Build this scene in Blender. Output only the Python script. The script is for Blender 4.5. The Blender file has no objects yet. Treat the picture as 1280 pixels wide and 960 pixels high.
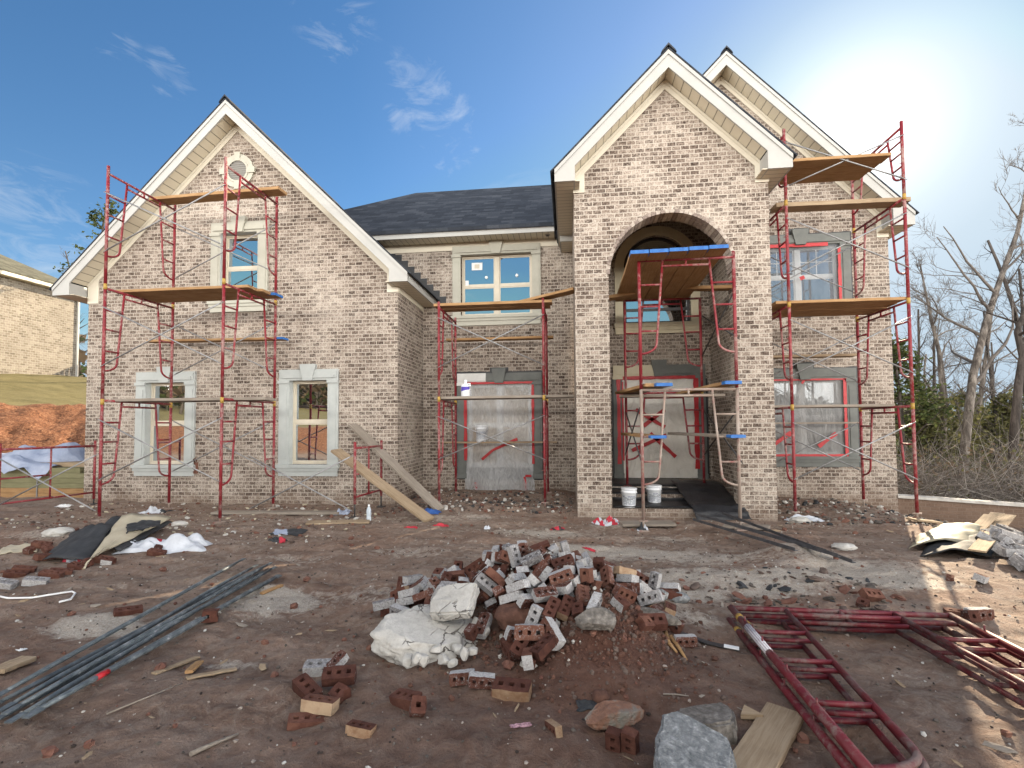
import bpy, bmesh, math, random
from mathutils import Vector, Matrix, Euler, noise
rnd = random.Random(7)
SC = bpy.context.scene
COL = SC.collection
# ------------------------------------------------------------------ camera model (pixels of the 1280x960 photograph)
FOC, PX, PY, EYE = 620.0, 640.0, 506.0, 1.6
_D = Vector((70.0, 25.0, FOC)).normalized()
_V = Vector((-114.0, -15206.0, FOC)); _V = (_V - _V.dot(_D)*_D).normalized()
_X = (-_V).cross(_D)
R3 = Matrix((_X, _D, _V))
def ray(px, py): return R3 @ Vector((px-PX, py-PY, FOC))
def at(px, py, Y):
    r = ray(px, py); t = Y/r.y
    return Vector((r.x*t, Y, EYE+r.z*t))
def sstep(a, b, x):
    t = max(0.0, min(1.0, (x-a)/(b-a))); return t*t*(3-2*t)
def gauss(x, y, cx, cy, rx, ry):
    return math.exp(-(((x-cx)/rx)**2 + ((y-cy)/ry)**2))
def height(x, y, fine=True):
    z = 0.05*noise.noise((x*.45, y*.45, 3.1))
    if fine and -9 < x < 7 and 1.5 < y < 9:
        for (a_, b_, c_) in ((.22, 5.55, 1.0), (.22, 6.95, .9), (-.16, 2.9, .5)):
            d_ = (y-b_-a_*x+.12*noise.noise((x*.7, b_, 0)))
            z += c_*(-.035*math.exp(-(d_/.13)**2)+.02*math.exp(-((abs(d_)-.24)/.09)**2))*(.6+.5*noise.noise((x*2.2, y*2.2, b_)))
    near = 1.0-sstep(14, 30, math.hypot(x, y-4))
    if fine and near > 0:
        z += near*(.040*noise.noise((x*1.6, y*1.9, 7.7)) + .028*noise.noise((x*4.3, y*5.2, 1.7)) +
                   .014*noise.noise((x*11, y*12, 4.2)) + .009*noise.noise((x*26, y*27, 9.2)))
    # heap of soil under the bricks, and its front lobe
    z += .40*gauss(x, y, -.36, 4.28, .60, .52) + .30*gauss(x, y, .24, 3.68, .40, .40) + .06*gauss(x, y, .3, 3.3, .6, .35) + .10*gauss(x, y, .65, 4.35, .5, .4)
    z += .16*gauss(x, y, 2.55, 6.15, .38, .3) + .07*gauss(x, y, 2.2, 5.3, .9, .3)
    z += .12*gauss(x, y, -8.3, 6.6, 2.2, .5) + .10*gauss(x, y, -6.2, 6.2, 1.0, .5) + .08*gauss(x, y, -1.5, 9.6, 1.6, .5)
    z += .10*sstep(9.6, 11, y)*sstep(-3.6, -3.0, x)*(1-sstep(-.2, .3, x))
    # red clay bank and lawn on the left
    s = -x*.77+y*.64
    m = sstep(-9, -13.5, x) if False else 1-sstep(-13.5, -9.0, x)
    if m > 0:
        b = 2.5*sstep(18.6, 26.6, s)
        if s > 19 and s < 28:
            w = sstep(19, 21, s)*(1-sstep(25.4, 27.2, s))
            b += w*(.24*noise.noise((x*.9+y*.5, y*.9, 2.2))+.20*noise.noise((x*2.0+y*1.2, y*.9-x*.6, 5.5))+.12*noise.noise((x*5+y*3, y*2.4-x*1.5, 8.5)))
        b += 2.2*sstep(26, 40, s) + .02*max(0, s-40)
        if s > 26: b += .12*noise.noise((x*.5, y*.5, 1.1))+.06*noise.noise((x*1.7, y*1.7, 6))
        z += m*b
    # ground falls away to the right and behind
    z -= .50*sstep(5.2, 8.2, x)*sstep(6.5, 10.2, y)
    if y > 11.9 and x > 6.6:
        z -= min(7.0, (y-11.9)*.22)*sstep(6.6, 8.5, x)
    if x > 13:
        z -= min(5.0, (x-13)*.2)*(1-sstep(11.5, 12.5, y))
    if y < -6: z += 1.7*(1-sstep(-15, -8, y))+min(4.6, max(0, -15-y)*.10)
    return z
def gp(px, py, up=0.0):
    """point of the ground seen at a pixel"""
    r = ray(px, py).normalized(); t = 1.0; o = Vector((0, 0, EYE))
    while t < 60:
        p = o+r*t
        if p.z < height(p.x, p.y): break
        t += .02
    p = o+r*t; p.z = height(p.x, p.y)+up
    return p
# ------------------------------------------------------------------ object helpers
def tag(o, label=None, cat=None, group=None, kind=None):
    if label: o['label'] = label
    if cat: o['category'] = cat
    if group: o['group'] = group
    if kind: o['kind'] = kind
    return o
def thing(name, loc, label, cat, group=None):
    o = bpy.data.objects.new(name, None); COL.objects.link(o)
    o.location = loc; o.empty_display_size = .2
    return tag(o, label, cat, group)
def wloc(o):
    v = Vector((0, 0, 0))
    while o is not None: v = v+o.location; o = o.parent
    return v
def copy_tree(o, parent=None):
    c = o.copy(); COL.objects.link(c)
    if parent is not None: c.parent = parent
    for ch in [x for x in CHILDREN.get(o.name, [])]: CHILDREN.setdefault(c.name, []).append(copy_tree(ch, c))
    return c
CHILDREN = {}
class MB:
    def __init__(s): s.v = []; s.f = []; s.m = []; s.sm = []
    def add(s, vs, fs, mi=0, smooth=False):
        b = len(s.v); s.v += [tuple(v) for v in vs]
        for f in fs: s.f.append(tuple(i+b for i in f)); s.m.append(mi); s.sm.append(smooth)
        return s
    def box(s, x0, x1, y0, y1, z0, z1, mi=0):
        vs = [(x, y, z) for z in (z0, z1) for y in (y0, y1) for x in (x0, x1)]
        return s.add(vs, [(0, 2, 3, 1), (4, 5, 7, 6), (0, 1, 5, 4), (2, 6, 7, 3), (0, 4, 6, 2), (1, 3, 7, 5)], mi)
    def obox(s, M, sx, sy, sz, mi=0):
        vs = [M @ Vector((x*sx/2, y*sy/2, z*sz/2)) for z in (-1, 1) for y in (-1, 1) for x in (-1, 1)]
        return s.add(vs, [(0, 2, 3, 1), (4, 5, 7, 6), (0, 1, 5, 4), (2, 6, 7, 3), (0, 4, 6, 2), (1, 3, 7, 5)], mi)
    def bar(s, p, q, w, h, mi=0, up=(0, 0, 1)):
        p = Vector(p); q = Vector(q); d = q-p; L = d.length; d.normalize()
        u = Vector(up); sd = d.cross(u)
        if sd.length < 1e-4: sd = d.cross(Vector((1, 0, 0)))
        sd.normalize(); u = sd.cross(d)
        M = Matrix((d, sd, u)).transposed().to_4x4(); M.translation = (p+q)/2
        return s.obox(M, L, w, h, mi)
    def tube(s, pts, r, n=8, mi=0, cap=True, smooth=True):
        pts = [Vector(p) for p in pts]; k = len(pts)
        rs = r if isinstance(r, (list, tuple)) else [r]*k
        t0 = (pts[1]-pts[0]).normalized()
        a = t0.cross(Vector((0, 0, 1)))
        if a.length < .05: a = t0.cross(Vector((1, 0, 0)))
        a.normalize(); vs = []
        for i in range(k):
            if i == 0: t = t0
            elif i == k-1: t = (pts[i]-pts[i-1]).normalized()
            else: t = ((pts[i]-pts[i-1]).normalized()+(pts[i+1]-pts[i]).normalized())
            if t.length < 1e-6: t = t0
            t.normalize(); a = (a-a.dot(t)*t)
            if a.length < 1e-5: a = t.orthogonal()
            a.normalize(); b = t.cross(a)
            for j in range(n):
                an = 2*math.pi*j/n
                vs.append(pts[i]+(a*math.cos(an)+b*math.sin(an))*rs[i])
        fs = []
        for i in range(k-1):
            for j in range(n):
                fs.append((i*n+j, i*n+(j+1) % n, (i+1)*n+(j+1) % n, (i+1)*n+j))
        s.add(vs, fs, mi, smooth)
        if cap:
            b = len(s.v)-len(vs)
            s.f.append(tuple(b+j for j in reversed(range(n)))); s.m.append(mi); s.sm.append(False)
            s.f.append(tuple(b+(k-1)*n+j for j in range(n))); s.m.append(mi); s.sm.append(False)
        return s
    def prism(s, pts, y0, y1, mi=0):
        """outline in x,z (counter-clockwise seen from -y) extruded from y0 to y1"""
        n = len(pts)
        vs = [(x, y0, z) for x, z in pts]+[(x, y1, z) for x, z in pts]
        fs = [tuple(range(n)), tuple(reversed(range(n, 2*n)))]
        fs += [(i, i+n, (i+1) % n+n, (i+1) % n) for i in range(n)]
        return s.add(vs, fs, mi)
    def slab(s, quad, n, th, mi=0):
        """quad of 3-D points pushed by th along -n"""
        n = Vector(n).normalized()*th
        vs = [Vector(q) for q in quad]+[Vector(q)-n for q in quad]
        k = len(quad)
        fs = [tuple(range(k)), tuple(reversed(range(k, 2*k)))]+[(i, i+k, (i+1) % k+k, (i+1) % k) for i in range(k)]
        return s.add(vs, fs, mi)
    def build(s, name, mats, parent=None, local=False, offset=None):
        me = bpy.data.meshes.new(name); me.from_pydata(s.v, [], s.f)
        if not isinstance(mats, (list, tuple)): mats = [mats]
        for m in mats: me.materials.append(m)
        me.polygons.foreach_set('material_index', s.m); me.polygons.foreach_set('use_smooth', s.sm)
        me.update()
        bm = bmesh.new(); bm.from_mesh(me); bmesh.ops.recalc_face_normals(bm, faces=bm.faces[:]); bm.to_mesh(me); bm.free()
        return link(name, me, parent, local, offset)
def link(name, me, parent=None, local=False, offset=None):
    o = bpy.data.objects.new(name, me); COL.objects.link(o)
    if parent is not None:
        o.parent = parent; CHILDREN.setdefault(parent.name, []).append(o)
        if not local: o.location = -wloc(parent)
    elif offset is not None:            # top-level mesh written in world space: put its origin at its base
        off = Vector(offset); me.transform(Matrix.Translation(-off)); o.location = off
    return o
def wall_holes(name, outline, holes, y0, y1, mats, parent):
    """wall in the xz plane at y0 with openings, thickness towards y1"""
    bm = bmesh.new(); es = []
    for loop in [outline]+holes:
        vs = [bm.verts.new((x, y0, z)) for x, z in loop]
        for i in range(len(vs)): es.append(bm.edges.new((vs[i], vs[(i+1) % len(vs)])))
    bmesh.ops.triangle_fill(bm, edges=es, use_beauty=True, use_dissolve=False)
    ext = bmesh.ops.extrude_face_region(bm, geom=bm.faces[:])
    for g in ext['geom']:
        if isinstance(g, bmesh.types.BMVert): g.co.y = y1
    bmesh.ops.recalc_face_normals(bm, faces=bm.faces[:])
    me = bpy.data.meshes.new(name); bm.to_mesh(me); bm.free()
    for m in (mats if isinstance(mats, (list, tuple)) else [mats]): me.materials.append(m)
    return link(name, me, parent)
# ------------------------------------------------------------------ materials
class NT:
    def __init__(s, name):
        s.mat = bpy.data.materials.new(name); s.mat.use_nodes = True
        s.t = s.mat.node_tree; s.t.nodes.clear()
        s.out = s.n('ShaderNodeOutputMaterial')
    def n(s, typ, **kw):
        nd = s.t.nodes.new(typ)
        for k, v in kw.items():
            if k.startswith('i_'):
                key = k[2:].replace('_', ' ')
                nd.inputs[int(key) if key.isdigit() else key].default_value = v
            else: setattr(nd, k, v)
        return nd
    def l(s, a, b): s.t.links.new(a, b)
    def math(s, op, a, b=None, c=None, clamp=False):
        nd = s.n('ShaderNodeMath', operation=op, use_clamp=clamp)
        for i, x in enumerate((a, b, c)):
            if x is None: continue
            if isinstance(x, (int, float)): nd.inputs[i].default_value = x
            else: s.l(x, nd.inputs[i])
        return nd.outputs[0]
    def mix(s, fac, a, b, mode='MIX'):
        nd = s.n('ShaderNodeMix', data_type='RGBA', blend_type=mode)
        for sock, x in ((nd.inputs[0], fac), (nd.inputs[6], a), (nd.inputs[7], b)):
            if isinstance(x, (int, float)): sock.default_value = x
            elif isinstance(x, tuple): sock.default_value = (*x[:3], 1)
            else: s.l(x, sock)
        return nd.outputs[2]
    def noise(s, vec, scale, detail=4, rough=.6, dist=0):
        nd = s.n('ShaderNodeTexNoise'); nd.inputs['Scale'].default_value = scale
        nd.inputs['Detail'].default_value = detail; nd.inputs['Roughness'].default_value = rough
        nd.inputs['Distortion'].default_value = dist
        if vec is not None: s.l(vec, nd.inputs['Vector'])
        return nd.outputs['Fac']
    def ramp(s, fac, stops, interp='LINEAR'):
        nd = s.n('ShaderNodeValToRGB'); cr = nd.color_ramp; cr.interpolation = interp
        while len(cr.elements) < len(stops): cr.elements.new(.5)
        for e, (p, c) in zip(cr.elements, stops):
            e.position = p; e.color = (*c[:3], 1) if isinstance(c, tuple) else (c, c, c, 1)
        s.l(fac, nd.inputs[0]); return nd.outputs[0]
    def bump(s, h, dist=.01, strength=1.0, normal=None):
        nd = s.n('ShaderNodeBump'); nd.inputs['Distance'].default_value = dist; nd.inputs['Strength'].default_value = strength
        s.l(h, nd.inputs['Height'])
        if normal is not None: s.l(normal, nd.inputs['Normal'])
        return nd.outputs[0]
    def pos(s): return s.n('ShaderNodeNewGeometry').outputs['Position']
    def obj(s): return s.n('ShaderNodeTexCoord').outputs['Object']
    def scaled(s, vec, sc):
        nd = s.n('ShaderNodeMapping'); nd.inputs['Scale'].default_value = sc; s.l(vec, nd.inputs['Vector']); return nd.outputs[0]
    def principled(s, color, rough=.7, metallic=0.0, spec=.5, normal=None, **kw):
        nd = s.n('ShaderNodeBsdfPrincipled')
        for key, x in (('Base Color', color), ('Roughness', rough), ('Metallic', metallic), ('Specular IOR Level', spec)):
            if isinstance(x, tuple): nd.inputs[key].default_value = (*x[:3], 1)
            elif isinstance(x, (int, float)): nd.inputs[key].default_value = x
            else: s.l(x, nd.inputs[key])
        if normal is not None: s.l(normal, nd.inputs['Normal'])
        for k, x in kw.items():
            key = k.replace('_', ' ')
            if isinstance(x, (int, float)): nd.inputs[key].default_value = x
            else: s.l(x, nd.inputs[key])
        s.l(nd.outputs[0], s.out.inputs['Surface']); return nd
def noisy(name, stops, scale=6, rough=.8, bump=.004, metallic=0, spec=.4, detail=6, stretch=None, world=False, bscale=None, rnd_obj=0.0):
    t = NT(name); v = t.pos() if world else t.obj()
    if rnd_obj:
        oi = t.n('ShaderNodeObjectInfo').outputs['Random']
        off = t.n('ShaderNodeVectorMath', operation='ADD'); t.l(v, off.inputs[0])
        cb = t.n('ShaderNodeCombineXYZ'); r2 = t.math('MULTIPLY', oi, 37.0)
        t.l(r2, cb.inputs[0]); t.l(r2, cb.inputs[1]); t.l(cb.outputs[0], off.inputs[1]); v = off.outputs[0]
    v2 = t.scaled(v, stretch) if stretch else v
    f = t.noise(v2, scale, detail, .65)
    c = t.ramp(f, stops)
    if rnd_obj:
        k = t.math('ADD', t.math('MULTIPLY', oi, rnd_obj), 1-rnd_obj*.6)
        hs = t.n('ShaderNodeHueSaturation'); t.l(c, hs.inputs['Color']); t.l(k, hs.inputs['Value']); c = hs.outputs[0]
    nrm = None
    if bump:
        f2 = t.noise(v2, bscale or scale*4, 5, .6); nrm = t.bump(f2, bump)
    t.principled(c, rough, metallic, spec, nrm)
    return t.mat
def brick_mat(name, stops, mortar, pitch=.154, course=.0762, gap=.0165, smear=.35, seed=0.0, world=True):
    t = NT(name)
    g = t.n('ShaderNodeNewGeometry'); sp = t.n('ShaderNodeSeparateXYZ'); t.l(g.outputs['Position'], sp.inputs[0])
    sn = t.n('ShaderNodeSeparateXYZ'); t.l(g.outputs['True Normal'], sn.inputs[0])
    ax = t.math('ABSOLUTE', sn.outputs[0]); side = t.math('GREATER_THAN', ax, .7)
    az = t.math('GREATER_THAN', t.math('ABSOLUTE', sn.outputs[2]), .7)
    u = t.math('ADD', t.math('MULTIPLY', sp.outputs[0], t.math('SUBTRACT', 1.0, side)), t.math('MULTIPLY', sp.outputs[1], side))
    v = t.math('ADD', t.math('MULTIPLY', sp.outputs[2], t.math('SUBTRACT', 1.0, az)), t.math('MULTIPLY', sp.outputs[1], az))
    # hand laid: joints wander a few millimetres
    wob = t.noise(g.outputs['Position'], 5.0, 2, .5)
    v = t.math('ADD', v, t.math('MULTIPLY', t.math('SUBTRACT', wob, .5), .010))
    cb = t.n('ShaderNodeCombineXYZ'); t.l(t.math('ADD', u, 50.03+seed), cb.inputs[0]); t.l(t.math('ADD', v, 40.0), cb.inputs[1])
    br = t.n('ShaderNodeTexBrick', offset=.5, squash=1.0)
    t.l(cb.outputs[0], br.inputs['Vector'])
    for k, x in (('Color1', (0, 0, 0, 1)), ('Color2', (1, 1, 1, 1)), ('Mortar', (.5, .5, .5, 1)), ('Scale', 1.0), ('Mortar Size', gap/2),
                 ('Mortar Smooth', .25), ('Bias', 0.0), ('Brick Width', pitch), ('Row Height', course)): br.inputs[k].default_value = x
    n1 = t.noise(g.outputs['Position'], 34, 5, .72); n2 = t.noise(g.outputs['Position'], 9, 4, .6); n3 = t.noise(g.outputs['Position'], .9, 5, .6)
    idx = t.math('ADD', t.math('ADD', .20, t.math('MULTIPLY', br.outputs['Color'], .50)), t.math('MULTIPLY', t.math('SUBTRACT', n1, .5), 2.0))
    idx = t.math('ADD', idx, t.math('MULTIPLY', t.math('SUBTRACT', n2, .5), .5), clamp=True)
    bc = t.ramp(idx, stops)
    # lime smear over parts of the wall
    sm = t.ramp(t.math('ADD', t.math('MULTIPLY', n1, .6), t.math('MULTIPLY', n3, .7)), [(.62, 0.0), (.82, 1.0)])
    bc = t.mix(t.math('MULTIPLY', sm, smear), bc, mortar)
    mc = t.mix(t.math('MULTIPLY', t.noise(g.outputs['Position'], 24, 4, .7), .55), mortar, tuple(c*.62 for c in mortar))
    c = t.mix(br.outputs['Fac'], bc, mc)
    n6 = t.noise(t.scaled(g.outputs['Position'], (1, 1, .45)), 2.3, 5, .65, .8)
    c = t.mix(.6, c, t.ramp(n3, [(.3, (.80, .78, .76)), (.7, (1.05, 1.04, 1.02))]), 'MULTIPLY')
    c = t.mix(.5, c, t.ramp(n6, [(.32, (.74, .72, .71)), (.5, (1, 1, 1)), (.72, (1.10, 1.10, 1.10))]), 'MULTIPLY')
    mud = t.math('MULTIPLY', t.ramp(t.math('ADD', t.math('ADD', t.math('MULTIPLY', sp.outputs[2], .9), .35), t.math('MULTIPLY', t.math('SUBTRACT', t.noise(g.outputs['Position'], 3.2, 6, .7), .5), 1.0)), [(.30, 1.0), (.62, 0.0)]), .6)
    if world: c = t.mix(mud, c, (.16, .108, .078))
    hgt = t.math('SUBTRACT', t.math('MULTIPLY', n1, .45), br.outputs['Fac'])
    nrm = t.bump(hgt, .007, .9)
    t.principled(c, .93, 0, .2, nrm)
    return t.mat
SKY_AIR, SKY_DUST, SKY_SAT, SKY_STR = 1.0, .15, 1.24, .057
SKY_LIM = (2.95, 3.8, 4.6)
CL_WISP, FILL_BACK, CL_SUN, FILL_LOW = (5.2, 5.5, 5.9), (20, 19.2, 18), (26, 25.5, 24), (130, 124, 115)
SUN_STR, EXPO = 5.0, 1.55
SIM = [
(-0.459,4.865,0.15,0.209,0.723,0.641,-0.152,'red'),
(0.269,4.458,0.265,0.352,-0.172,-0.321,0.862,'white2'),
(-1.269,4.858,0.045,0.207,0.034,-0.047,-0.977,'white'),
(-0.282,5.065,0.084,0.004,-0.379,0.914,-0.143,'grey'),
(0.321,4.661,0.156,0.942,-0.161,0.018,-0.292,'tan'),
(-0.183,4.406,0.426,0.786,0.093,-0.259,-0.554,'white'),
(-1.104,4.075,0.125,0.453,0.37,-0.352,-0.731,'white'),
(-0.496,4.408,0.427,0.234,0.637,0.732,-0.059,'halfred'),
(-0.668,4.861,0.131,0.475,-0.141,0.139,0.858,'white'),
(-0.721,4.686,0.215,0.005,0.219,-0.974,0.059,'white'),
(0.574,4.386,0.22,0.12,0.863,-0.491,0.022,'white'),
(-0.955,4.511,0.176,0.665,0.083,-0.193,-0.717,'white2'),
(-0.006,4.504,0.3,0.895,-0.164,0.231,0.346,'white'),
(-1.351,4.108,0.068,0.043,-0.127,0.989,0.06,'halfred'),
(-0.727,4.948,0.175,0.718,0.416,-0.531,-0.171,'half'),
(0.111,4.123,0.346,0.402,-0.147,0.038,-0.903,'white2'),
(-0.37,4.001,0.37,0.293,-0.915,-0.221,-0.171,'white2'),
(-0.559,3.836,0.234,0.055,0.25,-0.501,-0.827,'white'),
(-0.538,4.635,0.291,0.095,0.203,0.916,-0.333,'halfred'),
(-0.364,3.823,0.343,0.746,0.163,0.425,0.486,'halfred'),
(-0.283,4.736,0.223,0.639,-0.155,0.243,0.714,'white2'),
(0.361,4.116,0.292,0.598,-0.777,0.005,0.199,'red'),
(-1.085,4.266,0.162,0.286,0.715,-0.575,-0.276,'white'),
(-0.367,3.788,0.239,0.96,0.249,-0.118,0.056,'white'),
(0.59,4.093,0.212,0.368,0.131,0.124,0.912,'tan'),
(0.495,4.272,0.241,0.109,0.693,-0.694,-0.162,'half'),
(-1.191,4.322,0.114,0.213,-0.809,0.481,-0.262,'half'),
(-1.399,4.595,0.035,0.049,-0.048,0.016,0.998,'half'),
(0.213,4.062,0.369,0.551,0.127,-0.145,-0.812,'white2'),
(-0.432,3.803,0.316,0.765,0.372,-0.014,-0.525,'halfred'),
(-0.211,3.741,0.278,0.876,0.25,-0.161,0.379,'red'),
(0.302,4.342,0.315,0.002,0.098,0.216,-0.971,'tan'),
(-0.681,3.894,0.266,0.305,-0.328,-0.154,0.881,'red'),
(0.102,4.372,0.324,0.507,0.033,0.212,0.835,'white2'),
(-0.119,4.449,0.444,0.837,-0.102,0.495,0.209,'white2'),
(-0.04,4.948,0.134,0.054,0.038,0.336,0.94,'red'),
(-0.801,4.376,0.297,0.61,-0.734,-0.264,-0.142,'half'),
(-0.535,4.759,0.222,0.03,0.096,0.254,-0.962,'red'),
(-0.294,3.617,0.334,0.524,0.744,0.395,0.129,'white'),
(-0.146,4.742,0.212,0.143,0.796,0.569,-0.15,'white'),
(-1.215,4.061,0.093,0.512,0.49,0.472,0.524,'red'),
(-1.037,4.514,0.151,0.045,-0.653,0.72,-0.229,'white'),
(0.015,4.26,0.371,0.08,0.954,-0.256,-0.135,'white'),
(-0.856,3.901,0.172,0.082,-0.26,0.956,0.11,'red'),
(-1.243,4.533,0.071,0.067,0.725,0.674,0.126,'white'),
(-0.388,4.677,0.263,0.214,0.628,-0.698,0.27,'white2'),
(-1.321,4.215,0.096,0.618,-0.755,-0.209,0.054,'white2'),
(-0.697,5.023,0.084,0.211,-0.137,-0.494,0.832,'white'),
(-0.959,4.859,0.099,0.547,0.145,-0.38,-0.732,'white2'),
(-1.399,4.478,0.048,0.01,-0.064,-0.996,0.057,'red'),
(-0.031,3.563,0.315,0.762,0.272,-0.061,0.584,'tan'),
(-0.017,3.817,0.354,0.107,0.681,0.712,0.138,'half'),
(-1.365,4.359,0.069,0.023,-0.036,0.997,-0.069,'white'),
(-0.606,5.129,0.062,0.053,0.539,-0.841,0.007,'red'),
(-0.983,4.167,0.172,0.715,0.227,-0.111,-0.652,'red'),
(-0.425,3.669,0.334,0.948,-0.2,-0.162,-0.185,'white'),
(-0.818,4.443,0.265,0.945,-0.115,-0.295,0.078,'grey'),
(-0.168,3.495,0.21,0.234,-0.17,-0.181,0.94,'white'),
(0.19,5.072,0.091,0.409,0.318,-0.643,-0.564,'red'),
(-0.846,4.95,0.106,0.279,0.511,-0.773,-0.252,'red'),
(-0.53,4.998,0.175,0.773,-0.528,-0.285,-0.208,'half'),
(0.332,4.874,0.116,0.285,-0.385,0.549,-0.685,'white'),
(-0.761,3.9,0.28,0.309,-0.596,0.704,-0.233,'red'),
(-1.096,3.901,0.11,0.282,-0.95,-0.131,-0.026,'white'),
(-0.009,3.821,0.422,0.939,0.076,-0.157,-0.295,'white'),
(0.541,4.724,0.118,0.713,-0.224,-0.079,-0.66,'white'),
(-0.88,4.641,0.175,0.848,-0.028,-0.233,-0.475,'white'),
(-0.63,4.268,0.372,0.688,-0.18,-0.242,0.659,'red'),
(-0.129,3.908,0.347,0.037,-0.816,-0.535,-0.215,'white'),
(-0.943,3.937,0.197,0.454,0.775,0.433,0.073,'grey'),
(-0.168,3.698,0.344,0.377,0.793,-0.2,-0.435,'white'),
(-0.278,4.535,0.37,0.213,0.78,0.528,-0.258,'grey'),
(0.055,3.977,0.369,0.183,-0.02,-0.043,0.982,'white2'),
(-0.788,4.876,0.16,0.12,-0.58,-0.794,-0.136,'halfred'),
(-1.123,4.605,0.1,0.828,-0.127,-0.092,0.539,'half'),
(-0.625,3.593,0.159,0.148,-0.763,-0.572,-0.262,'white'),
(0.245,4.948,0.122,0.248,-0.73,-0.605,0.198,'white'),
(0.468,4.542,0.19,0.177,0.954,0.223,-0.093,'white'),
(0.153,4.177,0.394,0.79,0.07,0.135,0.594,'halfred'),
(0.425,4.26,0.299,0.054,0.892,0.403,0.195,'grey'),
(-0.127,4.034,0.398,0.141,-0.016,-0.781,0.608,'white'),
(0.643,4.616,0.167,0.839,0.543,0.013,0.019,'white'),
(0.033,4.364,0.388,0.137,0.322,0.936,0.036,'grey'),
(-0.067,3.725,0.396,0.942,0.075,-0.158,-0.288,'white'),
(-0.011,4.821,0.196,0.164,-0.656,0.489,-0.55,'white'),
(-0.299,3.833,0.356,0.247,-0.629,-0.63,0.383,'white'),
(-0.382,4.829,0.204,0.308,0.691,0.594,-0.274,'grey'),
(-0.941,4.232,0.255,0.948,0.04,0.075,-0.307,'white2'),
(-0.139,3.863,0.421,0.365,-0.266,0.826,-0.337,'halfred'),
(-0.737,4.554,0.335,0.859,0.39,-0.18,-0.277,'tan'),
(0.142,4.929,0.152,0.472,0.175,0.124,-0.855,'grey'),
(-0.262,4.963,0.116,0.906,-0.192,0.033,0.375,'grey'),
(-0.859,4.765,0.165,0.499,0.699,-0.499,-0.118,'white'),
(-0.098,4.162,0.399,0.87,-0.004,0.176,-0.461,'red'),
(0.55,4.015,0.252,0.01,0.417,0.857,0.303,'tan'),
(-0.818,4.167,0.278,0.072,0.501,-0.728,-0.463,'white2'),
(-0.434,4.687,0.332,0.822,-0.312,0.148,0.452,'white'),
(0.687,4.251,0.186,0.29,-0.09,0.086,-0.949,'white'),
(-0.722,4.041,0.35,0.051,-0.976,-0.165,0.133,'red'),
(-0.525,3.737,0.34,0.037,0.706,-0.593,0.385,'red'),
(-0.974,4.339,0.218,0.185,0.189,0.407,-0.874,'white'),
(0.419,3.952,0.326,0.93,-0.194,-0.012,-0.31,'red'),
(0.127,3.78,0.446,0.387,0.624,0.278,-0.619,'half'),
(-1.481,4.22,0.06,0.956,-0.019,-0.041,0.289,'white'),
(-1.118,3.849,0.173,0.019,0.041,-0.578,-0.815,'half'),
(0.257,4.779,0.193,0.305,0.906,-0.286,-0.059,'white'),
(-0.187,3.561,0.282,0.5,-0.858,-0.034,0.113,'tan'),
(-1.127,4.764,0.133,0.885,0.397,0.119,-0.213,'half'),
(-1.08,3.98,0.161,0.191,0.198,-0.934,-0.229,'white2'),
(-1.36,4.006,0.094,0.914,-0.372,-0.148,0.067,'halfred'),
(-0.009,4.635,0.288,0.891,0.43,0.074,0.13,'white2'),
(0.482,3.509,0.245,0.31,-0.21,0.252,-0.892,'half'),
(-0.385,4.42,0.442,0.577,-0.135,0.209,0.778,'grey'),
(-1.311,3.906,0.066,0.941,0.028,-0.031,0.335,'white'),
(-1.297,4.491,0.129,0.578,0.704,-0.359,-0.202,'white'),
(0.113,4.771,0.162,0.31,0.02,0.201,0.929,'white2'),
(-0.066,3.76,0.475,0.707,-0.684,-0.16,-0.086,'white'),
(-0.556,3.713,0.161,0.132,0.405,-0.487,-0.762,'halfred'),
(0.401,3.783,0.353,0.35,-0.005,-0.652,-0.673,'red'),
(-0.523,5.07,0.114,0.371,-0.676,0.626,-0.116,'halfred'),
(0.334,4.579,0.231,0.284,0.046,0.077,-0.955,'white2'),
(-0.655,4.572,0.304,0.868,-0.408,-0.18,-0.218,'white'),
(-0.05,4.721,0.273,0.387,-0.869,0.281,0.131,'white2'),
(0.532,4.222,0.287,0.102,-0.921,-0.338,0.167,'white2'),
(0.386,4.438,0.251,0.791,0.352,-0.324,-0.381,'white'),
(0.466,4.836,0.134,0.31,0.944,0.019,0.112,'grey'),
(0.458,4.096,0.365,0.016,0.435,0.874,-0.217,'grey'),
(-0.781,4.817,0.209,0.242,-0.948,0.204,0.024,'white2'),
(0.724,3.771,0.159,0.015,0.32,0.689,0.65,'red'),
(0.435,4.679,0.152,0.737,0.506,-0.325,-0.308,'white'),
(-0.197,3.918,0.411,0.441,-0.037,0.867,-0.228,'white'),
(-0.531,3.921,0.305,0.867,0.315,-0.332,0.195,'white'),
(-0.773,4.094,0.285,0.425,0.406,-0.128,-0.799,'red'),
(-0.451,5.182,0.07,0.568,-0.309,0.281,-0.709,'white'),
(0.579,4.14,0.291,0.075,0.885,0.331,-0.319,'white2'),
(-0.144,4.66,0.327,0.38,-0.08,0.794,-0.468,'white'),
(-0.055,5.113,0.089,0.143,0.28,0.879,0.358,'white'),
(0.63,3.84,0.21,0.475,0.687,0.518,0.184,'red'),
(-1.49,4.302,0.123,0.555,-0.786,-0.016,-0.271,'tan'),
(-0.543,4.063,0.378,0.566,-0.287,0.663,-0.397,'red'),
(-1.407,4.707,0.065,0.06,0.966,0.182,-0.174,'half'),
(0.387,4.995,0.144,0.533,0.146,-0.65,0.521,'red'),
(-0.674,3.463,0.124,0.264,-0.729,0.009,0.632,'halfred'),
(-0.619,3.681,0.296,0.169,-0.687,-0.687,-0.169,'white'),
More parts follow.
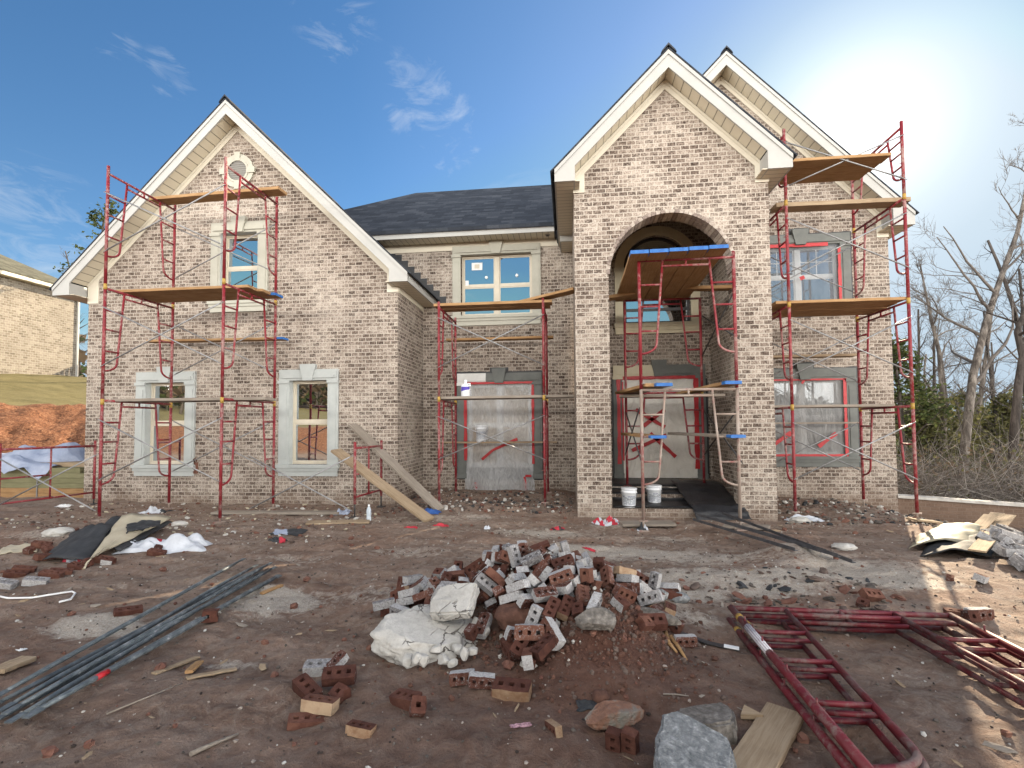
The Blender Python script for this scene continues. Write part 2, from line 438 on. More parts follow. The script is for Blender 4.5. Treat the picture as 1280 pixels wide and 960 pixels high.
(-0.237,3.94,0.454,0.039,0.44,-0.229,-0.867,'white'),
(-0.354,4.602,0.391,0.314,-0.008,-0.432,-0.845,'white'),
(-1.155,4.164,0.203,0.61,0.053,0.29,-0.735,'white'),
(-0.18,3.608,0.39,0.278,-0.93,-0.23,0.067,'white'),
(-1.111,4.619,0.169,0.145,-0.046,0.984,-0.094,'halfred'),
(-0.577,4.868,0.216,0.488,-0.092,-0.417,-0.761,'white2'),
(-0.132,3.497,0.322,0.068,-0.581,0.762,0.278,'white2'),
(-1.005,4.048,0.232,0.859,0.156,0.244,-0.421,'white'),
(-0.07,4.307,0.463,0.47,-0.578,0.351,-0.567,'white2'),
(-0.169,4.594,0.395,0.867,0.199,-0.201,-0.41,'white'),
(-0.389,5.089,0.106,0.42,0.749,0.511,0.043,'grey'),
(-0.697,4.647,0.326,0.021,-0.174,-0.334,0.926,'white'),
(0.016,4.762,0.355,0.167,-0.903,0.295,-0.265,'red'),
(-1.173,4.352,0.203,0.279,-0.696,0.478,-0.458,'red'),
(-1.146,4.475,0.22,0.508,0.711,-0.462,0.152,'grey'),
(-1.523,4.013,0.058,0.701,0.035,-0.06,-0.71,'halfred'),
(0.166,3.504,0.361,0.478,-0.313,0.675,-0.468,'white2'),
(-1.238,4.294,0.167,0.171,-0.534,-0.719,0.41,'white2'),
(0.844,4.354,0.167,0.089,-0.098,-0.99,0.046,'white2'),
(-0.854,4.463,0.326,0.566,-0.759,-0.307,-0.098,'red'),
(-0.223,5.14,0.166,0.014,-0.206,-0.953,-0.22,'halfred'),
(-0.257,5.046,0.156,0.184,-0.082,0.118,0.972,'red'),
(-0.259,4.473,0.501,0.207,-0.038,0.787,-0.58,'red'),
(0.293,4.015,0.398,0.056,0.68,0.559,0.471,'red'),
(0.417,4.9,0.165,0.363,-0.826,-0.28,0.329,'white'),
(0.161,3.986,0.439,0.677,-0.08,0.043,0.731,'white'),
(0.72,4.411,0.244,0.287,0.559,0.297,-0.719,'white2'),
(0.021,4.206,0.434,0.205,-0.708,0.66,0.144,'halfred'),
(-1.192,4.019,0.201,0.315,0.923,0.107,0.193,'red'),
(-1.03,3.913,0.256,0.222,0.826,-0.346,0.386,'white'),
(-0.253,4.777,0.283,0.864,0.465,-0.156,-0.115,'white'),
(-0.21,4.871,0.194,0.903,-0.27,0.182,0.28,'white'),
(0.07,5.062,0.129,0.431,-0.82,-0.146,0.347,'halfred'),
(0.207,3.806,0.394,0.555,-0.735,0.283,-0.266,'half'),
(-0.004,4.575,0.334,0.097,0.093,-0.939,0.316,'white2'),
(-0.597,3.935,0.371,0.318,-0.222,0.637,0.667,'grey'),
(-0.972,4.171,0.321,0.8,-0.592,-0.082,0.053,'white'),
(0.143,4.933,0.221,0.891,0.215,-0.006,-0.399,'white'),
(-1.44,4.43,0.129,0.42,0.382,-0.625,-0.537,'white'),
(-0.67,4.979,0.229,0.183,0.689,0.173,-0.68,'half'),
(-0.395,4.253,0.525,0.368,0.58,-0.478,0.548,'white'),
(-1.353,4.08,0.14,0.163,0.08,-0.139,-0.973,'white2'),
(-0.226,4.06,0.484,0.012,0.94,0.238,0.243,'white'),
(-0.641,3.834,0.374,0.249,-0.168,-0.907,-0.296,'white2'),
(-0.938,4.721,0.208,0.291,0.006,0.954,-0.072,'red'),
(-0.322,3.302,0.169,0.135,-0.512,0.776,0.343,'red'),
(0.058,3.456,0.307,0.66,0.266,0.049,-0.701,'half'),
(-1.254,4.622,0.156,0.67,-0.005,-0.188,0.719,'white'),
(-0.413,3.381,0.095,0.665,-0.532,0.371,-0.372,'white'),
(-0.613,4.063,0.396,0.617,-0.469,-0.383,0.504,'red'),
(-0.652,3.719,0.394,0.96,0.022,-0.02,0.277,'white'),
(0.086,3.997,0.445,0.481,-0.473,-0.555,0.488,'white'),
(-0.875,5.036,0.171,0.438,-0.001,0.226,-0.87,'halfred'),
(-0.372,4.768,0.347,0.11,-0.053,0.355,0.927,'grey'),
(0.373,3.59,0.324,0.918,0.073,0.233,-0.311,'half'),
(-0.963,4.008,0.282,0.963,0.251,0.069,0.068,'grey'),
(-0.355,3.414,0.17,0.676,0.678,0.288,0.022,'white'),
(-0.196,4.249,0.451,0.633,0.732,0.216,0.132,'grey'),
(-1.112,4.883,0.07,0.422,-0.527,-0.496,0.545,'red'),
(0.011,4.615,0.378,0.939,-0.315,0.098,0.097,'white'),
(0.035,4.81,0.278,0.806,-0.348,0.054,-0.475,'white'),
(-0.622,4.248,0.466,0.734,-0.622,-0.094,0.256,'red'),
(-0.414,4.053,0.412,0.218,0.216,-0.35,-0.885,'half'),
(0.014,4.114,0.468,0.318,0.629,-0.401,-0.585,'white2'),
(0.477,4.004,0.318,0.238,0.193,0.82,0.482,'white'),
(-0.431,4.918,0.211,0.207,0.346,-0.875,0.268,'white2'),
(0.089,3.628,0.386,0.016,0.734,-0.662,-0.154,'white'),
(0.038,4.505,0.369,0.059,-0.196,-0.324,-0.924,'halfred'),
(-1.547,4.064,0.114,0.061,-0.237,0.969,-0.034,'white2'),
(-0.742,4.516,0.419,0.727,0.015,-0.046,-0.685,'white2'),
(-0.378,3.676,0.414,0.93,-0.186,-0.179,-0.264,'white'),
(-0.27,4.144,0.508,0.202,-0.287,0.899,0.264,'white'),
(0.245,4.17,0.427,0.683,-0.357,0.384,0.508,'white'),
(-0.735,4.283,0.358,0.885,0.037,-0.45,-0.115,'white2'),
(-1.021,4.949,0.1,0.251,0.593,-0.554,-0.527,'half'),
(-0.684,3.929,0.404,0.212,0.327,0.67,-0.632,'white'),
(-1.218,4.73,0.08,0.092,0.789,-0.602,0.079,'white'),
(-0.88,3.559,0.401,0.701,0.701,-0.093,-0.093,'grey'),
(-0.633,5.127,0.137,0.073,-0.666,-0.733,0.116,'red'),
(-1.067,4.353,0.248,0.023,0.606,-0.673,0.423,'grey'),
(0.848,4.443,0.189,0.453,0.864,-0.214,-0.039,'white'),
(-1.107,4.134,0.243,0.298,0.219,-0.195,0.908,'white'),
(-0.24,3.358,0.137,0.957,0.201,-0.202,0.045,'white'),
(0.231,4.65,0.233,0.092,0.22,-0.107,-0.965,'white'),
(0.772,4.053,0.152,0.631,-0.117,0.11,-0.759,'tan'),
(-0.674,4.577,0.436,0.488,0.54,-0.515,-0.453,'white2'),
(-0.101,5.089,0.144,0.68,-0.471,-0.559,0.055,'red'),
(-0.564,4.177,0.483,0.178,-0.278,0.48,-0.813,'white'),
(-1.545,4.488,0.122,0.292,0.599,0.148,-0.731,'red'),
(-0.544,4.783,0.319,0.241,0.554,-0.441,-0.663,'white2'),
(-0.495,4.544,0.415,0.312,0.295,0.806,-0.408,'white2'),
(-0.635,4.426,0.377,0.808,0.536,-0.098,0.224,'white'),
(-0.409,3.925,0.439,0.097,-0.175,0.871,-0.45,'half'),
(-0.0,3.918,0.465,0.153,0.726,0.653,-0.151,'grey'),
(0.164,4.584,0.381,0.366,-0.518,-0.687,0.354,'white'),
(-0.303,4.025,0.523,0.109,0.192,0.155,-0.963,'grey'),
(-0.41,5.077,0.196,0.224,0.95,-0.193,0.104,'white2'),
(-1.337,3.851,0.134,0.201,0.189,0.65,0.708,'white2'),
(-0.977,4.088,0.317,0.943,0.161,0.27,0.114,'halfred'),
(-0.253,3.451,0.272,0.375,0.423,0.493,-0.662,'white2'),
(0.164,4.433,0.355,0.283,0.897,0.178,-0.29,'white'),
(0.626,4.724,0.174,0.204,-0.719,-0.206,0.632,'white'),
(-0.57,3.841,0.43,0.325,0.075,-0.923,0.192,'white2'),
(-1.385,4.612,0.109,0.215,0.269,-0.688,-0.639,'white'),
(-0.854,3.903,0.309,0.417,-0.446,0.435,0.662,'half'),
(0.601,3.884,0.29,0.247,0.007,0.827,0.505,'grey'),
(-1.17,4.563,0.226,0.964,0.222,-0.037,-0.14,'half'),
(-0.712,4.169,0.395,0.43,-0.153,0.509,0.73,'half'),
(0.199,4.568,0.291,0.699,-0.557,-0.432,0.119,'white'),
(-0.264,3.782,0.431,0.149,-0.728,-0.57,0.351,'white'),
(-1.323,4.257,0.195,0.124,-0.293,-0.092,0.944,'white'),
(-0.612,4.901,0.259,0.837,-0.426,0.015,0.342,'red'),
(0.294,4.282,0.414,0.072,-0.164,0.044,-0.983,'white'),
(0.11,4.201,0.46,0.065,-0.634,0.744,-0.203,'white2'),
(-0.883,5.086,0.127,0.226,-0.887,-0.402,0.011,'white'),
(-0.3,4.981,0.227,0.582,0.535,0.328,0.518,'halfred'),
(-1.365,4.159,0.18,0.193,-0.141,0.132,0.962,'white'),
(-1.335,4.35,0.189,0.326,0.125,0.932,0.094,'white'),
(-0.565,4.666,0.404,0.153,0.626,-0.53,0.551,'white'),
(-0.485,4.306,0.528,0.045,0.167,-0.978,-0.118,'grey'),
(-0.029,4.413,0.496,0.053,-0.597,-0.088,-0.795,'grey'),
(0.27,4.257,0.336,0.237,-0.853,0.465,0.018,'white'),
(-0.45,4.123,0.519,0.318,0.502,-0.235,0.769,'white2'),
(-1.433,4.489,0.196,0.434,-0.01,-0.073,-0.898,'white2'),
(-0.855,3.833,0.284,0.665,-0.639,-0.278,-0.267,'halfred'),
(0.138,4.652,0.281,0.483,0.396,-0.557,-0.547,'white2'),
(-0.506,4.145,0.49,0.082,-0.332,0.444,-0.828,'white2'),
(-0.996,4.365,0.293,0.037,0.597,-0.673,0.435,'white2'),
(0.615,4.556,0.214,0.933,-0.206,0.291,-0.041,'red'),
(-1.126,4.651,0.223,0.978,-0.068,-0.159,-0.12,'grey'),
(-0.198,4.904,0.259,0.589,0.366,0.669,0.266,'white'),
(-0.192,4.581,0.45,0.249,0.153,0.947,0.135,'white2'),
(-0.17,3.223,0.188,0.895,0.026,-0.198,0.398,'red'),
(-0.625,4.932,0.361,0.739,-0.652,0.149,-0.086,'red'),
(-0.054,4.034,0.498,0.232,-0.954,-0.157,-0.108,'red'),
(-0.731,4.752,0.268,0.023,0.183,-0.444,-0.877,'white'),
(0.451,4.203,0.39,0.253,-0.115,-0.167,-0.946,'tan'),
(-1.005,4.876,0.156,0.141,0.445,-0.83,-0.307,'red'),
(-1.075,4.748,0.204,0.642,0.268,0.309,-0.649,'half'),
(-0.406,3.82,0.42,0.109,-0.485,0.781,-0.378,'white'),
(0.094,4.834,0.222,0.336,0.805,-0.483,-0.073,'white2'),
(0.331,3.862,0.367,0.12,-0.018,-0.781,-0.613,'halfred'),
(-0.101,4.857,0.236,0.403,-0.745,-0.168,0.505,'red'),
(-0.288,4.944,0.301,0.001,-0.725,-0.682,-0.101,'white'),
(-0.969,4.581,0.224,0.071,-0.71,0.672,-0.198,'white'),
(0.613,4.492,0.253,0.829,0.497,0.164,-0.197,'white')]
M = {}
M['brick'] = brick_mat('pale_brick', [(0.0, (.046, .033, .027)), (.18, (.098, .073, .060)), (.38, (.180, .141, .116)), (.55, (.262, .214, .178)), (.76, (.375, .322, .275)), (1.0, (.51, .462, .408))],
                       (.53, .476, .414), smear=.45)
M['brick_tan'] = brick_mat('brown_brick', [(0, (.085, .052, .040)), (.5, (.16, .105, .08)), (1, (.25, .18, .14))], (.27, .21, .17), smear=.25, seed=.07)
M['brick_far'] = brick_mat('cream_brick', [(0, (.10, .082, .062)), (.4, (.215, .185, .15)), (1, (.33, .305, .26))], (.36, .33, .28), smear=.2, seed=.03, world=False, pitch=.26, course=.13, gap=.03)
M['fascia'] = noisy('fascia_paint', [(.3, (.335, .335, .32)), (.7, (.385, .38, .36))], 3, .5, .001)
M['frieze'] = noisy('frieze_paint', [(.3, (.56, .52, .43)), (.7, (.62, .58, .48))], 3, .55, .001)
def soffit_mat(name, axis, col=(.60, .545, .43)):
    t = NT(name); sp = t.n('ShaderNodeSeparateXYZ'); t.l(t.pos(), sp.inputs[0])
    f = t.math('FRACT', t.math('MULTIPLY', sp.outputs[axis], 1/.135))
    gr = t.math('LESS_THAN', f, .09)
    c = t.mix(gr, col, tuple(x*.42 for x in col))
    h = t.math('SUBTRACT', 1.0, gr); t.principled(c, .5, 0, .3, t.bump(h, .006)); return t.mat
M['soffit_x'] = soffit_mat('soffit_panels_along', 0)
M['soffit_y'] = soffit_mat('soffit_panels_across', 1)
M['stucco'] = noisy('stucco_trim', [(.3, (.35, .37, .36)), (.7, (.41, .43, .415))], 5, .8, .0015, bscale=60)  # bluish light on the lower windows is mixed into this trim colour
M['stucco_cream'] = noisy('cream_window_trim', [(.3, (.37, .36, .305)), (.7, (.43, .42, .36))], 5, .8, .0015, bscale=60)
M['stucco_warm'] = noisy('cream_stucco_trim', [(.3, (.56, .50, .36)), (.7, (.64, .58, .43))], 5, .8, .0015, bscale=60)
M['primer'] = noisy('primer_white', [(.3, (.62, .62, .60)), (.7, (.70, .70, .68))], 5, .8, .001)
M['grey_trim'] = noisy('grey_trim_paint', [(.3, (.115, .122, .115)), (.7, (.165, .172, .16))], 4, .75, .002, bscale=50)
M['membrane'] = noisy('black_membrane', [(.3, (.008, .008, .010)), (.7, (.02, .021, .024))], 9, .42, .01, spec=.5)
M['sash'] = noisy('tan_sash', [(.3, (.50, .45, .36)), (.7, (.56, .51, .41))], 4, .45, 0)
M['white_sash'] = noisy('white_sash', [(.3, (.66, .655, .64)), (.7, (.72, .715, .70))], 4, .45, 0)
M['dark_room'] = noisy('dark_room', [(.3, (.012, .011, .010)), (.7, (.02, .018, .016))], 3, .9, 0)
M['paper'] = noisy('white_paper', [(.3, (.68, .68, .68)), (.7, (.78, .78, .77))], 9, .8, 0)
def glass_mat(name, refl=.62, base=(.01, .012, .014)):
    t = NT(name)
    n = t.noise(t.pos(), 1.4, 2, .5); nrm = t.bump(n, .004, .6)
    d = t.n('ShaderNodeBsdfDiffuse'); d.inputs[0].default_value = (*base, 1)
    g = t.n('ShaderNodeBsdfGlossy'); g.inputs[0].default_value = (.92, .97, 1, 1); g.inputs['Roughness'].default_value = .012; t.l(nrm, g.inputs['Normal'])
    mx = t.n('ShaderNodeMixShader'); mx.inputs[0].default_value = refl
    t.l(d.outputs[0], mx.inputs[1]); t.l(g.outputs[0], mx.inputs[2]); t.l(mx.outputs[0], t.out.inputs[0]); return t.mat
M['glass'] = glass_mat('window_glass')
M['glass_dim'] = glass_mat('dim_window_glass', .18, (.16, .17, .18))
M['glass_blue'] = glass_mat('blue_reflecting_glass', .5, (.05, .06, .07))
M['glass_tan'] = glass_mat('boarded_window_glass', .08, (.42, .335, .24))
M['tan_board'] = noisy('tan_board', [(.3, (.40, .30, .20)), (.7, (.50, .40, .28))], 2.5, .8, 0)
def film_mat(name, base, amount, vary, scale=5.5):
    t = NT(name); v = t.scaled(t.pos(), (1.0, 1.0, .5))
    v = t.scaled(t.pos(), (1.6, 1.0, .55)); n = t.noise(v, scale, 7, .66, 2.6); n2 = t.noise(t.pos(), 1.1, 3, .5)
    nrm = t.bump(n, .06, 1.0)
    tr = t.n('ShaderNodeBsdfTransparent'); tr.inputs[0].default_value = (.93, .94, .95, 1)
    p = t.n('ShaderNodeBsdfPrincipled'); p.inputs['Base Color'].default_value = (*base, 1); p.inputs['Roughness'].default_value = .3
    p.inputs['Specular IOR Level'].default_value = .6
    t.l(nrm, p.inputs['Normal'])
    f = t.math('ADD', amount, t.math('MULTIPLY', t.math('SUBTRACT', t.math('ADD', n, n2), 1.0), vary), clamp=True)
    mx = t.n('ShaderNodeMixShader'); t.l(f, mx.inputs[0]); t.l(tr.outputs[0], mx.inputs[1]); t.l(p.outputs[0], mx.inputs[2])
    t.l(mx.outputs[0], t.out.inputs[0]); return t.mat
M['film'] = film_mat('plastic_film', (.74, .745, .75), .46, .7)
M['film_grey'] = film_mat('stretched_film', (.27, .27, .265), .60, .25, 2.5)
M['film_blue'] = film_mat('stretched_upper_film', (.30, .34, .38), .36, .3, 2.5)  # sky reflection on the upper window put into the film's colour
def opaque_film():
    t = NT('milky_film'); v = t.scaled(t.pos(), (1.0, 1.0, .6))
    n = t.noise(v, 3.5, 7, .62, 1.8); nrm = t.bump(n, .04, 1.0)
    t.principled(t.ramp(n, [(.3, (.62, .59, .53)), (.7, (.76, .73, .67))]), .35, 0, .5, nrm); return t.mat
M['milky'] = opaque_film()
M['tape'] = noisy('red_tape', [(.3, (.36, .011, .016)), (.7, (.47, .025, .032))], 14, .45, .001)
def shingle_mat(name, cols, axis_u, axis_v, world=True):
    t = NT(name); sp = t.n('ShaderNodeSeparateXYZ'); t.l(t.pos(), sp.inputs[0])
    cb = t.n('ShaderNodeCombineXYZ'); t.l(t.math('ADD', sp.outputs[axis_u], 60.0), cb.inputs[0]); t.l(t.math('ADD', sp.outputs[axis_v], 30.0), cb.inputs[1])
    br = t.n('ShaderNodeTexBrick', offset=.37); t.l(cb.outputs[0], br.inputs['Vector'])
    for k, x in (('Color1', (0, 0, 0, 1)), ('Color2', (1, 1, 1, 1)), ('Mortar', (.1, .1, .1, 1)), ('Scale', 1.0), ('Mortar Size', .004), ('Bias', 0.0), ('Brick Width', .30), ('Row Height', .1)):
        br.inputs[k].default_value = x
    n = t.noise(t.pos(), 30, 5, .7); n2 = t.noise(t.pos(), 1.3, 3, .6)
    i = t.math('ADD', t.math('MULTIPLY', br.outputs['Color'], .45), t.math('MULTIPLY', n, .55))
    i = t.math('ADD', i, t.math('MULTIPLY', t.math('SUBTRACT', n2, .5), .3))
    c = t.ramp(i, cols); fr = t.math('FRACT', t.math('MULTIPLY', t.math('ADD', sp.outputs[axis_v], 30.0), 10.0))
    nrm = t.bump(t.math('ADD', t.math('MULTIPLY', fr, -.6), t.math('MULTIPLY', n, .4)), .012)
    t.principled(c, .9, 0, .25, nrm); return t.mat
M['shingle'] = shingle_mat('charcoal_shingles', [(.2, (.016, .019, .025)), (.55, (.028, .033, .043)), (.85, (.062, .068, .080))], 0, 2)
M['shingle_y'] = shingle_mat('charcoal_shingles_side', [(.2, (.016, .019, .025)), (.55, (.028, .033, .043)), (.85, (.062, .068, .080))], 1, 2)
M['shingle_olive'] = shingle_mat('olive_shingles', [(.2, (.065, .062, .045)), (.55, (.10, .098, .072)), (.85, (.14, .135, .10))], 1, 2)
def red_steel(name, stops, amount, dirt=(.30, .26, .23), scale=22):
    t = NT(name); v = t.obj(); oi = t.n('ShaderNodeObjectInfo').outputs['Random']
    n = t.noise(v, 3, 4, .6); n2 = t.noise(v, scale, 6, .75); n3 = t.noise(v, 2.2, 3, .6)
    c = t.ramp(n, stops)
    sp = t.ramp(t.math('ADD', t.math('MULTIPLY', n2, .7), t.math('MULTIPLY', n3, .5)), [(.60, 0.0), (.72, amount)])
    c = t.mix(sp, c, dirt)
    t.principled(c, t.math('ADD', .5, t.math('MULTIPLY', sp, .35)), 0, .4, t.bump(n2, .0022)); return t.mat
M['red'] = red_steel('red_painted_steel', [(.25, (.13, .009, .014)), (.5, (.19, .013, .020)), (.75, (.25, .020, .029))], .75, (.33, .24, .215), 20)
M['red_old'] = red_steel('scuffed_red_steel', [(.25, (.07, .006, .010)), (.5, (.115, .009, .015)), (.75, (.155, .015, .022))], .8, (.165, .13, .115), 15)
M['grey_steel'] = red_steel('dirty_grey_steel', [(.25, (.20, .15, .12)), (.5, (.30, .24, .20)), (.75, (.36, .31, .27))], .8, (.20, .05, .05), 12)
M['zinc'] = noisy('galvanised_steel', [(.3, (.20, .20, .20)), (.7, (.34, .34, .345))], 14, .42, .001, metallic=.55)
M['zinc_dirty'] = noisy('dirty_galvanised_steel', [(.28, (.055, .065, .072)), (.5, (.115, .135, .145)), (.62, (.17, .19, .20)), (.72, (.42, .43, .43))], 12, .5, .0015, metallic=.25)
M['dark_steel'] = noisy('dark_steel', [(.3, (.035, .034, .036)), (.7, (.085, .08, .08))], 10, .5, .001, metallic=.4)
M['yellow'] = noisy('yellow_clip', [(.3, (.30, .17, .03)), (.7, (.42, .27, .06))], 9, .5, 0)
def plank_mat(name, a, b, c):
    t = NT(name); v = t.obj(); oi = t.n('ShaderNodeObjectInfo').outputs['Random']
    off = t.n('ShaderNodeVectorMath', operation='ADD'); t.l(v, off.inputs[0]); cb = t.n('ShaderNodeCombineXYZ')
    r2 = t.math('MULTIPLY', oi, 23.0); t.l(r2, cb.inputs[0]); t.l(r2, cb.inputs[2]); t.l(cb.outputs[0], off.inputs[1])
    gr = t.noise(t.scaled(off.outputs[0], (.7, 14, 14)), 4, 6, .7, .6); st = t.noise(off.outputs[0], 2.6, 4, .6)
    col = t.ramp(t.math('ADD', t.math('MULTIPLY', gr, .65), t.math('MULTIPLY', st, .4)), [(.3, a), (.52, b), (.75, c)])
    t.principled(col, .85, 0, .2, t.bump(gr, .002)); return t.mat
M['plank'] = plank_mat('scaffold_plank_wood', (.17, .095, .043), (.32, .19, .09), (.45, .29, .155))
M['plank_grey'] = plank_mat('weathered_plank_wood', (.15, .125, .10), (.24, .205, .17), (.34, .30, .26))
M['plank_pale'] = plank_mat('fresh_plank_wood', (.17, .115, .07), (.29, .215, .14), (.40, .315, .22))
M['blue'] = noisy('blue_end_paint', [(.3, (.012, .085, .30)), (.7, (.03, .15, .42))], 12, .6, 0)
M['green_lumber'] = plank_mat('treated_lumber', (.12, .115, .06), (.19, .18, .10), (.27, .25, .15))
# ------------------------------------------------------------------ the house
LW, MW, PF, RW = 9.8, 11.6, 8.8, 11.3
house = thing('brick_house', (-2.0, 11.3, 0), 'unfinished two storey pale brick house with steep front gables and an arched entrance', 'house')
def rect(x0, x1, z0, z1): return [(x0, z0), (x1, z0), (x1, z1), (x0, z1)]
def arc(cx, cz, r, a0, a1, n): return [(cx+r*math.cos(math.radians(a0+(a1-a0)*i/n)), cz+r*math.sin(math.radians(a0+(a1-a0)*i/n))) for i in range(n+1)]
W1, W2, W3 = (-9.09, -8.14, .81, 2.59), (-5.79, -4.93, .82, 2.58), (-7.39, -6.52, 4.30, 5.79)
MU, ML = (-2.52, -.80, 4.22, 5.71), (-2.40, -.81, .60, 2.62)
RU, RL = (4.23, 5.87, 4.13, 5.48), (4.21, 5.90, .89, 2.55)
DR = (1.22, 2.81, .40, 2.68)
AW = (1.29, 2.74, 3.86, 5.12)
arch_open = [(AW[0], AW[2]), (AW[1], AW[2])]+arc((AW[0]+AW[1])/2, AW[3], (AW[1]-AW[0])/2, 0, 180, 20)
arch_open = [(round(x, 4), round(z, 4)) for x, z in arch_open]
wall_holes('wall', [(-10.55, -.6), (-3.45, -.6), (-3.45, 4.62), (-7.05, 8.14), (-10.55, 4.72)], [rect(*W1), rect(*W2), rect(*W3)], LW, LW+.22, M['brick'], house)
wall_holes('wall', [(-3.45, -.6), (.16, -.6), (.16, 6.0), (-6.6, 6.0), (-6.6, 4.3), (-3.45, 4.3)], [rect(*MU), rect(*ML)], MW, MW+.22, M['brick'], house)
wall_holes('wall', [(.152, -.9), (6.85, -.9), (6.85, 6.0), (3.5, 9.42), (.152, 6.0)], [rect(*DR), arch_open, rect(*RU), rect(*RL)], RW, RW+.22, M['brick'], house)
w = MB(); w.box(-3.67, -3.45, LW+.22, MW, -.6, 4.47); w.build('wall', M['brick'], house)               # return of the garage wing
w = MB(); w.box(6.63, 6.85, RW+.22, 19, -1.6, 6.0); w.build('wall', M['brick'], house)
w = MB(); w.box(-10.55, -10.33, LW+.22, 18.6, -.6, 4.6); w.box(-10.55, 6.85, 18.6, 18.9, -2, 6.0); w.build('wall', M['brick'], house)
# portico
cx, spr, rad = 1.815, 4.25, 1.065
outl = [(.15, -.6), (.745, -.6), (.745, spr)]+arc(cx, spr, rad, 180, 0, 36)[1:-1]+[(2.885, spr), (2.885, -.6), (3.465, -.6), (3.465, 6.0), (1.80, 7.66), (.15, 6.0)]
wall_holes('wall', outl, [], PF, PF+.36, M['brick'], house)
w = MB(); w.box(.15, .48, PF+.36, RW-.002, -.6, 6.0); w.box(3.14, 3.465, PF+.36, RW-.002, -.6, 6.0); w.build('wall', M['brick'], house)
# ring of bricks on edge round the arch
mort = M['brick']
rg = MB(); nb = 42
M['ring_dark'] = noisy('arch_brick', [(.3, (.13, .10, .088)), (.6, (.27, .22, .19)), (.8, (.45, .40, .35))], 18, .95, .004, world=True)
M['ring_pale'] = noisy('pale_arch_brick', [(.3, (.26, .21, .18)), (.6, (.42, .37, .32)), (.8, (.52, .48, .43))], 18, .95, .004, world=True)
for i in range(nb):
    a = math.pi*(i+.5)/nb; dw = math.pi*rad/nb*.86
    Mx = Matrix.Translation((cx+math.cos(a)*(rad+.012), PF+.178, spr+math.sin(a)*(rad+.012))) @ Matrix.Rotation(-(a-math.pi/2), 4, 'Y')
    rg.obox(Mx, dw, .372, .055+.012*rnd.random(), rnd.choice((0, 0, 1)))
rg.build('arch_ring', [M['ring_dark'], M['ring_pale']], house)
pc = MB(); pc.box(.48, 3.14, PF+.36, RW, 6.25, 6.3); pc.build('porch_ceiling', M['soffit_y'], house)
st = MB(); st.box(.5, 3.12, PF+.03, 9.5, -.5, .14); st.box(.5, 3.12, 9.5, 9.85, -.5, .30); st.box(.5, 3.12, 9.85, RW, -.5, .40)
st.build('porch_step', M['brick'], house)
# membrane draped over the steps
def drape(name, path, x0, x1, mats, parent=None, seed=1, th=.006, wav=.012, skew=0, nx=14, **kw):
    """path: list of (y,z); a sheet following it between x0 and x1 with creases"""
    mb = MB(); vs = []; pts = []
    for (ya, za), (yb, zb) in zip(path, path[1:]):
        for k in range(4): pts.append((ya+(yb-ya)*k/4, za+(zb-za)*k/4))
    pts.append(path[-1]); n = len(pts)
    for k, off in ((0, 0.0), (1, -th)):
        for i in range(nx+1):
            for j, (y, z) in enumerate(pts):
                x = x0+(x1-x0)*i/nx+skew*j/n
                q = noise.noise((x*3.1+seed, j*.45, seed*1.7)); q2 = noise.noise((x*9+seed, j*1.1, seed))
                vs.append((x+.02*q2, y-wav*q-.006*q2, z+wav*abs(q)+.006*abs(q2)+off))
    N = (nx+1)*n; fs = []
    for i in range(nx):
        for j in range(n-1):
            a = i*n+j; fs.append((a, a+1, a+n+1, a+n)); fs.append((N+a, N+a+n, N+a+n+1, N+a+1))
    for i in range(nx):
        for j in (0, n-1):
            a = i*n+j; fs.append((a, a+n, a+N+n, a+N))
    for j in range(n-1):
        for i in (0, nx):
            a = i*n+j; fs.append((a, a+1, a+N+1, a+N))
    mb.add(vs, fs, 0, True)
    return mb.build(name, mats, parent, **kw)
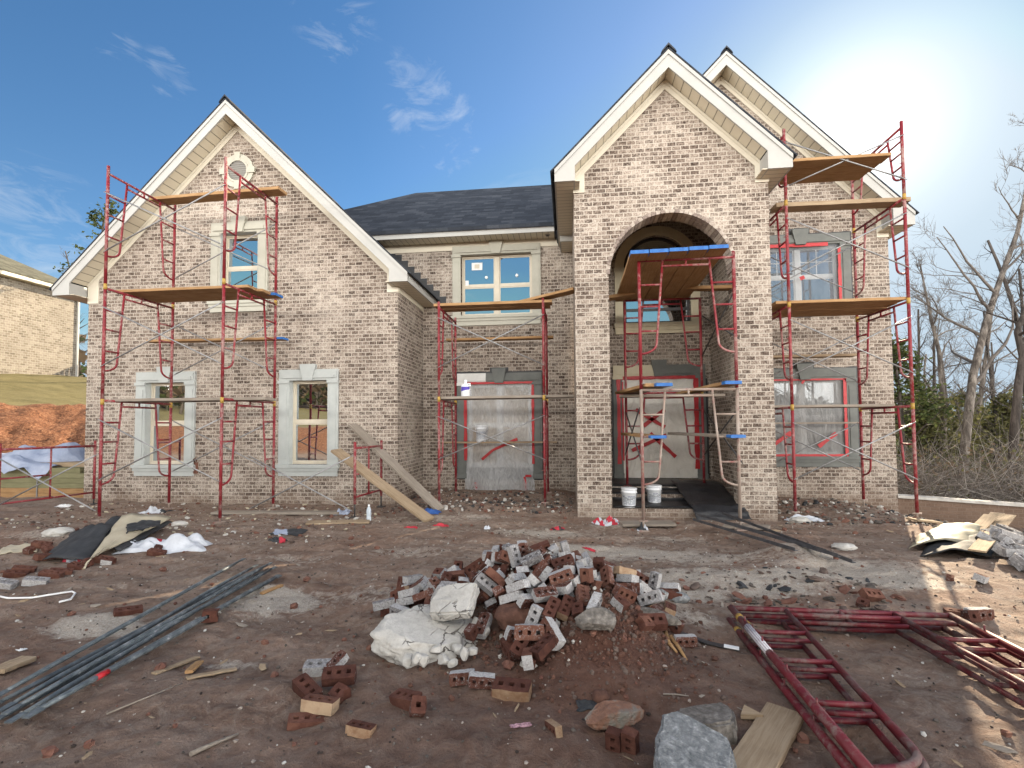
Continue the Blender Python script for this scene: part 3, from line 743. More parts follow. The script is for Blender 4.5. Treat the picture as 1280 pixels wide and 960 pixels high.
# rakes, fascias, soffits and friezes of a front gable
def gable(roofname, cxg, top, sl, xl, xr, yf, yw, box_l, box_r, zbox, yback, fb=.29, strip_l=None, strip_r=None, zstrip=(0, 0), slz=.0):
    def zt(x): return top-sl*abs(x-cxg)
    r = MB()
    for sgn, xe in ((-1, xl-.06), (1, xr+.06)):
        q = [(cxg, yf-.022, top+.012), (xe, yf-.022, zt(xe)+.012), (xe, yback, zt(xe)+.012), (cxg, yback, top+.012)]
        if sgn > 0: q = q[::-1]
        n = Vector((sgn*sl, 0, 1)).normalized()
        r.slab(q, n, -.045) if False else r.add([Vector(p) for p in q]+[Vector(p)+n*.022 for p in q], [(0, 1, 2, 3), (7, 6, 5, 4), (0, 4, 5, 1), (1, 5, 6, 2), (2, 6, 7, 3), (3, 7, 4, 0)])
    roof = r.build('roof', M['shingle_y'], house)
    # ridge cap
    c = MB(); c.prism([(cxg-.13, top-.13*sl+.055), (cxg-.11, top-.11*sl+.08), (cxg, top+.098), (cxg+.11, top-.11*sl+.08), (cxg+.13, top-.13*sl+.055), (cxg, top+.06)], yf-.045, yback); c.build('ridge_cap', M['shingle_y'], roof)
    f = MB()
    f.prism([(cxg, top), (xl, zt(xl)), (xl, zbox), (box_l, zbox), (box_l, zt(box_l)-fb), (cxg, top-fb)][::1], yf, yf+.03)
    f.prism([(cxg, top), (cxg, top-fb), (box_r, zt(box_r)-fb), (box_r, zbox), (xr, zbox), (xr, zt(xr))], yf+.0005, yf+.0305)
    # crown strip standing proud along the top edge
    for xe in (xl, xr):
        d = .05
        f.prism([(cxg, top-.002), (xe, zt(xe)-.002), (xe, zt(xe)-.075), (cxg, top-.077)] if xe < cxg else [(cxg, top-.002), (cxg, top-.077), (xe, zt(xe)-.075), (xe, zt(xe)-.002)], yf-.018, yf-.0005)
    for xe, bx, s in ((xl, box_l, -1), (xr, box_r, 1)):
        f.box(min(xe, xe-s*.025), max(xe, xe-s*.025), yf+.031, yback, zbox+.002, zt(xe)-.01)      # eave fascia running back
        f.box(min(bx, bx+s*.02), max(bx, bx+s*.02), yf+.031, yw, zbox+.002, zt(bx)-fb)         # inner cheek of the boxed return
    f.build('fascia', M['fascia'], roof)
    s_ = MB()
    zb = top-fb
    for s, bx in ((-1, box_l), (1, box_r)):
        zz = zt(bx)-fb
        q = [(cxg, yf+.031, zb+.03), (bx, yf+.031, zz+.03), (bx, yw+.1, zz+.03), (cxg, yw+.1, zb+.03)]
        n = Vector((s*sl, 0, 1)); s_.add([Vector(p) for p in q]+[Vector(p)+n.normalized()*.02 for p in q], [(0, 1, 2, 3), (7, 6, 5, 4), (0, 4, 5, 1), (1, 5, 6, 2), (2, 6, 7, 3), (3, 7, 4, 0)])
    s_.build('soffit', M['soffit_x'], roof)
    for s, bx, xe in ((-1, box_l, xl), (1, box_r, xr)):
        s2 = MB(); a, b = sorted((bx-s*.0+(-s*.08), xe-s*.027)); s2.box(a, b, yf+.0315, yback, zbox+.004, zbox+.02)
        s2.build('soffit', M['soffit_y'], roof)
    z = MB(); fo = top-fb+.02; fw = .17
    def fz(x): return fo-sl*abs(x-cxg)
    for s, st_ in ((-1, strip_l), (1, strip_r)):
        if st_ is None: continue
        xo, xi = st_   # outer, inner x of the upright strip
        pts = [(cxg, fo), (xo, fz(xo)), (xo, zstrip[0]), (xi, zstrip[0]), (xi, fz(xi)-fw), (cxg, fo-fw)]
        pts2 = [(cxg, fo-fw*.45), (xi+s*.002, fz(xi)-fw*.45), (xi+s*.002, fz(xi)-fw*1.02), (cxg, fo-fw*1.02)]
        if s > 0: pts = pts[::-1]
        z.prism(pts, yw-.022-(.0007 if s > 0 else 0), yw-.001)
        xm = st_[0]
        bandt = [(cxg, fo-.002), (xm, fz(xm)-.002), (xm, fz(xm)-.06), (cxg, fo-.062)]
        if s > 0: bandt = bandt[::-1]
        z.prism(bandt, yw-.034-(.0007 if s > 0 else 0), yw-.0235)
    z.build('frieze', M['frieze'], roof)
    return roof, zt
g1, zt1 = gable('roof', -7.05, 8.46, .97, -11.0, -3.12, 9.4, LW, -10.60, -3.50, 4.465, 14.5, strip_l=(-10.56, -10.30), strip_r=(-3.44, -3.68), zstrip=(4.36,))
g2, zt2 = gable('roof', 1.77, 7.96, 1.0, -.18, 3.715, 8.43, PF, .17, 3.33, 5.795, 14.0, fb=.30, strip_l=(.14, .345), strip_r=(3.475, 3.25), zstrip=(5.74,))
g3, zt3 = gable('roof', 3.5, 9.66, 1.03, -.13, 7.13, 10.88, RW, .25, 6.72, 5.66, 18.9, fb=.30, strip_l=(.2, .42), strip_r=(6.86, 6.62), zstrip=(5.56,))
# frieze along the return of the garage wing
z = MB(); z.box(-3.45, -3.425, LW+.0, MW-.03, 4.35, 4.467); z.build('frieze', M['frieze'], g1)
# main hipped roof
mr = MB(); ze = 6.18; rz = 8.98; ry = 15.0; ye = 11.06; xl = -8.6; rl = -4.7; rr = 3.4; yb = 18.94
P = [(xl, ye, ze), (rr, ye, ze), (rr, ry, rz), (rl, ry, rz), (xl, yb, ze), (rr, yb, ze)]
mr.add(P+[(x, y, zz-.09) for x, y, zz in P], [(0, 1, 2, 3), (0, 3, 4), (3, 2, 5, 4), (6, 9, 8, 7), (6, 10, 9), (9, 10, 11, 8), (0, 6, 7, 1), (4, 10, 6, 0), (5, 11, 10, 4), (1, 7, 8, 2), (2, 8, 11, 5)])
mroof = mr.build('roof', M['shingle'], house)
f = MB(); f.box(-8.5, -.205, 11.10, 11.125, 5.985, 6.15); f.box(-8.5, -.206, 11.085, 11.0985, 6.085, 6.148); f.build('fascia', M['fascia'], mroof)
f = MB(); f.box(-8.5, .14, 11.126, MW-.002, 6.002, 6.02); f.build('soffit', M['soffit_x'], mroof)
f = MB(); f.box(-5.2, .14, MW-.024, MW-.001, 5.82, 5.998); f.build('frieze', M['frieze'], mroof)
f = MB(); f.tube([(-.42, 11.34, 5.985), (-.42, 11.34, 6.0015)], .055, 14); f.tube([(-.42, 11.34, 5.97), (-.42, 11.34, 5.9845)], .035, 14, 1); f.build('soffit_light', [M['fascia'], M['dark_steel']], mroof)
# stepped flashing where the garage roof meets the main wall
pts = []; x = -4.62; n = 11; dx = .158
top_pts = []
for i in range(n):
    xa = x+i*dx; zz = zt1(xa)+.145
    top_pts += [(xa, zz), (xa+dx, zz)]
xa = x+n*dx
pts = [(x, zt1(x)-.05)]+[(xa, zt1(xa)-.05)]+[(p) for p in reversed(top_pts)]
fl = MB(); fl.prism(pts, MW-.012, MW-.001); fl.build('step_flashing', M['membrane'], g1)
# ------------------------------------------------------------------ windows, surrounds, door
def jag(x0, x1, z0, z1, key=None, amp=.02, step=.09, seed=0):
    """outline with an uneven, torn edge"""
    r = random.Random(seed); out = []
    corners = [(x0, z0), (x1, z0), (x1, z1)]
    if key: kx, kz, kw = key; corners += [(kx+kw, z1), (kx+kw, kz), (kx-kw, kz), (kx-kw, z1)]
    corners += [(x0, z1)]
    for (xa, za), (xb, zb) in zip(corners, corners[1:]+corners[:1]):
        L = math.hypot(xb-xa, zb-za); k = max(1, int(L/step)); nx, nz = (zb-za)/L, -(xb-xa)/L
        for i in range(k):
            a = r.uniform(-amp, amp) if i else 0
            out.append((xa+(xb-xa)*i/k+nx*a, za+(zb-za)*i/k+nz*a))
    return out
def frame_loop(mb, x0, x1, z0, z1, w, y0, y1, mi=0):
    mb.box(x0, x1, y0, y1, z1-w, z1, mi); mb.box(x0, x1, y0, y1, z0, z0+w, mi)
    mb.box(x0, x0+w, y0, y1, z0+w, z1-w, mi); mb.box(x1-w, x1, y0, y1, z0+w, z1-w, mi)
def surround(win, op, yw, mats, side=.22, head=.22, sillh=.24, split=None, legs_to=None, sill=True, capm=0, key=True):
    x0, x1, z0, z1 = op; mb = MB(); cxm = (x0+x1)/2; p = .045
    zb = legs_to if legs_to is not None else z0
    def sp(a, b, y0, y1, za, zc, mi=0):
        if split is None or not (a < split < b): mb.box(a, b, y0, y1, za, zc, (1 if split is not None and b <= split else 0) if split is not None else mi)
        else: mb.box(a, split, y0, y1, za, zc, 1); mb.box(split, b, y0, y1, za, zc, 0)
    # casings with a plain inner band
    for a, b in ((x0-side, x0), (x1, x1+side)):
        mb.box(a, b, yw-p, yw+.06, zb, z1-.075, 0)
        mb.box(a+side*.2, b-side*.2, yw-p-.012, yw-p-.0005, zb+.12, z1-.16, 0)
        mb.box(a-.02, b+.004, yw-p-.025, yw+.058, z1-.0745, z1-.012, 1 if (split and b < cxm) else 0)
        if not sill: mb.box(a-.012, b+.012, yw-p-.02, yw+.05, zb-.002, zb+.11, 0)
    # header in three stepped bands
    sp(x0-side, x1+side, yw-p, yw+.06, z1-.0115, z1+head*.98)
    sp(x0-side+.035, x1+side-.035, yw-p-.014, yw-p-.0005, z1+.035, z1+head*.80)
    sp(x0-side+.085, x1+side-.085, yw-p-.026, yw-p-.0145, z1+.035, z1+head*.52)
    if key:
        kz = z1+head+.10; mb.prism([(cxm-.10, z1-.02), (cxm+.10, z1-.02), (cxm+.165, kz-.055), (cxm+.165, kz), (cxm-.165, kz), (cxm-.165, kz-.055)], yw-p-.055, yw-.002, 0)
    if sill:
        mb.box(x0-side-.03, x1+side+.03, yw-p-.055, yw+.06, z0-sillh*.28, z0-.0005, 0)
        mb.box(x0-side-.012, x1+side+.012, yw-p-.03, yw-.002, z0-sillh*.55, z0-sillh*.28-.0005, 0)
        mb.box(x0-side+.01, x1+side-.01, yw-p-.008, yw-.0025, z0-sillh, z0-sillh*.55-.0005, 0)
    return mb.build('surround', mats, win)
def sash_window(op, yw, mul=False, mat_f='sash', mat_g='glass', grid=False, depth=.11, rail=.5, fw=.045, label=None):
    x0, x1, z0, z1 = op; y = yw+depth; mb = MB()
    frame_loop(mb, x0+.002, x1-.002, z0+.002, z1-.002, fw, y, y+.07)
    zr = z0+(z1-z0)*rail; halves = [(x0+fw, x1-fw)]
    if mul:
        cxm = (x0+x1)/2; mw = .055; mb.box(cxm-mw, cxm+mw, y-.004, y+.072, z0+fw, z1-fw); halves = [(x0+fw, cxm-mw), (cxm+mw, x1-fw)]
    for a, b in halves:
        mb.box(a, b, y+.004, y+.066, zr-.028, zr+.028)
        for (c, d, dy) in ((z0+fw, zr-.028, .012), (zr+.028, z1-fw, .028)):
            frame_loop(mb, a, b, c, d, .028, y+dy, y+dy+.03)
    win = mb.build('window', M[mat_f], house)
    if label: win['label'] = label
    for a, b in halves:
        for c, d, dy in ((z0+fw, zr-.028, .02), (zr+.028, z1-fw, .036)):
            g = MB(); g.box(a+.026, b-.026, y+dy, y+dy+.008, c+.026, d-.026); g.build('pane', M[mat_g], win)
            if grid and c > zr:
                gg = MB(); xm = (a+b)/2; zm = (c+d)/2
                gg.box(xm-.008, xm+.008, y+dy-.006, y+dy-.001, c+.028, d-.028); gg.box(a+.028, b-.028, y+dy-.008, y+dy-.0065, zm-.008, zm+.008); gg.build('grille', M[mat_f], win)
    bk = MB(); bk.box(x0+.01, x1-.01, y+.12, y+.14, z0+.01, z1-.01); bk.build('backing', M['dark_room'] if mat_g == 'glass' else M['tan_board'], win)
    return win
for op, cream in ((W1, 0), (W2, 0), (W3, 1)):
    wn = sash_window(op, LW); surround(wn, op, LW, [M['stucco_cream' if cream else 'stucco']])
    rv = MB(); rv.box(op[0], op[0]+.012, LW-.04, LW+.11, op[2], op[3]); rv.box(op[1]-.012, op[1], LW-.04, LW+.11, op[2], op[3]); rv.box(op[0]+.0125, op[1]-.0125, LW-.04, LW+.11, op[3]-.012, op[3]); rv.build('jamb', M['stucco'], wn)
wn = sash_window(MU, MW, mul=True); surround(wn, MU, MW, [M['stucco_cream']], side=.2, head=.2)
for bx_ in ((-2.28, -2.02, 5.37, 5.55), (-2.44, -2.36, 5.0, 5.12)):
    stk = MB(); stk.box(bx_[0], bx_[1], MW+.135, MW+.1395, bx_[2], bx_[3]); stk.build('sticker', M['paper'], wn)
stk = MB(); stk.box(-2.21, -2.09, MW+.1335, MW+.1348, 5.41, 5.51); stk.build('sticker_print', M['sash'], wn)
for i, (sx, sz) in enumerate(((-1.92, 5.18), (-1.18, 5.2), (-1.92, 4.42))):
    s3 = MB(); s3.tube([(sx, MW+.118, sz), (sx, MW+.124, sz)], .035, 12); s3.build('sticker', M['paper'], wn)
wml = sash_window(ML, MW, mul=True, mat_f='white_sash', mat_g='glass_tan', fw=.09)
surround(wml, ML, MW, [M['grey_trim'], M['primer']], side=.21, head=.22, split=-1.92, legs_to=.36, sill=False)
wall_holes('flashing_membrane', jag(-2.67, -.575, .33, 2.875, (-1.605, 2.97, .22), .014, .11, 3), [rect(*ML)], MW-.012, MW-.001, M['membrane'], wml)
for op, sd in ((RU, 5), (RL, 9)):
    wn = sash_window(op, RW, mul=True, mat_f='white_sash', mat_g='glass_blue' if op is RU else 'glass_dim', grid=(op is RU), fw=.05)
    surround(wn, op, RW, [M['grey_trim']], side=.2, head=.22, sillh=.22)
    cxm = (op[0]+op[1])/2; wall_holes('flashing_membrane', jag(op[0]-.235, op[1]+.245, op[2]-.235, op[3]+.245, (cxm, op[3]+.355, .22), .014, .11, sd), [rect(*op)], RW-.012, RW-.001, M['membrane'], wn)
# arched window over the door
x0, x1, z0, zs = AW; cxm = (x0+x1)/2; rr_ = (x1-x0)/2
mb = MB()
def ring(mb, cxx, cz, ri, ro, y0, y1, a0=0, a1=180, n=24, mi=0):
    for i in range(n):
        a = math.radians(a0+(a1-a0)*i/n); b = math.radians(a0+(a1-a0)*(i+1)/n)
        q = [(cxx+r*math.cos(t_), cz+r*math.sin(t_)) for r, t_ in ((ri, a), (ro, a), (ro, b), (ri, b))]
        mb.prism(q, y0, y1, mi)
y = RW+.1
ring(mb, cxm, zs, rr_-.06, rr_-.002, y, y+.06); mb.box(x0+.002, x0+.06, y, y+.06, z0+.06, zs); mb.box(x1-.06, x1-.002, y, y+.06, z0+.06, zs); mb.box(x0+.002, x1-.002, y, y+.06, z0+.002, z0+.06); mb.box(x0+.06, x1-.06, y+.004, y+.056, 4.16, 4.22)
aw = mb.build('window', M['dark_steel'], house); aw['label'] = 'tall window with round arched head above the door'
g = MB(); pts = [(x0+.05, z0+.05), (x1-.05, z0+.05)]+arc(cxm, zs, rr_-.055, 0, 180, 20); g.prism(pts, y+.03, y+.038); g.build('pane', M['glass'], aw)
mb = MB()
for ri, ro, d in ((rr_, rr_+.20, .045), (rr_+.03, rr_+.14, .058), (rr_+.03, rr_+.085, .072)): ring(mb, cxm, zs, ri, ro, RW-d, RW-.001 if d < .05 else RW-d+.0125, n=30)
for a, b in ((x0-.20, x0), (x1, x1+.20)): mb.box(a, b, RW-.045, RW-.0012, z0, zs-.0005); mb.box(a-.02, b+.02, RW-.07, RW-.0455, zs-.09, zs-.0006); mb.box(a+.05, b-.05, RW-.057, RW-.0455, z0+.05, zs-.12)
mb.box(x0-.23, x1+.23, RW-.10, RW-.0014, z0-.09, z0-.0005); mb.box(x0-.21, x1+.21, RW-.075, RW-.0016, z0-.17, z0-.0905); mb.box(x0-.2, x1+.2, RW-.05, RW-.0018, z0-.24, z0-.1705)
mb.build('surround', M['stucco_warm'], aw)
# entrance door behind its dust sheet
mb = MB(); x0, x1, z0, z1 = DR; y = RW+.08
frame_loop(mb, x0+.002, x1-.002, z0+.002, z1-.002, .07, y, y+.1)
door = mb.build('door', M['white_sash'], house); door['label'] = 'entrance double door behind a taped dust sheet'
for a, b in ((x0+.072, (x0+x1)/2-.004), ((x0+x1)/2+.004, x1-.072)):
    d = MB(); d.box(a, b, y+.03, y+.075, z0+.075, z1-.075)
    frame_loop(d, a+.1, b-.1, z0+.2, z0+.75, .02, y+.018, y+.0295); frame_loop(d, a+.1, b-.1, z0+.95, z1-.2, .02, y+.018, y+.0295)
    lf = d.build('door_leaf', M['tan_board'], door)
hd = surround(door, DR, RW, [M['grey_trim'], M['stucco_warm']], side=.2, head=.24, split=1.99, sill=False)
mbk = MB(); mbk.box(DR[0]-.235, DR[0]-.2005, RW-.03, RW-.001, .42, 2.62); mbk.box(DR[1]+.2005, DR[1]+.245, RW-.03, RW-.001, .42, 2.6); mbk.build('flashing_membrane', M['membrane'], door)
# louvred round vent in the garage gable
mb = MB(); vx, vz = -7.02, 7.13
ring(mb, vx, vz, .235, .365, LW-.045, LW-.001, 0, 360, 40); ring(mb, vx, vz, .215, .255, LW-.06, LW-.0455, 0, 360, 40)
for a in (0, 90, 180, 270):
    c = (vx+.31*math.cos(math.radians(a)), vz+.31*math.sin(math.radians(a)))
    mb.obox(Matrix.Translation((c[0], LW-.034, c[1])) @ Matrix.Rotation(-math.radians(a), 4, 'Y'), .19, .064, .13)
vent = mb.build('gable_vent', M['stucco_cream'], house)
mb = MB()
for i in range(9):
    zz = vz-.19+i*.0475; hw = math.sqrt(max(0.001, .235**2-(zz-vz)**2))
    mb.obox(Matrix.Translation((vx, LW-.02, zz)) @ Matrix.Rotation(math.radians(-35), 4, 'X'), 2*hw*.98, .05, .012)
mb.build('louvre', M['fascia'], vent)
mb = MB(); mb.prism([(vx+.235*math.cos(t_*math.pi/16), vz+.235*math.sin(t_*math.pi/16)) for t_ in range(32)], LW-.006, LW-.002); mb.build('backing', M['dark_room'], vent)
# wire stub and box on the wall between the garage windows
mb = MB(); mb.box(-7.93, -7.84, LW-.03, LW-.001, .62, .86); mb.tube([(-7.9, LW-.03, .86), (-7.9, LW-.07, .93), (-7.84, LW-.08, .95), (-7.83, LW-.06, .88)], .012, 6); mb.build('junction_box', noisy('rusty_box', [(.3, (.10, .04, .025)), (.7, (.2, .09, .06))], 14, .7, 0), house)
# ------------------------------------------------------------------ scaffold frames
TR, RR = .0255, .0160
def frame_mb(W, H, top=.0, walk=True, spig=0.0, rungs=(.195, .365, .555), loop=.27, k_=1.0):
    """walk-through frame in its own local space: X across, Z up, y = 0"""
    mb = MB(); TR, RR = .0255*k_, .0160*k_
    for s in (-1, 1):
        mb.tube([(s*W/2, 0, 0), (s*W/2, 0, H+spig)], TR, 10)
        if walk:
            xa, xb = s*(W/2-.255*W), s*(W/2-.175*W); xc = s*W/2
            zb = H*loop
            pts = [(xa, 0, H), (xb, 0, zb+.16)]
            for k in range(1, 7):
                a = k/6*math.pi/2
                pts.append((xb+(xc-xb)*(1-math.cos(a))*1.0, 0, zb+.16-.16*math.sin(a)))
            mb.tube(pts, RR+.002, 8)
            for fr in rungs:
                z = H*(1-fr); xi = xa+(xb-xa)*(H-z)/(H-zb-.16)
                mb.tube([(xc, 0, z), (xi, 0, z)], RR, 8)
            for fr in (.16, .33, .52, .70):      # brace studs
                mb.tube([(xc-.0, 0, H*(1-fr)), (xc-.0, -.055, H*(1-fr))], .006, 6)
    mb.tube([(-W/2, 0, H-.01), (W/2, 0, H-.01)], RR+.005, 8)
    if walk:
        xa = W/2-.255*W
        mb.tube([(-xa, 0, H-.105), (xa, 0, H-.105)], RR+.002, 8); mb.tube([(0, 0, H-.105), (0, 0, H-.01)], RR, 8)
    else:
        mb.tube([(-W/2, 0, H*.12), (W/2, 0, H*.12)], RR+.002, 8); mb.tube([(0, 0, H*.12), (0, 0, H-.01)], RR, 8)
        mb.tube([(-W/2, 0, H*.52), (0, 0, H*.52)], RR, 8)
    return mb
def put(mb, name, mats, parent, M4):
    mb.v = [tuple(M4 @ Vector(v)) for v in mb.v]
    return mb.build(name, mats, parent)
def side_mat(x, y0, y1, z):    # frame standing across the depth: local X -> world Y
    return Matrix(((0, 1, 0, x), (1, 0, 0, (y0+y1)/2), (0, 0, 1, z), (0, 0, 0, 1)))
def front_mat(xa, xb, y, z): return Matrix.Translation(((xa+xb)/2, y, z))
def cross(parent, a, b, za, zb, axis, off, mats, name='cross_brace'):
    """pinned pair of braces between two posts; axis 'x': a,b are x at fixed y=off"""
    for (z1, z2), d in (((za, zb), .012), ((zb, za), -.012)):
        mb = MB()
        P = (lambda u, z: (u, off+d, z)) if axis == 'x' else (lambda u, z: (off+d, u, z))
        p, q = Vector(P(a, z1)), Vector(P(b, z2)); t = (q-p).normalized()
        mb.tube([p+t*.05, q-t*.05], .0125, 8); mb.tube([p-t*.02, p+t*.055], .007, 6); mb.tube([q-t*.055, q+t*.02], .007, 6)
        mb.build(name, mats, parent)
def pins(parent, pts):
    for p in pts:
        mb = MB(); p = Vector(p); mb.tube([p-Vector((0, 0, .05)), p+Vector((0, 0, .05))], .0285, 10)
        mb.build('lock_pin', M['yellow'], parent)
def feet(parent, pts, jack=.12):
    for p in pts:
        zg = height(p[0], p[1]); mb = MB()
        mb.box(p[0]-.075, p[0]+.075, p[1]-.075, p[1]+.075, zg-.01, zg+.012); mb.tube([(p[0], p[1], zg), (p[0], p[1], p[2]+.06)], .016, 8)
        if p[2]-zg > .1: mb.tube([(p[0]-.07, p[1], p[2]-.015), (p[0]+.07, p[1], p[2]-.015)], .013, 6)
        mb.build('base_plate', M['grey_steel'], parent)
# ---- tower by the garage wing
tA = thing('scaffold_tower', (-6.9, 8.5, .08), 'three storey red scaffold tower standing before the left gable with the round vent', 'scaffold', 'scaffold towers along the facade')
lv = [.09, 2.06, 4.08]; xs = (-8.03, -5.79); yA = (7.75, 9.25)
for x in xs:
    for i, z in enumerate(lv):
        put(frame_mb(1.5, 2.0 if i < 2 else 2.03, spig=.13 if i == 2 else 0), 'tube_frame', M['red'], tA, side_mat(x, yA[0], yA[1], z))
for z in lv:
    for y, s in ((yA[0], -1), (yA[1], 1)): cross(tA, xs[0], xs[1], z+.62, z+1.66, 'x', y+s*.045, M['zinc'])
pins(tA, [(x, y, z) for x in xs for y in yA for z in lv[1:]]); feet(tA, [(x, y, .09) for x in xs for y in yA])
# ---- tower in the recess
tB = thing('scaffold_tower', (-1.5, 10.2, .1), 'two storey red scaffold tower in the recess between garage wing and arched entrance', 'scaffold', 'scaffold towers along the facade')
xsB = (-2.51, -.45); yB = (9.5, 10.95)
for x in xsB:
    for z, h in ((.14, 1.97), (2.12, 1.83)): put(frame_mb(1.45, h, spig=.1 if z > 1 else 0), 'tube_frame', M['red'], tB, side_mat(x, yB[0], yB[1], z))
for za, zb in ((.95, 1.78), (2.75, 3.72)): cross(tB, xsB[0], xsB[1], za, zb, 'x', yB[0]-.045, M['zinc'])
pins(tB, [(x, y, 2.12) for x in xsB for y in yB]); feet(tB, [(x, y, .14) for x in xsB for y in yB])
# ---- tower in the arch
tC = thing('scaffold_tower', (1.85, 8.9, .05), 'scaffold tower inside the entrance arch, red upper frames on dirty grey lower frames', 'scaffold', 'scaffold towers along the facade')
xc = (1.14, 2.57)
put(frame_mb(1.43, 2.02), 'tube_frame', M['grey_steel'], tC, front_mat(*xc, 7.9, .12))
put(frame_mb(1.43, 2.03, spig=.08), 'tube_frame', M['red'], tC, front_mat(*xc, 7.9, 2.15))
put(frame_mb(1.45, 1.80), 'tube_frame', M['red'], tC, front_mat(1.14, 2.59, 9.95, .42))
put(frame_mb(1.45, 1.83), 'tube_frame', M['red'], tC, front_mat(1.14, 2.59, 9.95, 2.23))
for x in (1.16, 2.57):
    cross(tC, 7.9, 9.95, 1.0, 1.85, 'y', x+(.04 if x > 2 else -.04), M['dark_steel'])
    if x > 2: cross(tC, 7.9, 9.95, 2.9, 3.7, 'y', x+.04, M['dark_steel'])
pins(tC, [(1.14, 9.95, 2.23), (2.59, 9.95, 2.23)]); feet(tC, [(1.14, 7.9, .12), (2.57, 7.9, .12)])
mb = MB()
for x in (1.14, 2.59): mb.box(x-.075, x+.075, 9.87, 10.02, .401, .413); mb.tube([(x, 9.95, .41), (x, 9.95, .5)], .016, 8)
mb.build('base_plate', M['red'], tC)
# ---- tower at the right wing
tD = thing('scaffold_tower', (4.8, 9.7, .05), 'tallest red scaffold tower reaching the eave of the right wing', 'scaffold', 'scaffold towers along the facade')
xd = (3.83, 5.74); yD = (9.0, 10.5); lD = [.10, 1.87, 3.65, 5.44]
for x in xd:
    for i, z in enumerate(lD): put(frame_mb(1.5, 1.78 if i < 3 else 1.22, spig=.1 if i == 3 else 0), 'tube_frame', M['red'], tD, side_mat(x, yD[0], yD[1], z))
for z in lD[:3]:
    cross(tD, xd[0], xd[1], z+.55, z+1.5, 'x', yD[0]-.045, M['zinc'])
    if z < 3.7: cross(tD, xd[0], xd[1], z+.55, z+1.5, 'x', yD[1]+.045, M['zinc'])
cross(tD, xd[0], xd[1], 5.72, 6.5, 'x', yD[0]-.045, M['zinc'])
pins(tD, [(x, y, z) for x in xd for y in yD for z in lD[1:]]); feet(tD, [(x, y, .10) for x in xd for y in yD])
# ---- low guard frame leaning on nothing, between garage window and corner, and the one at the left edge
def low_frame(label, p, q, z, H, brace_to=None):
    p = Vector(p); q = Vector(q); d = (q-p); W = d.length; a = math.atan2(d.y, d.x)
    t = thing('loose_scaffold', ((p.x+q.x)/2, (p.y+q.y)/2, z), label, 'scaffold frame', 'low end frames of the scaffold')
    M4 = Matrix.Translation(((p.x+q.x)/2, (p.y+q.y)/2, z)) @ Matrix.Rotation(a, 4, 'Z')
    put(frame_mb(W, H, walk=False, spig=.1), 'end_frame', M['red'], t, M4)
    if brace_to: cross(t, *brace_to, M['zinc'])
    for e in (p, q):
        mb = MB(); zg = height(e.x, e.y); mb.box(e.x-.07, e.x+.07, e.y-.07, e.y+.07, zg-.01, zg+.012); mb.tube([(e.x, e.y, zg), (e.x, e.y, z+.05)], .014, 8); mb.build('base_plate', M['dark_steel'], t)
    return t
low_frame('low red end frame with a centre post beside the right garage window', (-3.78, 8.5, 0), (-3.70, 9.55, 0), .22, 1.0, (-5.74, -3.80, .12, 1.08, 'x', 8.42))
low_frame('low red end frame at the left edge of the site in front of the lumber', (-10.15, 7.85, 0), (-9.93, 9.45, 0), .12, 1.12, (-10.1, -8.06, .2, 1.15, 'x', 7.70))
# ------------------------------------------------------------------ planks
def plank(label, p, q, w=.24, th=.042, mat='plank', blue=None, sag=.0, roll=0.0, name='plank', cat='plank', group=None, zt=None):
    p = Vector(p); q = Vector(q); d = q-p; L = d.length
    mb = MB(); n = 16; vs = []; r = random.Random(label)
    for i in range(n+1):
        x = -L/2+L*i/n; z = -sag*(1-(2*x/L)**2); e = .004
        jx = r.uniform(-.006, .006); tw = r.uniform(-.002, .002)
        ww = w/2+r.uniform(-.002, .002)
        for yy, zz in ((-ww, -th/2+e), (-ww+e, -th/2), (ww-e, -th/2), (ww, -th/2+e), (ww, th/2-e), (ww-e, th/2), (-ww+e, th/2), (-ww, th/2-e)):
            vs.append((x+(jx if i in (0, n) else 0), yy, zz+z+tw))
    fs = []
    for i in range(n):
        for j in range(8): fs.append((i*8+j, i*8+(j+1) % 8, (i+1)*8+(j+1) % 8, (i+1)*8+j))
    mb.add(vs, fs+[tuple(reversed(range(8))), tuple(range(n*8, n*8+8))])
    me_mats = [M[mat], M['blue']]
    if blue:
        for k, f in enumerate(fs):
            i = k//8
            if k % 8 == 1: continue
            if ('a' in blue and i < 1) or ('b' in blue and i >= n-1): mb.m[k] = 1
        if 'a' in blue: mb.m[len(fs)] = 1
        if 'b' in blue: mb.m[len(fs)+1] = 1
    o = mb.build(name, me_mats, None, offset=(0, 0, 0))
    xx = d.normalized(); yy = Vector((0, 0, 1)).cross(xx)
    if yy.length < .02: yy = Vector((0, 1, 0))
    yy.normalize(); zz = xx.cross(yy)
    Mx = Matrix((xx, yy, zz)).transposed().to_4x4() @ Matrix.Rotation(roll, 4, 'X'); Mx.translation = (p+q)/2
    o.matrix_world = Mx
    return tag(o, label, cat, group)
GP = 'planks laid across the scaffold'
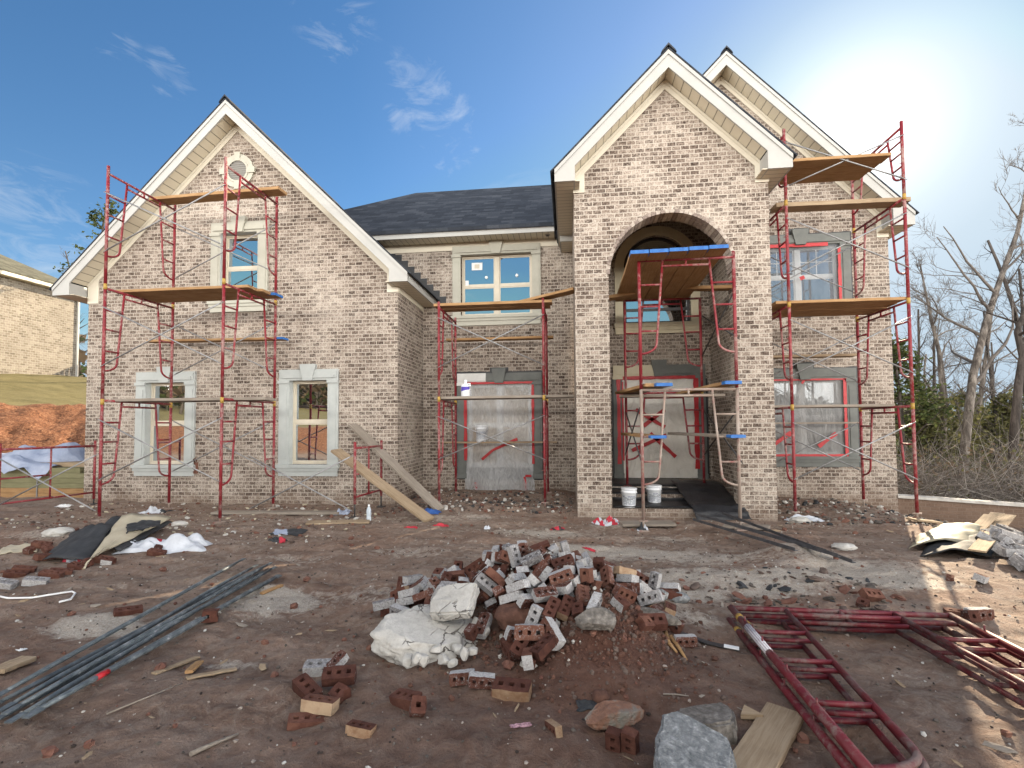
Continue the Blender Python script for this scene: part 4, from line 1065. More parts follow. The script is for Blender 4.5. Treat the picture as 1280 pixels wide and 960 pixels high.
# left tower
plank('highest plank of the left tower, just under the round vent', (-8.2, 8.95, 6.155), (-5.42, 8.85, 6.155), .28, .06, group=GP)
for i, y in enumerate((8.28, 8.56, 8.84)):
    plank(['front plank of the deck under the upper gable window', 'middle plank of the deck under the upper gable window', 'rear plank of the deck under the upper gable window with blue painted end'][i], (-8.25+.05*i, y, 4.115+.002*i), (-5.62+.08*i, y, 4.112), .265, .05, group=GP, blue='b' if i == 2 else None)
plank('narrow blue tipped plank on brackets below the upper gable window', (-8.75, 9.5, 3.42), (-5.72, 9.5, 3.40), .22, .045, group=GP, blue='b', mat='plank')
for i, y in enumerate((8.1, 8.4)):
    plank(['grey weathered front plank on the first storey of the left tower', 'grey weathered rear plank on the first storey of the left tower'][i], (-8.1, y, 2.10), (-5.2-.1*i, y+.05, 2.095), .25, .05, group=GP, mat='plank_grey')
# recess tower
plank('long plank at the sill of the upper recess window', (-2.62, 9.62, 3.99), (-.28, 9.62, 3.99), .26, .055, group=GP)
plank('second plank at the sill of the upper recess window, behind the long one', (-2.58, 9.95, 3.995), (-.33, 9.95, 3.995), .25, .05, group=GP)
plank('plank bridging from the recess tower past the brick pier of the arch', (-1.0, 9.85, 4.035), (.18, 9.3, 4.13), .25, .05, group=GP)
plank('thin dark plank on brackets behind the recess tower', (-2.75, 11.15, 3.57), (-.30, 11.15, 3.57), .22, .05, group=GP)
plank('lower front plank before the masked recess window', (-2.62, 9.65, 2.15), (.0, 9.7, 2.155), .25, .05, group=GP, mat='plank_grey')
plank('lower rear plank before the masked recess window', (-2.55, 10.0, 2.152), (.12, 9.95, 2.16), .25, .05, group=GP, mat='plank_grey')
plank('pale narrow shelf plank half way up the masked recess window', (-2.85, 11.05, 1.22), (-.25, 11.05, 1.22), .2, .035, group=GP, mat='plank_pale')
# arch tower
for i in range(5):
    x = 1.10+.288*i
    plank(['leftmost', 'second from left', 'middle', 'second from right', 'rightmost'][i]+' blue ended plank of the sloping top deck in the arch', (x+.005, 7.55, 4.20+.006*i), (x+.025, 10.2, 4.125), .272, .055, group='blue ended planks of the arch deck', blue='a')
plank('plank left of the arch deck reaching behind the pier', (.55, 9.75, 4.03), (1.3, 9.72, 4.12), .24, .06, group=GP)
plank('plank right of the arch deck sticking out towards the pier', (2.3, 9.55, 4.14), (3.0, 9.0, 3.98), .24, .06, group=GP)
plank('short grey plank with blue tip on the first level inside the arch', (1.2, 9.9, 2.19), (1.47, 7.75, 2.205), .25, .05, group=GP, blue='b', mat='plank_grey')
plank('short dirty plank at the left of the first level inside the arch', (1.02, 9.6, 2.2), (1.32, 7.85, 2.205), .25, .05, group=GP, mat='plank')
plank('blue tipped plank on the right of the first level inside the arch', (2.2, 9.9, 2.185), (2.47, 7.72, 2.215), .25, .05, group=GP, blue='b', mat='plank')
plank('dirty cross plank under the first level inside the arch', (.95, 9.35, 2.12), (2.75, 9.1, 2.10), .22, .05, group=GP, mat='plank_grey')
plank('low shelf plank with blue tip at the right pier of the arch', (2.0, 9.75, 1.42), (2.52, 7.72, 1.41), .24, .045, group=GP, blue='b', mat='plank_grey')
plank('low shelf plank with blue tip before the red crosses of the door', (1.12, 9.7, 1.42), (1.36, 7.72, 1.405), .24, .045, group=GP, blue='b', mat='plank')
# right tower
for i, y in enumerate((8.98, 9.27, 9.56)):
    plank(['front', 'middle', 'rear'][i]+' plank of the topmost deck beside the right gable', (3.72+.02*i, y+.08, 6.16), (5.52-.03*i, y+.08, 6.16), .285, .05, group='planks of the topmost right deck')
plank('single plank above the upper right window', (3.72, 9.25, 5.47), (5.95, 9.3, 5.47), .27, .075, group=GP, mat='plank_pale')
for i, y in enumerate((9.15, 9.45, 9.78, 10.08)):
    plank(['front', 'second', 'third', 'rear'][i]+' plank of the deck at the sill of the upper right window', (3.62-.03*i, y, 3.70+.002*i), (5.72+.03*i, y, 3.70), .28, .05, group='planks of the middle right deck', mat='plank')
plank('narrow plank on brackets between the two right windows', (3.3, 10.85, 2.98), (5.85, 10.85, 2.98), .24, .05, group=GP, mat='plank_pale')
for i, y in enumerate((9.6, 9.9)):
    plank(['front grey plank before the lower right window', 'rear grey plank before the lower right window'][i], (3.45, y, 1.905), (5.75, y, 1.905), .25, .045, group=GP, mat='plank_grey')
plank('thin shelf plank across the middle of the lower right window', (3.4, 10.85, 1.6), (5.98, 10.85, 1.6), .18, .035, group=GP, mat='plank_grey')
# planks leaning and lying
def lean(label, a, b, w, mat):
    return plank(label, a, b, w, .05, mat=mat, group='planks leaning by the garage corner', roll=math.radians(4))
b1 = gp(537, 652); lean('brown plank leaning on the low end frame by the garage corner', at(420, 563, 9.0), (b1.x, b1.y, b1.z+.02), .24, 'plank_pale')
b2 = gp(551, 639); lean('grey plank leaning against the garage corner', at(441, 531, 9.72), (b2.x, b2.y, b2.z+.02), .24, 'plank_grey')
def flat(label, a, b, w=.2, th=.04, mat='plank_grey', up=.03, cat='board', name='board', group='loose boards on the dirt'):
    A, B = gp(*a), gp(*b); return plank(label, (A.x, A.y, A.z+up), (B.x, B.y, B.z+up), w, th, mat=mat, cat=cat, name=name, group=group)
flat('long grey board lying along the foot of the garage wall', (268, 643), (425, 643), .22)
flat('pale board lying under the low end frame', (384, 656), (462, 654), .26, .03, 'plank_pale')
flat('wide pale board at bottom beside the stacked red frames', (912, 1015), (982, 896), .19, .03, 'plank_pale')
flat('short pale board at the far left edge of the dirt', (-6, 846), (36, 829), .12, .03, 'plank_pale')
flat('thin splintered lath beside the pipe bundle', (193, 844), (247, 824), .05, .012, 'plank_pale', .010)
flat('second splintered lath beside the pipe bundle, further right', (234, 850), (296, 839), .045, .012, 'plank_pale', .010)
flat('short thick splinter standing up between two laths', (236, 846), (249, 834), .05, .02, 'plank', .03)
flat('slim dark lath on the dirt left of the brick heap', (327, 744), (352, 733), .05, .02, 'plank', .012)
flat('thin pale lath on the dirt behind the brick heap', (752, 715), (795, 723), .035, .02, 'plank_pale', .012)
flat('long pale strip stuck in the back of the brick heap', (706, 708), (765, 732), .04, .02, 'plank_pale', .06)
flat('white strip next to the long one on the back of the brick heap', (716, 707), (762, 724), .03, .02, 'plank_grey', .05)
flat('grey plank end lying at the foot of the arch', (776, 657), (842, 657), .3, .04, 'plank_grey', .03)
flat('grey plank end at the foot of the right pier', (905, 660), (962, 662), .25, .04, 'plank_grey', .03)
flat('pale board under the right scaffold post in the sun', (1140, 652), (1172, 655), .2, .03, 'plank_pale', .03)
# ------------------------------------------------------------------ plastic sheets and tape
def sheet(label, x0, x1, z0, z1, y, mat, tape=(), bottom=None, seed=1):
    mb = MB(); nx, nz = 26, 34; vs = []
    for k in (0, 1):
        for i in range(nx+1):
            for j in range(nz+1):
                u, v = i/nx, j/nz; x = x0+(x1-x0)*u; z = z0+(z1-z0)*v
                edge = min(1, 6*min(u, 1-u, 1-v+.02))
                b = edge*(.028*abs(noise.noise((x*2.1+seed+z, z*.9-x, seed)))+.016*abs(noise.noise((x*6+seed+z*3, z*3-x*4, seed*2)))+.004)
                if bottom and z < bottom: b += .05*min(1, (bottom-z)*3)+.03*noise.noise((x*5, z*2, seed)); x += .03*noise.noise((z*4, x*2, seed))
                vs.append((x, y-b+(.002 if k else 0), z))
    N = (nx+1)*(nz+1); fs = []
    for i in range(nx):
        for j in range(nz):
            a = i*(nz+1)+j; fs += [(a, a+1, a+nz+2, a+nz+1)]
    mb.add(vs[:N], fs, 0, True)
    o = mb.build('plastic_sheet', M[mat], None, offset=((x0+x1)/2, y, z0)); tag(o, label, 'plastic sheet', 'plastic sheets taped over openings')
    for (xa, za, xb, zb, wd) in tape:
        t = MB(); L = math.hypot(xb-xa, zb-za); k = max(2, int(L/.12)); r = random.Random(xa*7+za)
        nx_, nz_ = -(zb-za)/L*wd/2, (xb-xa)/L*wd/2; vs = []
        for q in (0, .003):
            for i in range(k+1):
                x = xa+(xb-xa)*i/k; z = za+(zb-za)*i/k; jw = r.uniform(.7, 1.22); yy = y-.043-q
                vs += [(x+nx_*jw, yy, z+nz_*jw), (x-nx_*jw, yy, z-nz_*jw)]
        n2 = 2*(k+1); fs = []
        for i in range(k):
            a = 2*i; fs += [(a, a+1, a+3, a+2), (n2+a, n2+a+2, n2+a+3, n2+a+1), (a, a+2, n2+a+2, n2+a), (a+1, n2+a+1, n2+a+3, a+3)]
        fs += [(0, n2, n2+1, 1), (2*k, 2*k+1, n2+2*k+1, n2+2*k)]
        t.add(vs, fs); t.build('tape_strip', M['tape'], o)
    return o
e = .055
sheet('clear plastic sheet masking the recess window, one slanted red tape strip across it', -2.42, -.80, -.02, 2.62, MW-.012, 'film',
      [(-2.42, 2.60, -.80, 2.60, .05), (-2.41, .78, -2.41, 2.60, .075), (-.81, .70, -.81, 2.6, .06), (-2.02, .80, -1.76, 1.02, .065), (-1.76, 1.02, -1.18, 1.28, .065), (-2.16, -.02, -2.16, .26, .06), (-.98, .0, -1.02, .40, .055), (-1.0, .42, -.86, .42, .05)], bottom=.6, seed=3)
sheet('milky plastic sheet over the entrance door with two red tape crosses', 1.22, 2.81, .42, 2.70, RW-.012, 'milky',
      [(1.10, 2.63, 2.80, 2.63, .07), (1.13, .72, 1.13, 2.6, .08), (1.22, .8, 1.22, 2.55, .035), (2.80, .62, 2.80, 2.6, .10), (1.50, 1.93, 2.12, 1.53, .08), (1.66, 1.56, 2.12, 1.92, .08), (1.40, 1.02, 2.15, 1.36, .08), (1.80, 1.40, 2.34, .88, .08)], bottom=.62, seed=7)
sheet('tightly stretched clear sheet over the upper right window with gridded sashes', RU[0], RU[1], RU[2], RU[3], RW-.004, 'film_blue' if 'film_blue' in M else 'film',
      [(RU[0], RU[3]-.02, RU[1]-.25, RU[3]-.02, .075), (RU[1]-.03, RU[2], RU[1]-.03, RU[3]-.1, .06), (5.03, 4.72, 5.12, 4.76, .07)], seed=11)
sheet('clear sheet over the lower right window with two slanted red tape marks', RL[0], RL[1], RL[2], RL[3], RW-.004, 'film_grey',
      [(RL[0], RL[3]-.02, RL[1], RL[3]-.02, .035), (RL[1]-.04, RL[2], RL[1]-.04, RL[3], .06), (RL[0], RL[2]+.02, RL[1]-.05, RL[2]+.02, .05), (4.36, 1.12, 4.76, 1.40, .085), (5.30, 1.10, 5.66, 1.38, .085), (5.0, 2.45, 5.07, 2.55, .05)], seed=15)
# ------------------------------------------------------------------ membrane over the entrance steps
o = drape('membrane_sheet', [(11.0, .43), (9.9, .425), (9.82, .34), (9.55, .325), (9.47, .19), (8.86, .165)], .77, 2.30, M['membrane'], None, seed=2, wav=.015, offset=(1.5, 9.5, .16)); tag(o, 'black membrane draped over the entrance steps behind the two buckets', 'membrane')
o = drape('membrane_sheet', [(10.2, .47), (9.8, .45), (9.5, .34), (9.1, .23), (8.84, .19), (8.70, .10), (8.62, -.0)], 2.0, 2.86, M['membrane'], None, seed=5, wav=.05, skew=.12, offset=(2.4, 9.2, .1)); tag(o, 'crumpled black membrane spilling off the right end of the steps', 'membrane')
# ------------------------------------------------------------------ buckets, bottles
M['bucket'] = noisy('white_bucket_plastic', [(.3, (.60, .62, .65)), (.7, (.70, .72, .74))], 8, .4, 0)
M['ink'] = noisy('blue_grey_ink', [(.3, (.10, .12, .17)), (.7, (.2, .22, .28))], 20, .6, 0)
M['violet'] = noisy('violet_label', [(.3, (.05, .03, .30)), (.7, (.09, .06, .42))], 8, .5, 0)
def lathe(mb, c, prof, n=28, mi=0):
    vs = []; c = Vector(c)
    for r, z in prof:
        for j in range(n): vs.append(c+Vector((r*math.cos(2*math.pi*j/n), r*math.sin(2*math.pi*j/n), z)))
    fs = [(i*n+j, i*n+(j+1) % n, (i+1)*n+(j+1) % n, (i+1)*n+j) for i in range(len(prof)-1) for j in range(n)]
    mb.add(vs, fs, mi, True)
    mb.add([vs[j] for j in range(n)], [tuple(reversed(range(n)))], mi); mb.add(vs[-n:], [tuple(range(n))], mi)
def bucket(label, c, s=1.0, tilt=0.0, seed=0):
    t = thing('bucket', c, label, 'bucket', 'white plastic buckets'); t.rotation_euler = (0, tilt, 0)
    mb = MB(); lathe(mb, (0, 0, 0), [(.118*s, 0), (.124*s, .01*s), (.138*s, .28*s), (.150*s, .285*s), (.150*s, .305*s), (.143*s, .31*s), (.146*s, .345*s), (.153*s, .35*s), (.153*s, .37*s), (.14*s, .375*s)])
    for f in range(len(mb.sm)): pass
    mb.build('body', M['bucket'], t, local=True)
    h = MB(); pts = [(.155*s*math.cos(a), -.155*s*abs(math.sin(a))-.004, .30*s-.13*s*math.sin(a)) for a in [math.pi*k/14 for k in range(15)]]; h.tube(pts, .004*s, 6); h.build('handle', M['zinc'], t, local=True)
    l = MB(); r = random.Random(seed); n = 10
    a0, a1 = math.radians(205), math.radians(335)
    for row in range(9):
        z = (.215-.019*row)*s; a = a0+.1
        while a < a1-.1:
            w = r.uniform(.04, .16) if row else .34
            rr = (.124+.014*z/(.28*s))*s+.0012
            if r.random() < .8 and a+w < a1:
                k = 3; pts = []
                for q in range(k+1):
                    b = a+w*q/k; pts += [(rr*math.cos(b), rr*math.sin(b), z), (rr*math.cos(b), rr*math.sin(b), z+(.009 if row else .014)*s)]
                l.add(pts, [(2*q, 2*q+2, 2*q+3, 2*q+1) for q in range(k)])
            a += w+.035
    l.build('label', M['ink'], t, local=True); return t
bucket('white bucket standing on the black step, the left one of the pair', at(786, 634, 9.02)*1.0, .92, math.radians(1.5), 1)
bucket('white bucket on the black step right behind the grey scaffold leg', at(818, 630, 9.35), .92, math.radians(-1), 2)
bk = bucket('white bucket on the pale shelf before the masked recess window', (-1.93, 11.03, 1.24), .96, 0, 3)
t = thing('jug', (-2.02, 9.72, 2.18), 'white jug with violet label standing on the lower plank of the recess', 'jug')
mb = MB(); lathe(mb, (0, 0, 0), [(.09, 0), (.095, .01), (.095, .20), (.08, .235), (.03, .262), (.03, .30)]); mb.tube([(.035, 0, .255), (.085, 0, .26), (.095, 0, .20)], .012, 8); mb.build('body', M['bucket'], t, local=True)
mb = MB(); lathe(mb, (0, 0, .295), [(.034, 0), (.034, .035), (.02, .038)], 16); mb.build('cap', M['bucket'], t, local=True)
mb = MB(); q = [(a, z) for a, z in ((215, .12), (325, .165), (325, .19), (215, .19))]
vs = [(.0965*math.cos(math.radians(a)), .0965*math.sin(math.radians(a)), z) for a0_ in range(0, 12) for a, z in ((212+a0_*11, .10+.04*a0_/12), (212+a0_*11, .19))]
mb.add(vs, [(2*i, 2*i+2, 2*i+3, 2*i+1) for i in range(11)]); mb.build('label', M['violet'], t, local=True)
def clear_plastic():
    t_ = NT('clear_bottle'); n = t_.noise(t_.obj(), 20, 3, .5)
    tr = t_.n('ShaderNodeBsdfTransparent'); p = t_.n('ShaderNodeBsdfPrincipled'); p.inputs['Base Color'].default_value = (.6, .68, .75, 1); p.inputs['Roughness'].default_value = .15
    mx = t_.n('ShaderNodeMixShader'); mx.inputs[0].default_value = .6; t_.l(t_.bump(n, .004), p.inputs['Normal']); t_.l(tr.outputs[0], mx.inputs[1]); t_.l(p.outputs[0], mx.inputs[2]); t_.l(mx.outputs[0], t_.out.inputs[0]); return t_.mat
M['bottle'] = clear_plastic()
p = gp(461, 653); t = thing('water_bottle', (p.x, p.y, p.z+.03), 'clear plastic water bottle standing on the pale board by the garage wall', 'bottle')
mb = MB(); lathe(mb, (0, 0, 0), [(.036, 0), (.04, .01), (.04, .07), (.036, .08), (.04, .09), (.04, .18), (.03, .21), (.014, .235), (.014, .25)], 18); mb.build('body', M['bottle'], t, local=True)
mb = MB(); lathe(mb, (0, 0, .245), [(.017, 0), (.017, .022), (.01, .024)], 14); mb.build('cap', M['paper'], t, local=True)
# ------------------------------------------------------------------ stacked scaffold frames in the foreground
A = Vector((1.29, 4.20, 0)); frots = [(-.03, -.01, 0, .6), (.03, -.05, .06, -.5), (-.035, -.08, .122, .2)]
labs = ['bottom red frame of the flat stack in the foreground', 'middle red frame of the flat stack in the foreground', 'scuffed top red frame of the flat stack in the foreground']
for (dx, dy, dz, rz), lb in zip(frots, labs):
    mb = frame_mb(1.56, 2.0, rungs=(.225, .435, .67), loop=.08, k_=1.0)
    # thicker tubes of the heavy frames
    t = thing('loose_scaffold', (A.x+dx, A.y+dy, .035+dz), lb, 'scaffold frame', 'red frames stacked flat on the dirt')
    xx = Vector((1, -.012, .0)).normalized(); zz = Vector((.02, 1, .0)).normalized()     # local X -> across, local Z (up the frame) -> away from camera
    yy = zz.cross(xx)
    rot = Matrix((xx, yy, zz)).transposed().to_4x4()
    M4 = Matrix.Rotation(math.radians(rz), 4, 'Z') @ rot @ Matrix.Translation((.78, 0, -2.0))
    mb.v = [tuple(M4 @ Vector(v)) for v in mb.v]
    mb.build('tube_frame', M['red_old'], t, local=True)
    if dz > .1:
        M['white_smear'] = noisy('white_paint_smear', [(.35, (.42, .40, .42)), (.6, (.60, .58, .60))], 20, .6, .001)
        for q, (z0, z1) in enumerate(((1.22, 1.62),)):
            s2 = MB(); s2.tube([M4 @ Vector((-.78, 0, z0)), M4 @ Vector((-.78, 0, z1))], TR+.0008, 10); s2.build('paint_patch', M['white_smear'], t, local=True)
    s2 = MB()
    for x in (-.78,): s2.tube([M4 @ Vector((x, 0, 1.77)), M4 @ Vector((x, 0, 1.82))], TR+.001, 10)
    s2.build('clip_band', M['yellow'], t, local=True)
# ------------------------------------------------------------------ bundle of brace pipes
ends = [((8, 880), (300, 712), .10), ((18, 888), (316, 714), .05), ((2, 884), (326, 714), .03), ((26, 892), (334, 713), .06), ((12, 896), (339, 716), .02), ((30, 898), (322, 722), .03), ((60, 893), (343, 728), .03), ((52, 900), (345, 730), .02)]
plab = ['rear pipe of the bundle, lying highest', 'pipe of the bundle resting second from the back', 'thin dark pipe low in the middle of the bundle', 'pipe lying on top in the middle of the bundle', 'longest pipe of the bundle, on the dirt', 'pipe curving off the front side of the bundle', 'outer pipe lying parallel in front of the bundle', 'frontmost pipe with a red rag mark, apart from the bundle']
for i, ((a, b, up), lb) in enumerate(zip(ends, plab)):
    p, q = gp(*a), gp(*b); p.z += up*.8+.02; q.z += up+.02
    mb = MB(); pts = [p+(q-p)*k/10 for k in range(11)]; rr = .0165
    lift_ = max(max(height(v.x, v.y)+rr-.008-v.z for v in pts), -.03)
    for k in range(11): pts[k].z += lift_*.8+.006*math.sin(k*.31*math.pi/1+i)*(i % 3 == 1)
    mb.tube(pts, [.011]+[rr]*9+[.011], 10)
    d = (p-q).normalized(); mb.bar(pts[0], pts[0]+d*.09, .04, .008); mb.bar(pts[-1], pts[-1]-d*.09, .04, .008)
    o = mb.build('brace_pipe', M['zinc_dirty'], None, offset=pts[5]); tag(o, 'dull galvanised '+lb, 'pipe', 'pipes bundled on the dirt')
    if i == 7:
        s2 = MB(); s2.tube([pts[1]+(pts[2]-pts[1])*.35, pts[1]+(pts[2]-pts[1])*.7], rr+.002, 10); c = s2.build('paint_band', M['tape'], o); c.location = -o.location
M['bar_steel'] = noisy('dusty_dark_steel', [(.3, (.045, .045, .05)), (.7, (.11, .11, .118))], 10, .5, .001, metallic=.3)
# dark angle irons at the foot of the right pier
for i, (a, b, lb) in enumerate([((872, 656), (1050, 712), 'rearmost long dark steel bar running from the right pier'), ((895, 662), (1035, 703), 'middle dark steel bar of the three at the right pier'), ((868, 660), (996, 697), 'front dark steel bar of the three at the right pier'), ((905, 655), (1068, 716), 'longest dark steel bar ending furthest from the right pier')]):
    p, q = gp(*a), gp(*b); p.z += .04+.015*i; q.z += .025; lf_ = max(height(*(p+(q-p)*k/12).xy)-(p+(q-p)*k/12).z for k in range(13))+.005; p.z += max(0, lf_); q.z += max(0, lf_)
    mb = MB(); mb.bar(p, q, .045, .006); s_ = (q-p).cross(Vector((0, 0, 1))).normalized()*.02; mb.bar(p+s_+Vector((0, 0, .018)), q+s_+Vector((0, 0, .018)), .006, .036)
    o = mb.build('steel_bar', M['bar_steel'], None, offset=(p+q)/2); tag(o, lb, 'steel bar', 'dark steel bars by the right pier')
# ------------------------------------------------------------------ bricks
def brick_red(name, stops, white=None):
    t = NT(name); v = t.obj(); oi = t.n('ShaderNodeObjectInfo').outputs['Random']
    off = t.n('ShaderNodeVectorMath', operation='ADD'); t.l(v, off.inputs[0]); cb = t.n('ShaderNodeCombineXYZ'); r2 = t.math('MULTIPLY', oi, 41.0)
    for k in range(3): t.l(r2, cb.inputs[k])
    t.l(cb.outputs[0], off.inputs[1]); v = off.outputs[0]
    n = t.noise(v, 14, 6, .7); n2 = t.noise(v, 70, 5, .7); n3 = t.noise(v, 34, 6, .8, 1.0)
    c = t.ramp(t.math('ADD', n, t.math('MULTIPLY', t.math('SUBTRACT', oi, .5), .35)), stops)
    if white:
        thr = white
        m = t.ramp(t.math('ADD', t.math('MULTIPLY', n3, .7), t.math('MULTIPLY', n2, .3)), [(thr-.07, 0.0), (thr+.04, 1.0)])
        wc = t.ramp(n2, [(.3, (.27, .265, .265)), (.6, (.44, .43, .425))]); c = t.mix(m, c, wc)
    t.principled(c, .93, 0, .2, t.bump(t.math('ADD', n, n2), .006)); return t.mat
redst = [(.25, (.050, .020, .015)), (.5, (.095, .038, .027)), (.75, (.155, .072, .050))]
M['b_red'] = brick_red('bare_red_brick', redst)
M['b_white'] = brick_red('whitewashed_brick_face', [(.3, (.16, .14, .13)), (.7, (.30, .28, .27))], .46)
M['b_half'] = brick_red('dusty_red_brick', redst, .60)
M['b_grey'] = brick_red('grey_weathered_brick', [(.3, (.13, .12, .12)), (.7, (.27, .26, .26))], .56)
M['b_tan'] = brick_red('tan_brick_face', [(.3, (.23, .13, .075)), (.7, (.40, .29, .19))], .66)
def brick_mesh(name, mats, L=.2, W=.092, H=.066, cut=None, seed=0):
    xs = [-.1, -.071, -.045, -.013, .013, .045, .071, .1]; ys = [-.046, -.0145, .0145, .046]
    k = L/.2; xs = [x*k for x in xs]; ys = [y*W/.092 for y in ys]
    nx = 7 if cut is None else cut
    r = random.Random(seed); mb = MB()
    idx = {}; vs = []
    for lv, z in enumerate((-H/2, H/2)):
        for i in range(nx+1):
            for j in range(4):
                e = .0015; jx = r.uniform(-e, e); 
                ragged = (r.uniform(-.012, .012) if (cut and i == nx) else 0)
                edge = (i in (0, nx) and j in (0, 3)); s = .965 if edge else 1
                idx[(i, j, lv)] = len(vs); vs.append(((xs[i])*s+jx+ragged, ys[j]*(s if edge else 1)+r.uniform(-e, e), z+r.uniform(-e, e)))
    def I(i, j, l): return idx[(i, j, l)]
    fs, ms = [], []
    hole = lambda i, j: i in (1, 3, 5) and j == 1 and not (cut and i >= nx-1)
    for i in range(nx):
        for j in range(3):
            if hole(i, j):
                fs += [(I(i, j, 0), I(i, j, 1), I(i+1, j, 1), I(i+1, j, 0)), (I(i, j+1, 0), I(i+1, j+1, 0), I(i+1, j+1, 1), I(i, j+1, 1)),
                       (I(i, j, 0), I(i, j+1, 0), I(i, j+1, 1), I(i, j, 1)), (I(i+1, j, 0), I(i+1, j, 1), I(i+1, j+1, 1), I(i+1, j+1, 0))]; ms += [0]*4
            else:
                fs += [(I(i, j, 1), I(i+1, j, 1), I(i+1, j+1, 1), I(i, j+1, 1)), (I(i, j, 0), I(i, j+1, 0), I(i+1, j+1, 0), I(i+1, j, 0))]; ms += [0, 0]
    for i in range(nx):
        fs += [(I(i, 0, 0), I(i+1, 0, 0), I(i+1, 0, 1), I(i, 0, 1)), (I(i, 3, 0), I(i, 3, 1), I(i+1, 3, 1), I(i+1, 3, 0))]; ms += [1, 2]
    for j in range(3):
        fs += [(I(0, j, 0), I(0, j, 1), I(0, j+1, 1), I(0, j+1, 0)), (I(nx, j, 0), I(nx, j+1, 0), I(nx, j+1, 1), I(nx, j, 1))]; ms += [1, 0 if cut else 2]
    me = bpy.data.meshes.new(name); me.from_pydata(vs, [], fs)
    for m in mats: me.materials.append(m)
    me.polygons.foreach_set('material_index', ms); me.update()
    return me
BK = {}
for key, mats, cut in (('white', ('b_half', 'b_white', 'b_white'), None), ('white2', ('b_grey', 'b_white', 'b_white'), None), ('red', ('b_red', 'b_red', 'b_half'), None),
                       ('grey', ('b_grey', 'b_white', 'b_grey'), None), ('tan', ('b_red', 'b_tan', 'b_tan'), None), ('half', ('b_red', 'b_white', 'b_red'), 4), ('halfred', ('b_red', 'b_half', 'b_red'), 3)):
    BK[key] = [brick_mesh('brick', [M[m] for m in mats], cut=cut, seed=hash(key) % 97+q if False else len(key)*7+q) for q in range(3)]
def brick(kind, loc, quat, label, group=None, s=1.0):
    o = bpy.data.objects.new('brick', BK[kind][rnd.randrange(3)]); COL.objects.link(o)
    o.rotation_mode = 'QUATERNION'; o.rotation_quaternion = quat; o.location = loc; o.scale = (s, s, s)
    return tag(o, label, 'brick', group)
KL = {'white': 'cored red brick with whitewashed sides, tipped in the big heap', 'white2': 'greyish brick with whitewashed sides, tipped in the big heap', 'red': 'bare red cored brick, tipped in the big heap',
      'grey': 'grey weathered brick, tipped in the big heap', 'tan': 'red brick with tan long sides, tipped in the big heap', 'half': 'broken half brick with whitewashed side, tipped in the big heap', 'halfred': 'broken stump of bare red brick, tipped in the big heap'}
SLAB = at(568, 752, 3.66)
for i, (x, y, z, qw, qx, qy, qz, kk) in enumerate(SIM):
    if (Vector((x, y, z))-SLAB).length < .25 and y < SLAB.y+.12: continue
    kind = kk if not (kk in ('white', 'white2') and i % 6 == 0) else ('red' if i % 2 else 'halfred' if False else 'red')
    brick(kind, (x, y, z), (qw, qx, qy, qz), KL[kind], 'bricks tipped in the big heap', .89)
def pbrick(kind, px, py, rz, label, tilt=(0, 0), up=.03, s=1.0, group=None):
    p = gp(px, py, up); q = Euler((math.radians(tilt[0]), math.radians(tilt[1]), math.radians(rz)), 'XYZ').to_quaternion()
    return brick(kind, p, q, label, group, s)
FB = 'single bricks strewn over the dirt'
pbrick('tan', 400, 889, -4, 'tan faced brick facing the viewer, left of the heap at the front', (-8, 2), .035)
pbrick('red', 383, 905, 25, 'red brick half sunk in front of the tan faced brick', (5, 8), .0)
pbrick('red', 424, 862, 15, 'red brick with two holes showing, top of the small group left of the heap', (25, 0), .085)
pbrick('red', 384, 870, -30, 'red brick at the back left of the small group left of the heap', (10, 15), .03)
pbrick('halfred', 432, 880, -20, 'broken red brick at the right of the small group left of the heap', (20, 10), .03)
pbrick('white', 420, 840, 60, 'whitewashed brick end at the back of the small group left of the heap', (5, -30), .05, .8)
pbrick('grey', 400, 842, 10, 'dark grey brick at the back of the small group left of the heap', (10, 0), .03)
pbrick('tan', 451, 918, -8, 'yellowish half buried brick alone at the bottom, left of centre', (-6, 3), .02, .75)
pbrick('tan', 692, 914, 120, 'small pale broken brick alone at the bottom, right of centre', (90, 12), .012, .6)
pbrick('red', 508, 884, -30, 'red brick in front of the white mortar lump', (8, -10), .035)
pbrick('halfred', 535, 892, 20, 'ochre stained brick stump in front of the white mortar lump', (40, 10), .03)
pbrick('tan', 640, 872, -6, 'large ochre faced cored brick at the front foot of the heap', (14, 0), .04, 1.15)
pbrick('white', 602, 864, 12, 'whitewashed cored brick standing at the front foot of the heap', (95, 8), .05, .8)
pbrick('white', 578, 858, 5, 'whitewashed cored brick left of the standing one at the front foot', (86, -6), .045, .8)
pbrick('half', 662, 836, 88, 'whitewashed brick end standing upright in the soil right of the heap', (80, 0), .07)
pbrick('white', 662, 822, 5, 'whitewashed brick lying over the upright one', (75, 0), .16)
pbrick('white', 690, 812, -55, 'tilted whitewashed brick leaning in the soil', (70, 30), .1)
pbrick('white', 857, 808, 8, 'brick with white top near the dark steel strap', (90, 0), .035, .75)
pbrick('red', 788, 940, 80, 'red cored brick under the brown boulder, the left one', (20, 78), .03, .8)
pbrick('red', 768, 938, 78, 'red cored brick under the brown boulder, the right one', (12, 82), .02, .8)
pbrick('red', 815, 786, 8, 'red cored brick at the right end of the heap', (30, 0), .04)
pbrick('half', 270, 777, 30, 'brick stump standing beside the pipes', (88, 5), .05)
pbrick('red', 160, 769, 50, 'dark red brick lying on the pale mortar dust', (10, 5), .02)
pbrick('halfred', 1222, 778, 10, 'small red cored brick at the far right in the sun', (70, 0), .05)
pbrick('red', 1200, 772, -20, 'brick lying flat in the sun by the sloping red tubes', (0, 0), .02)
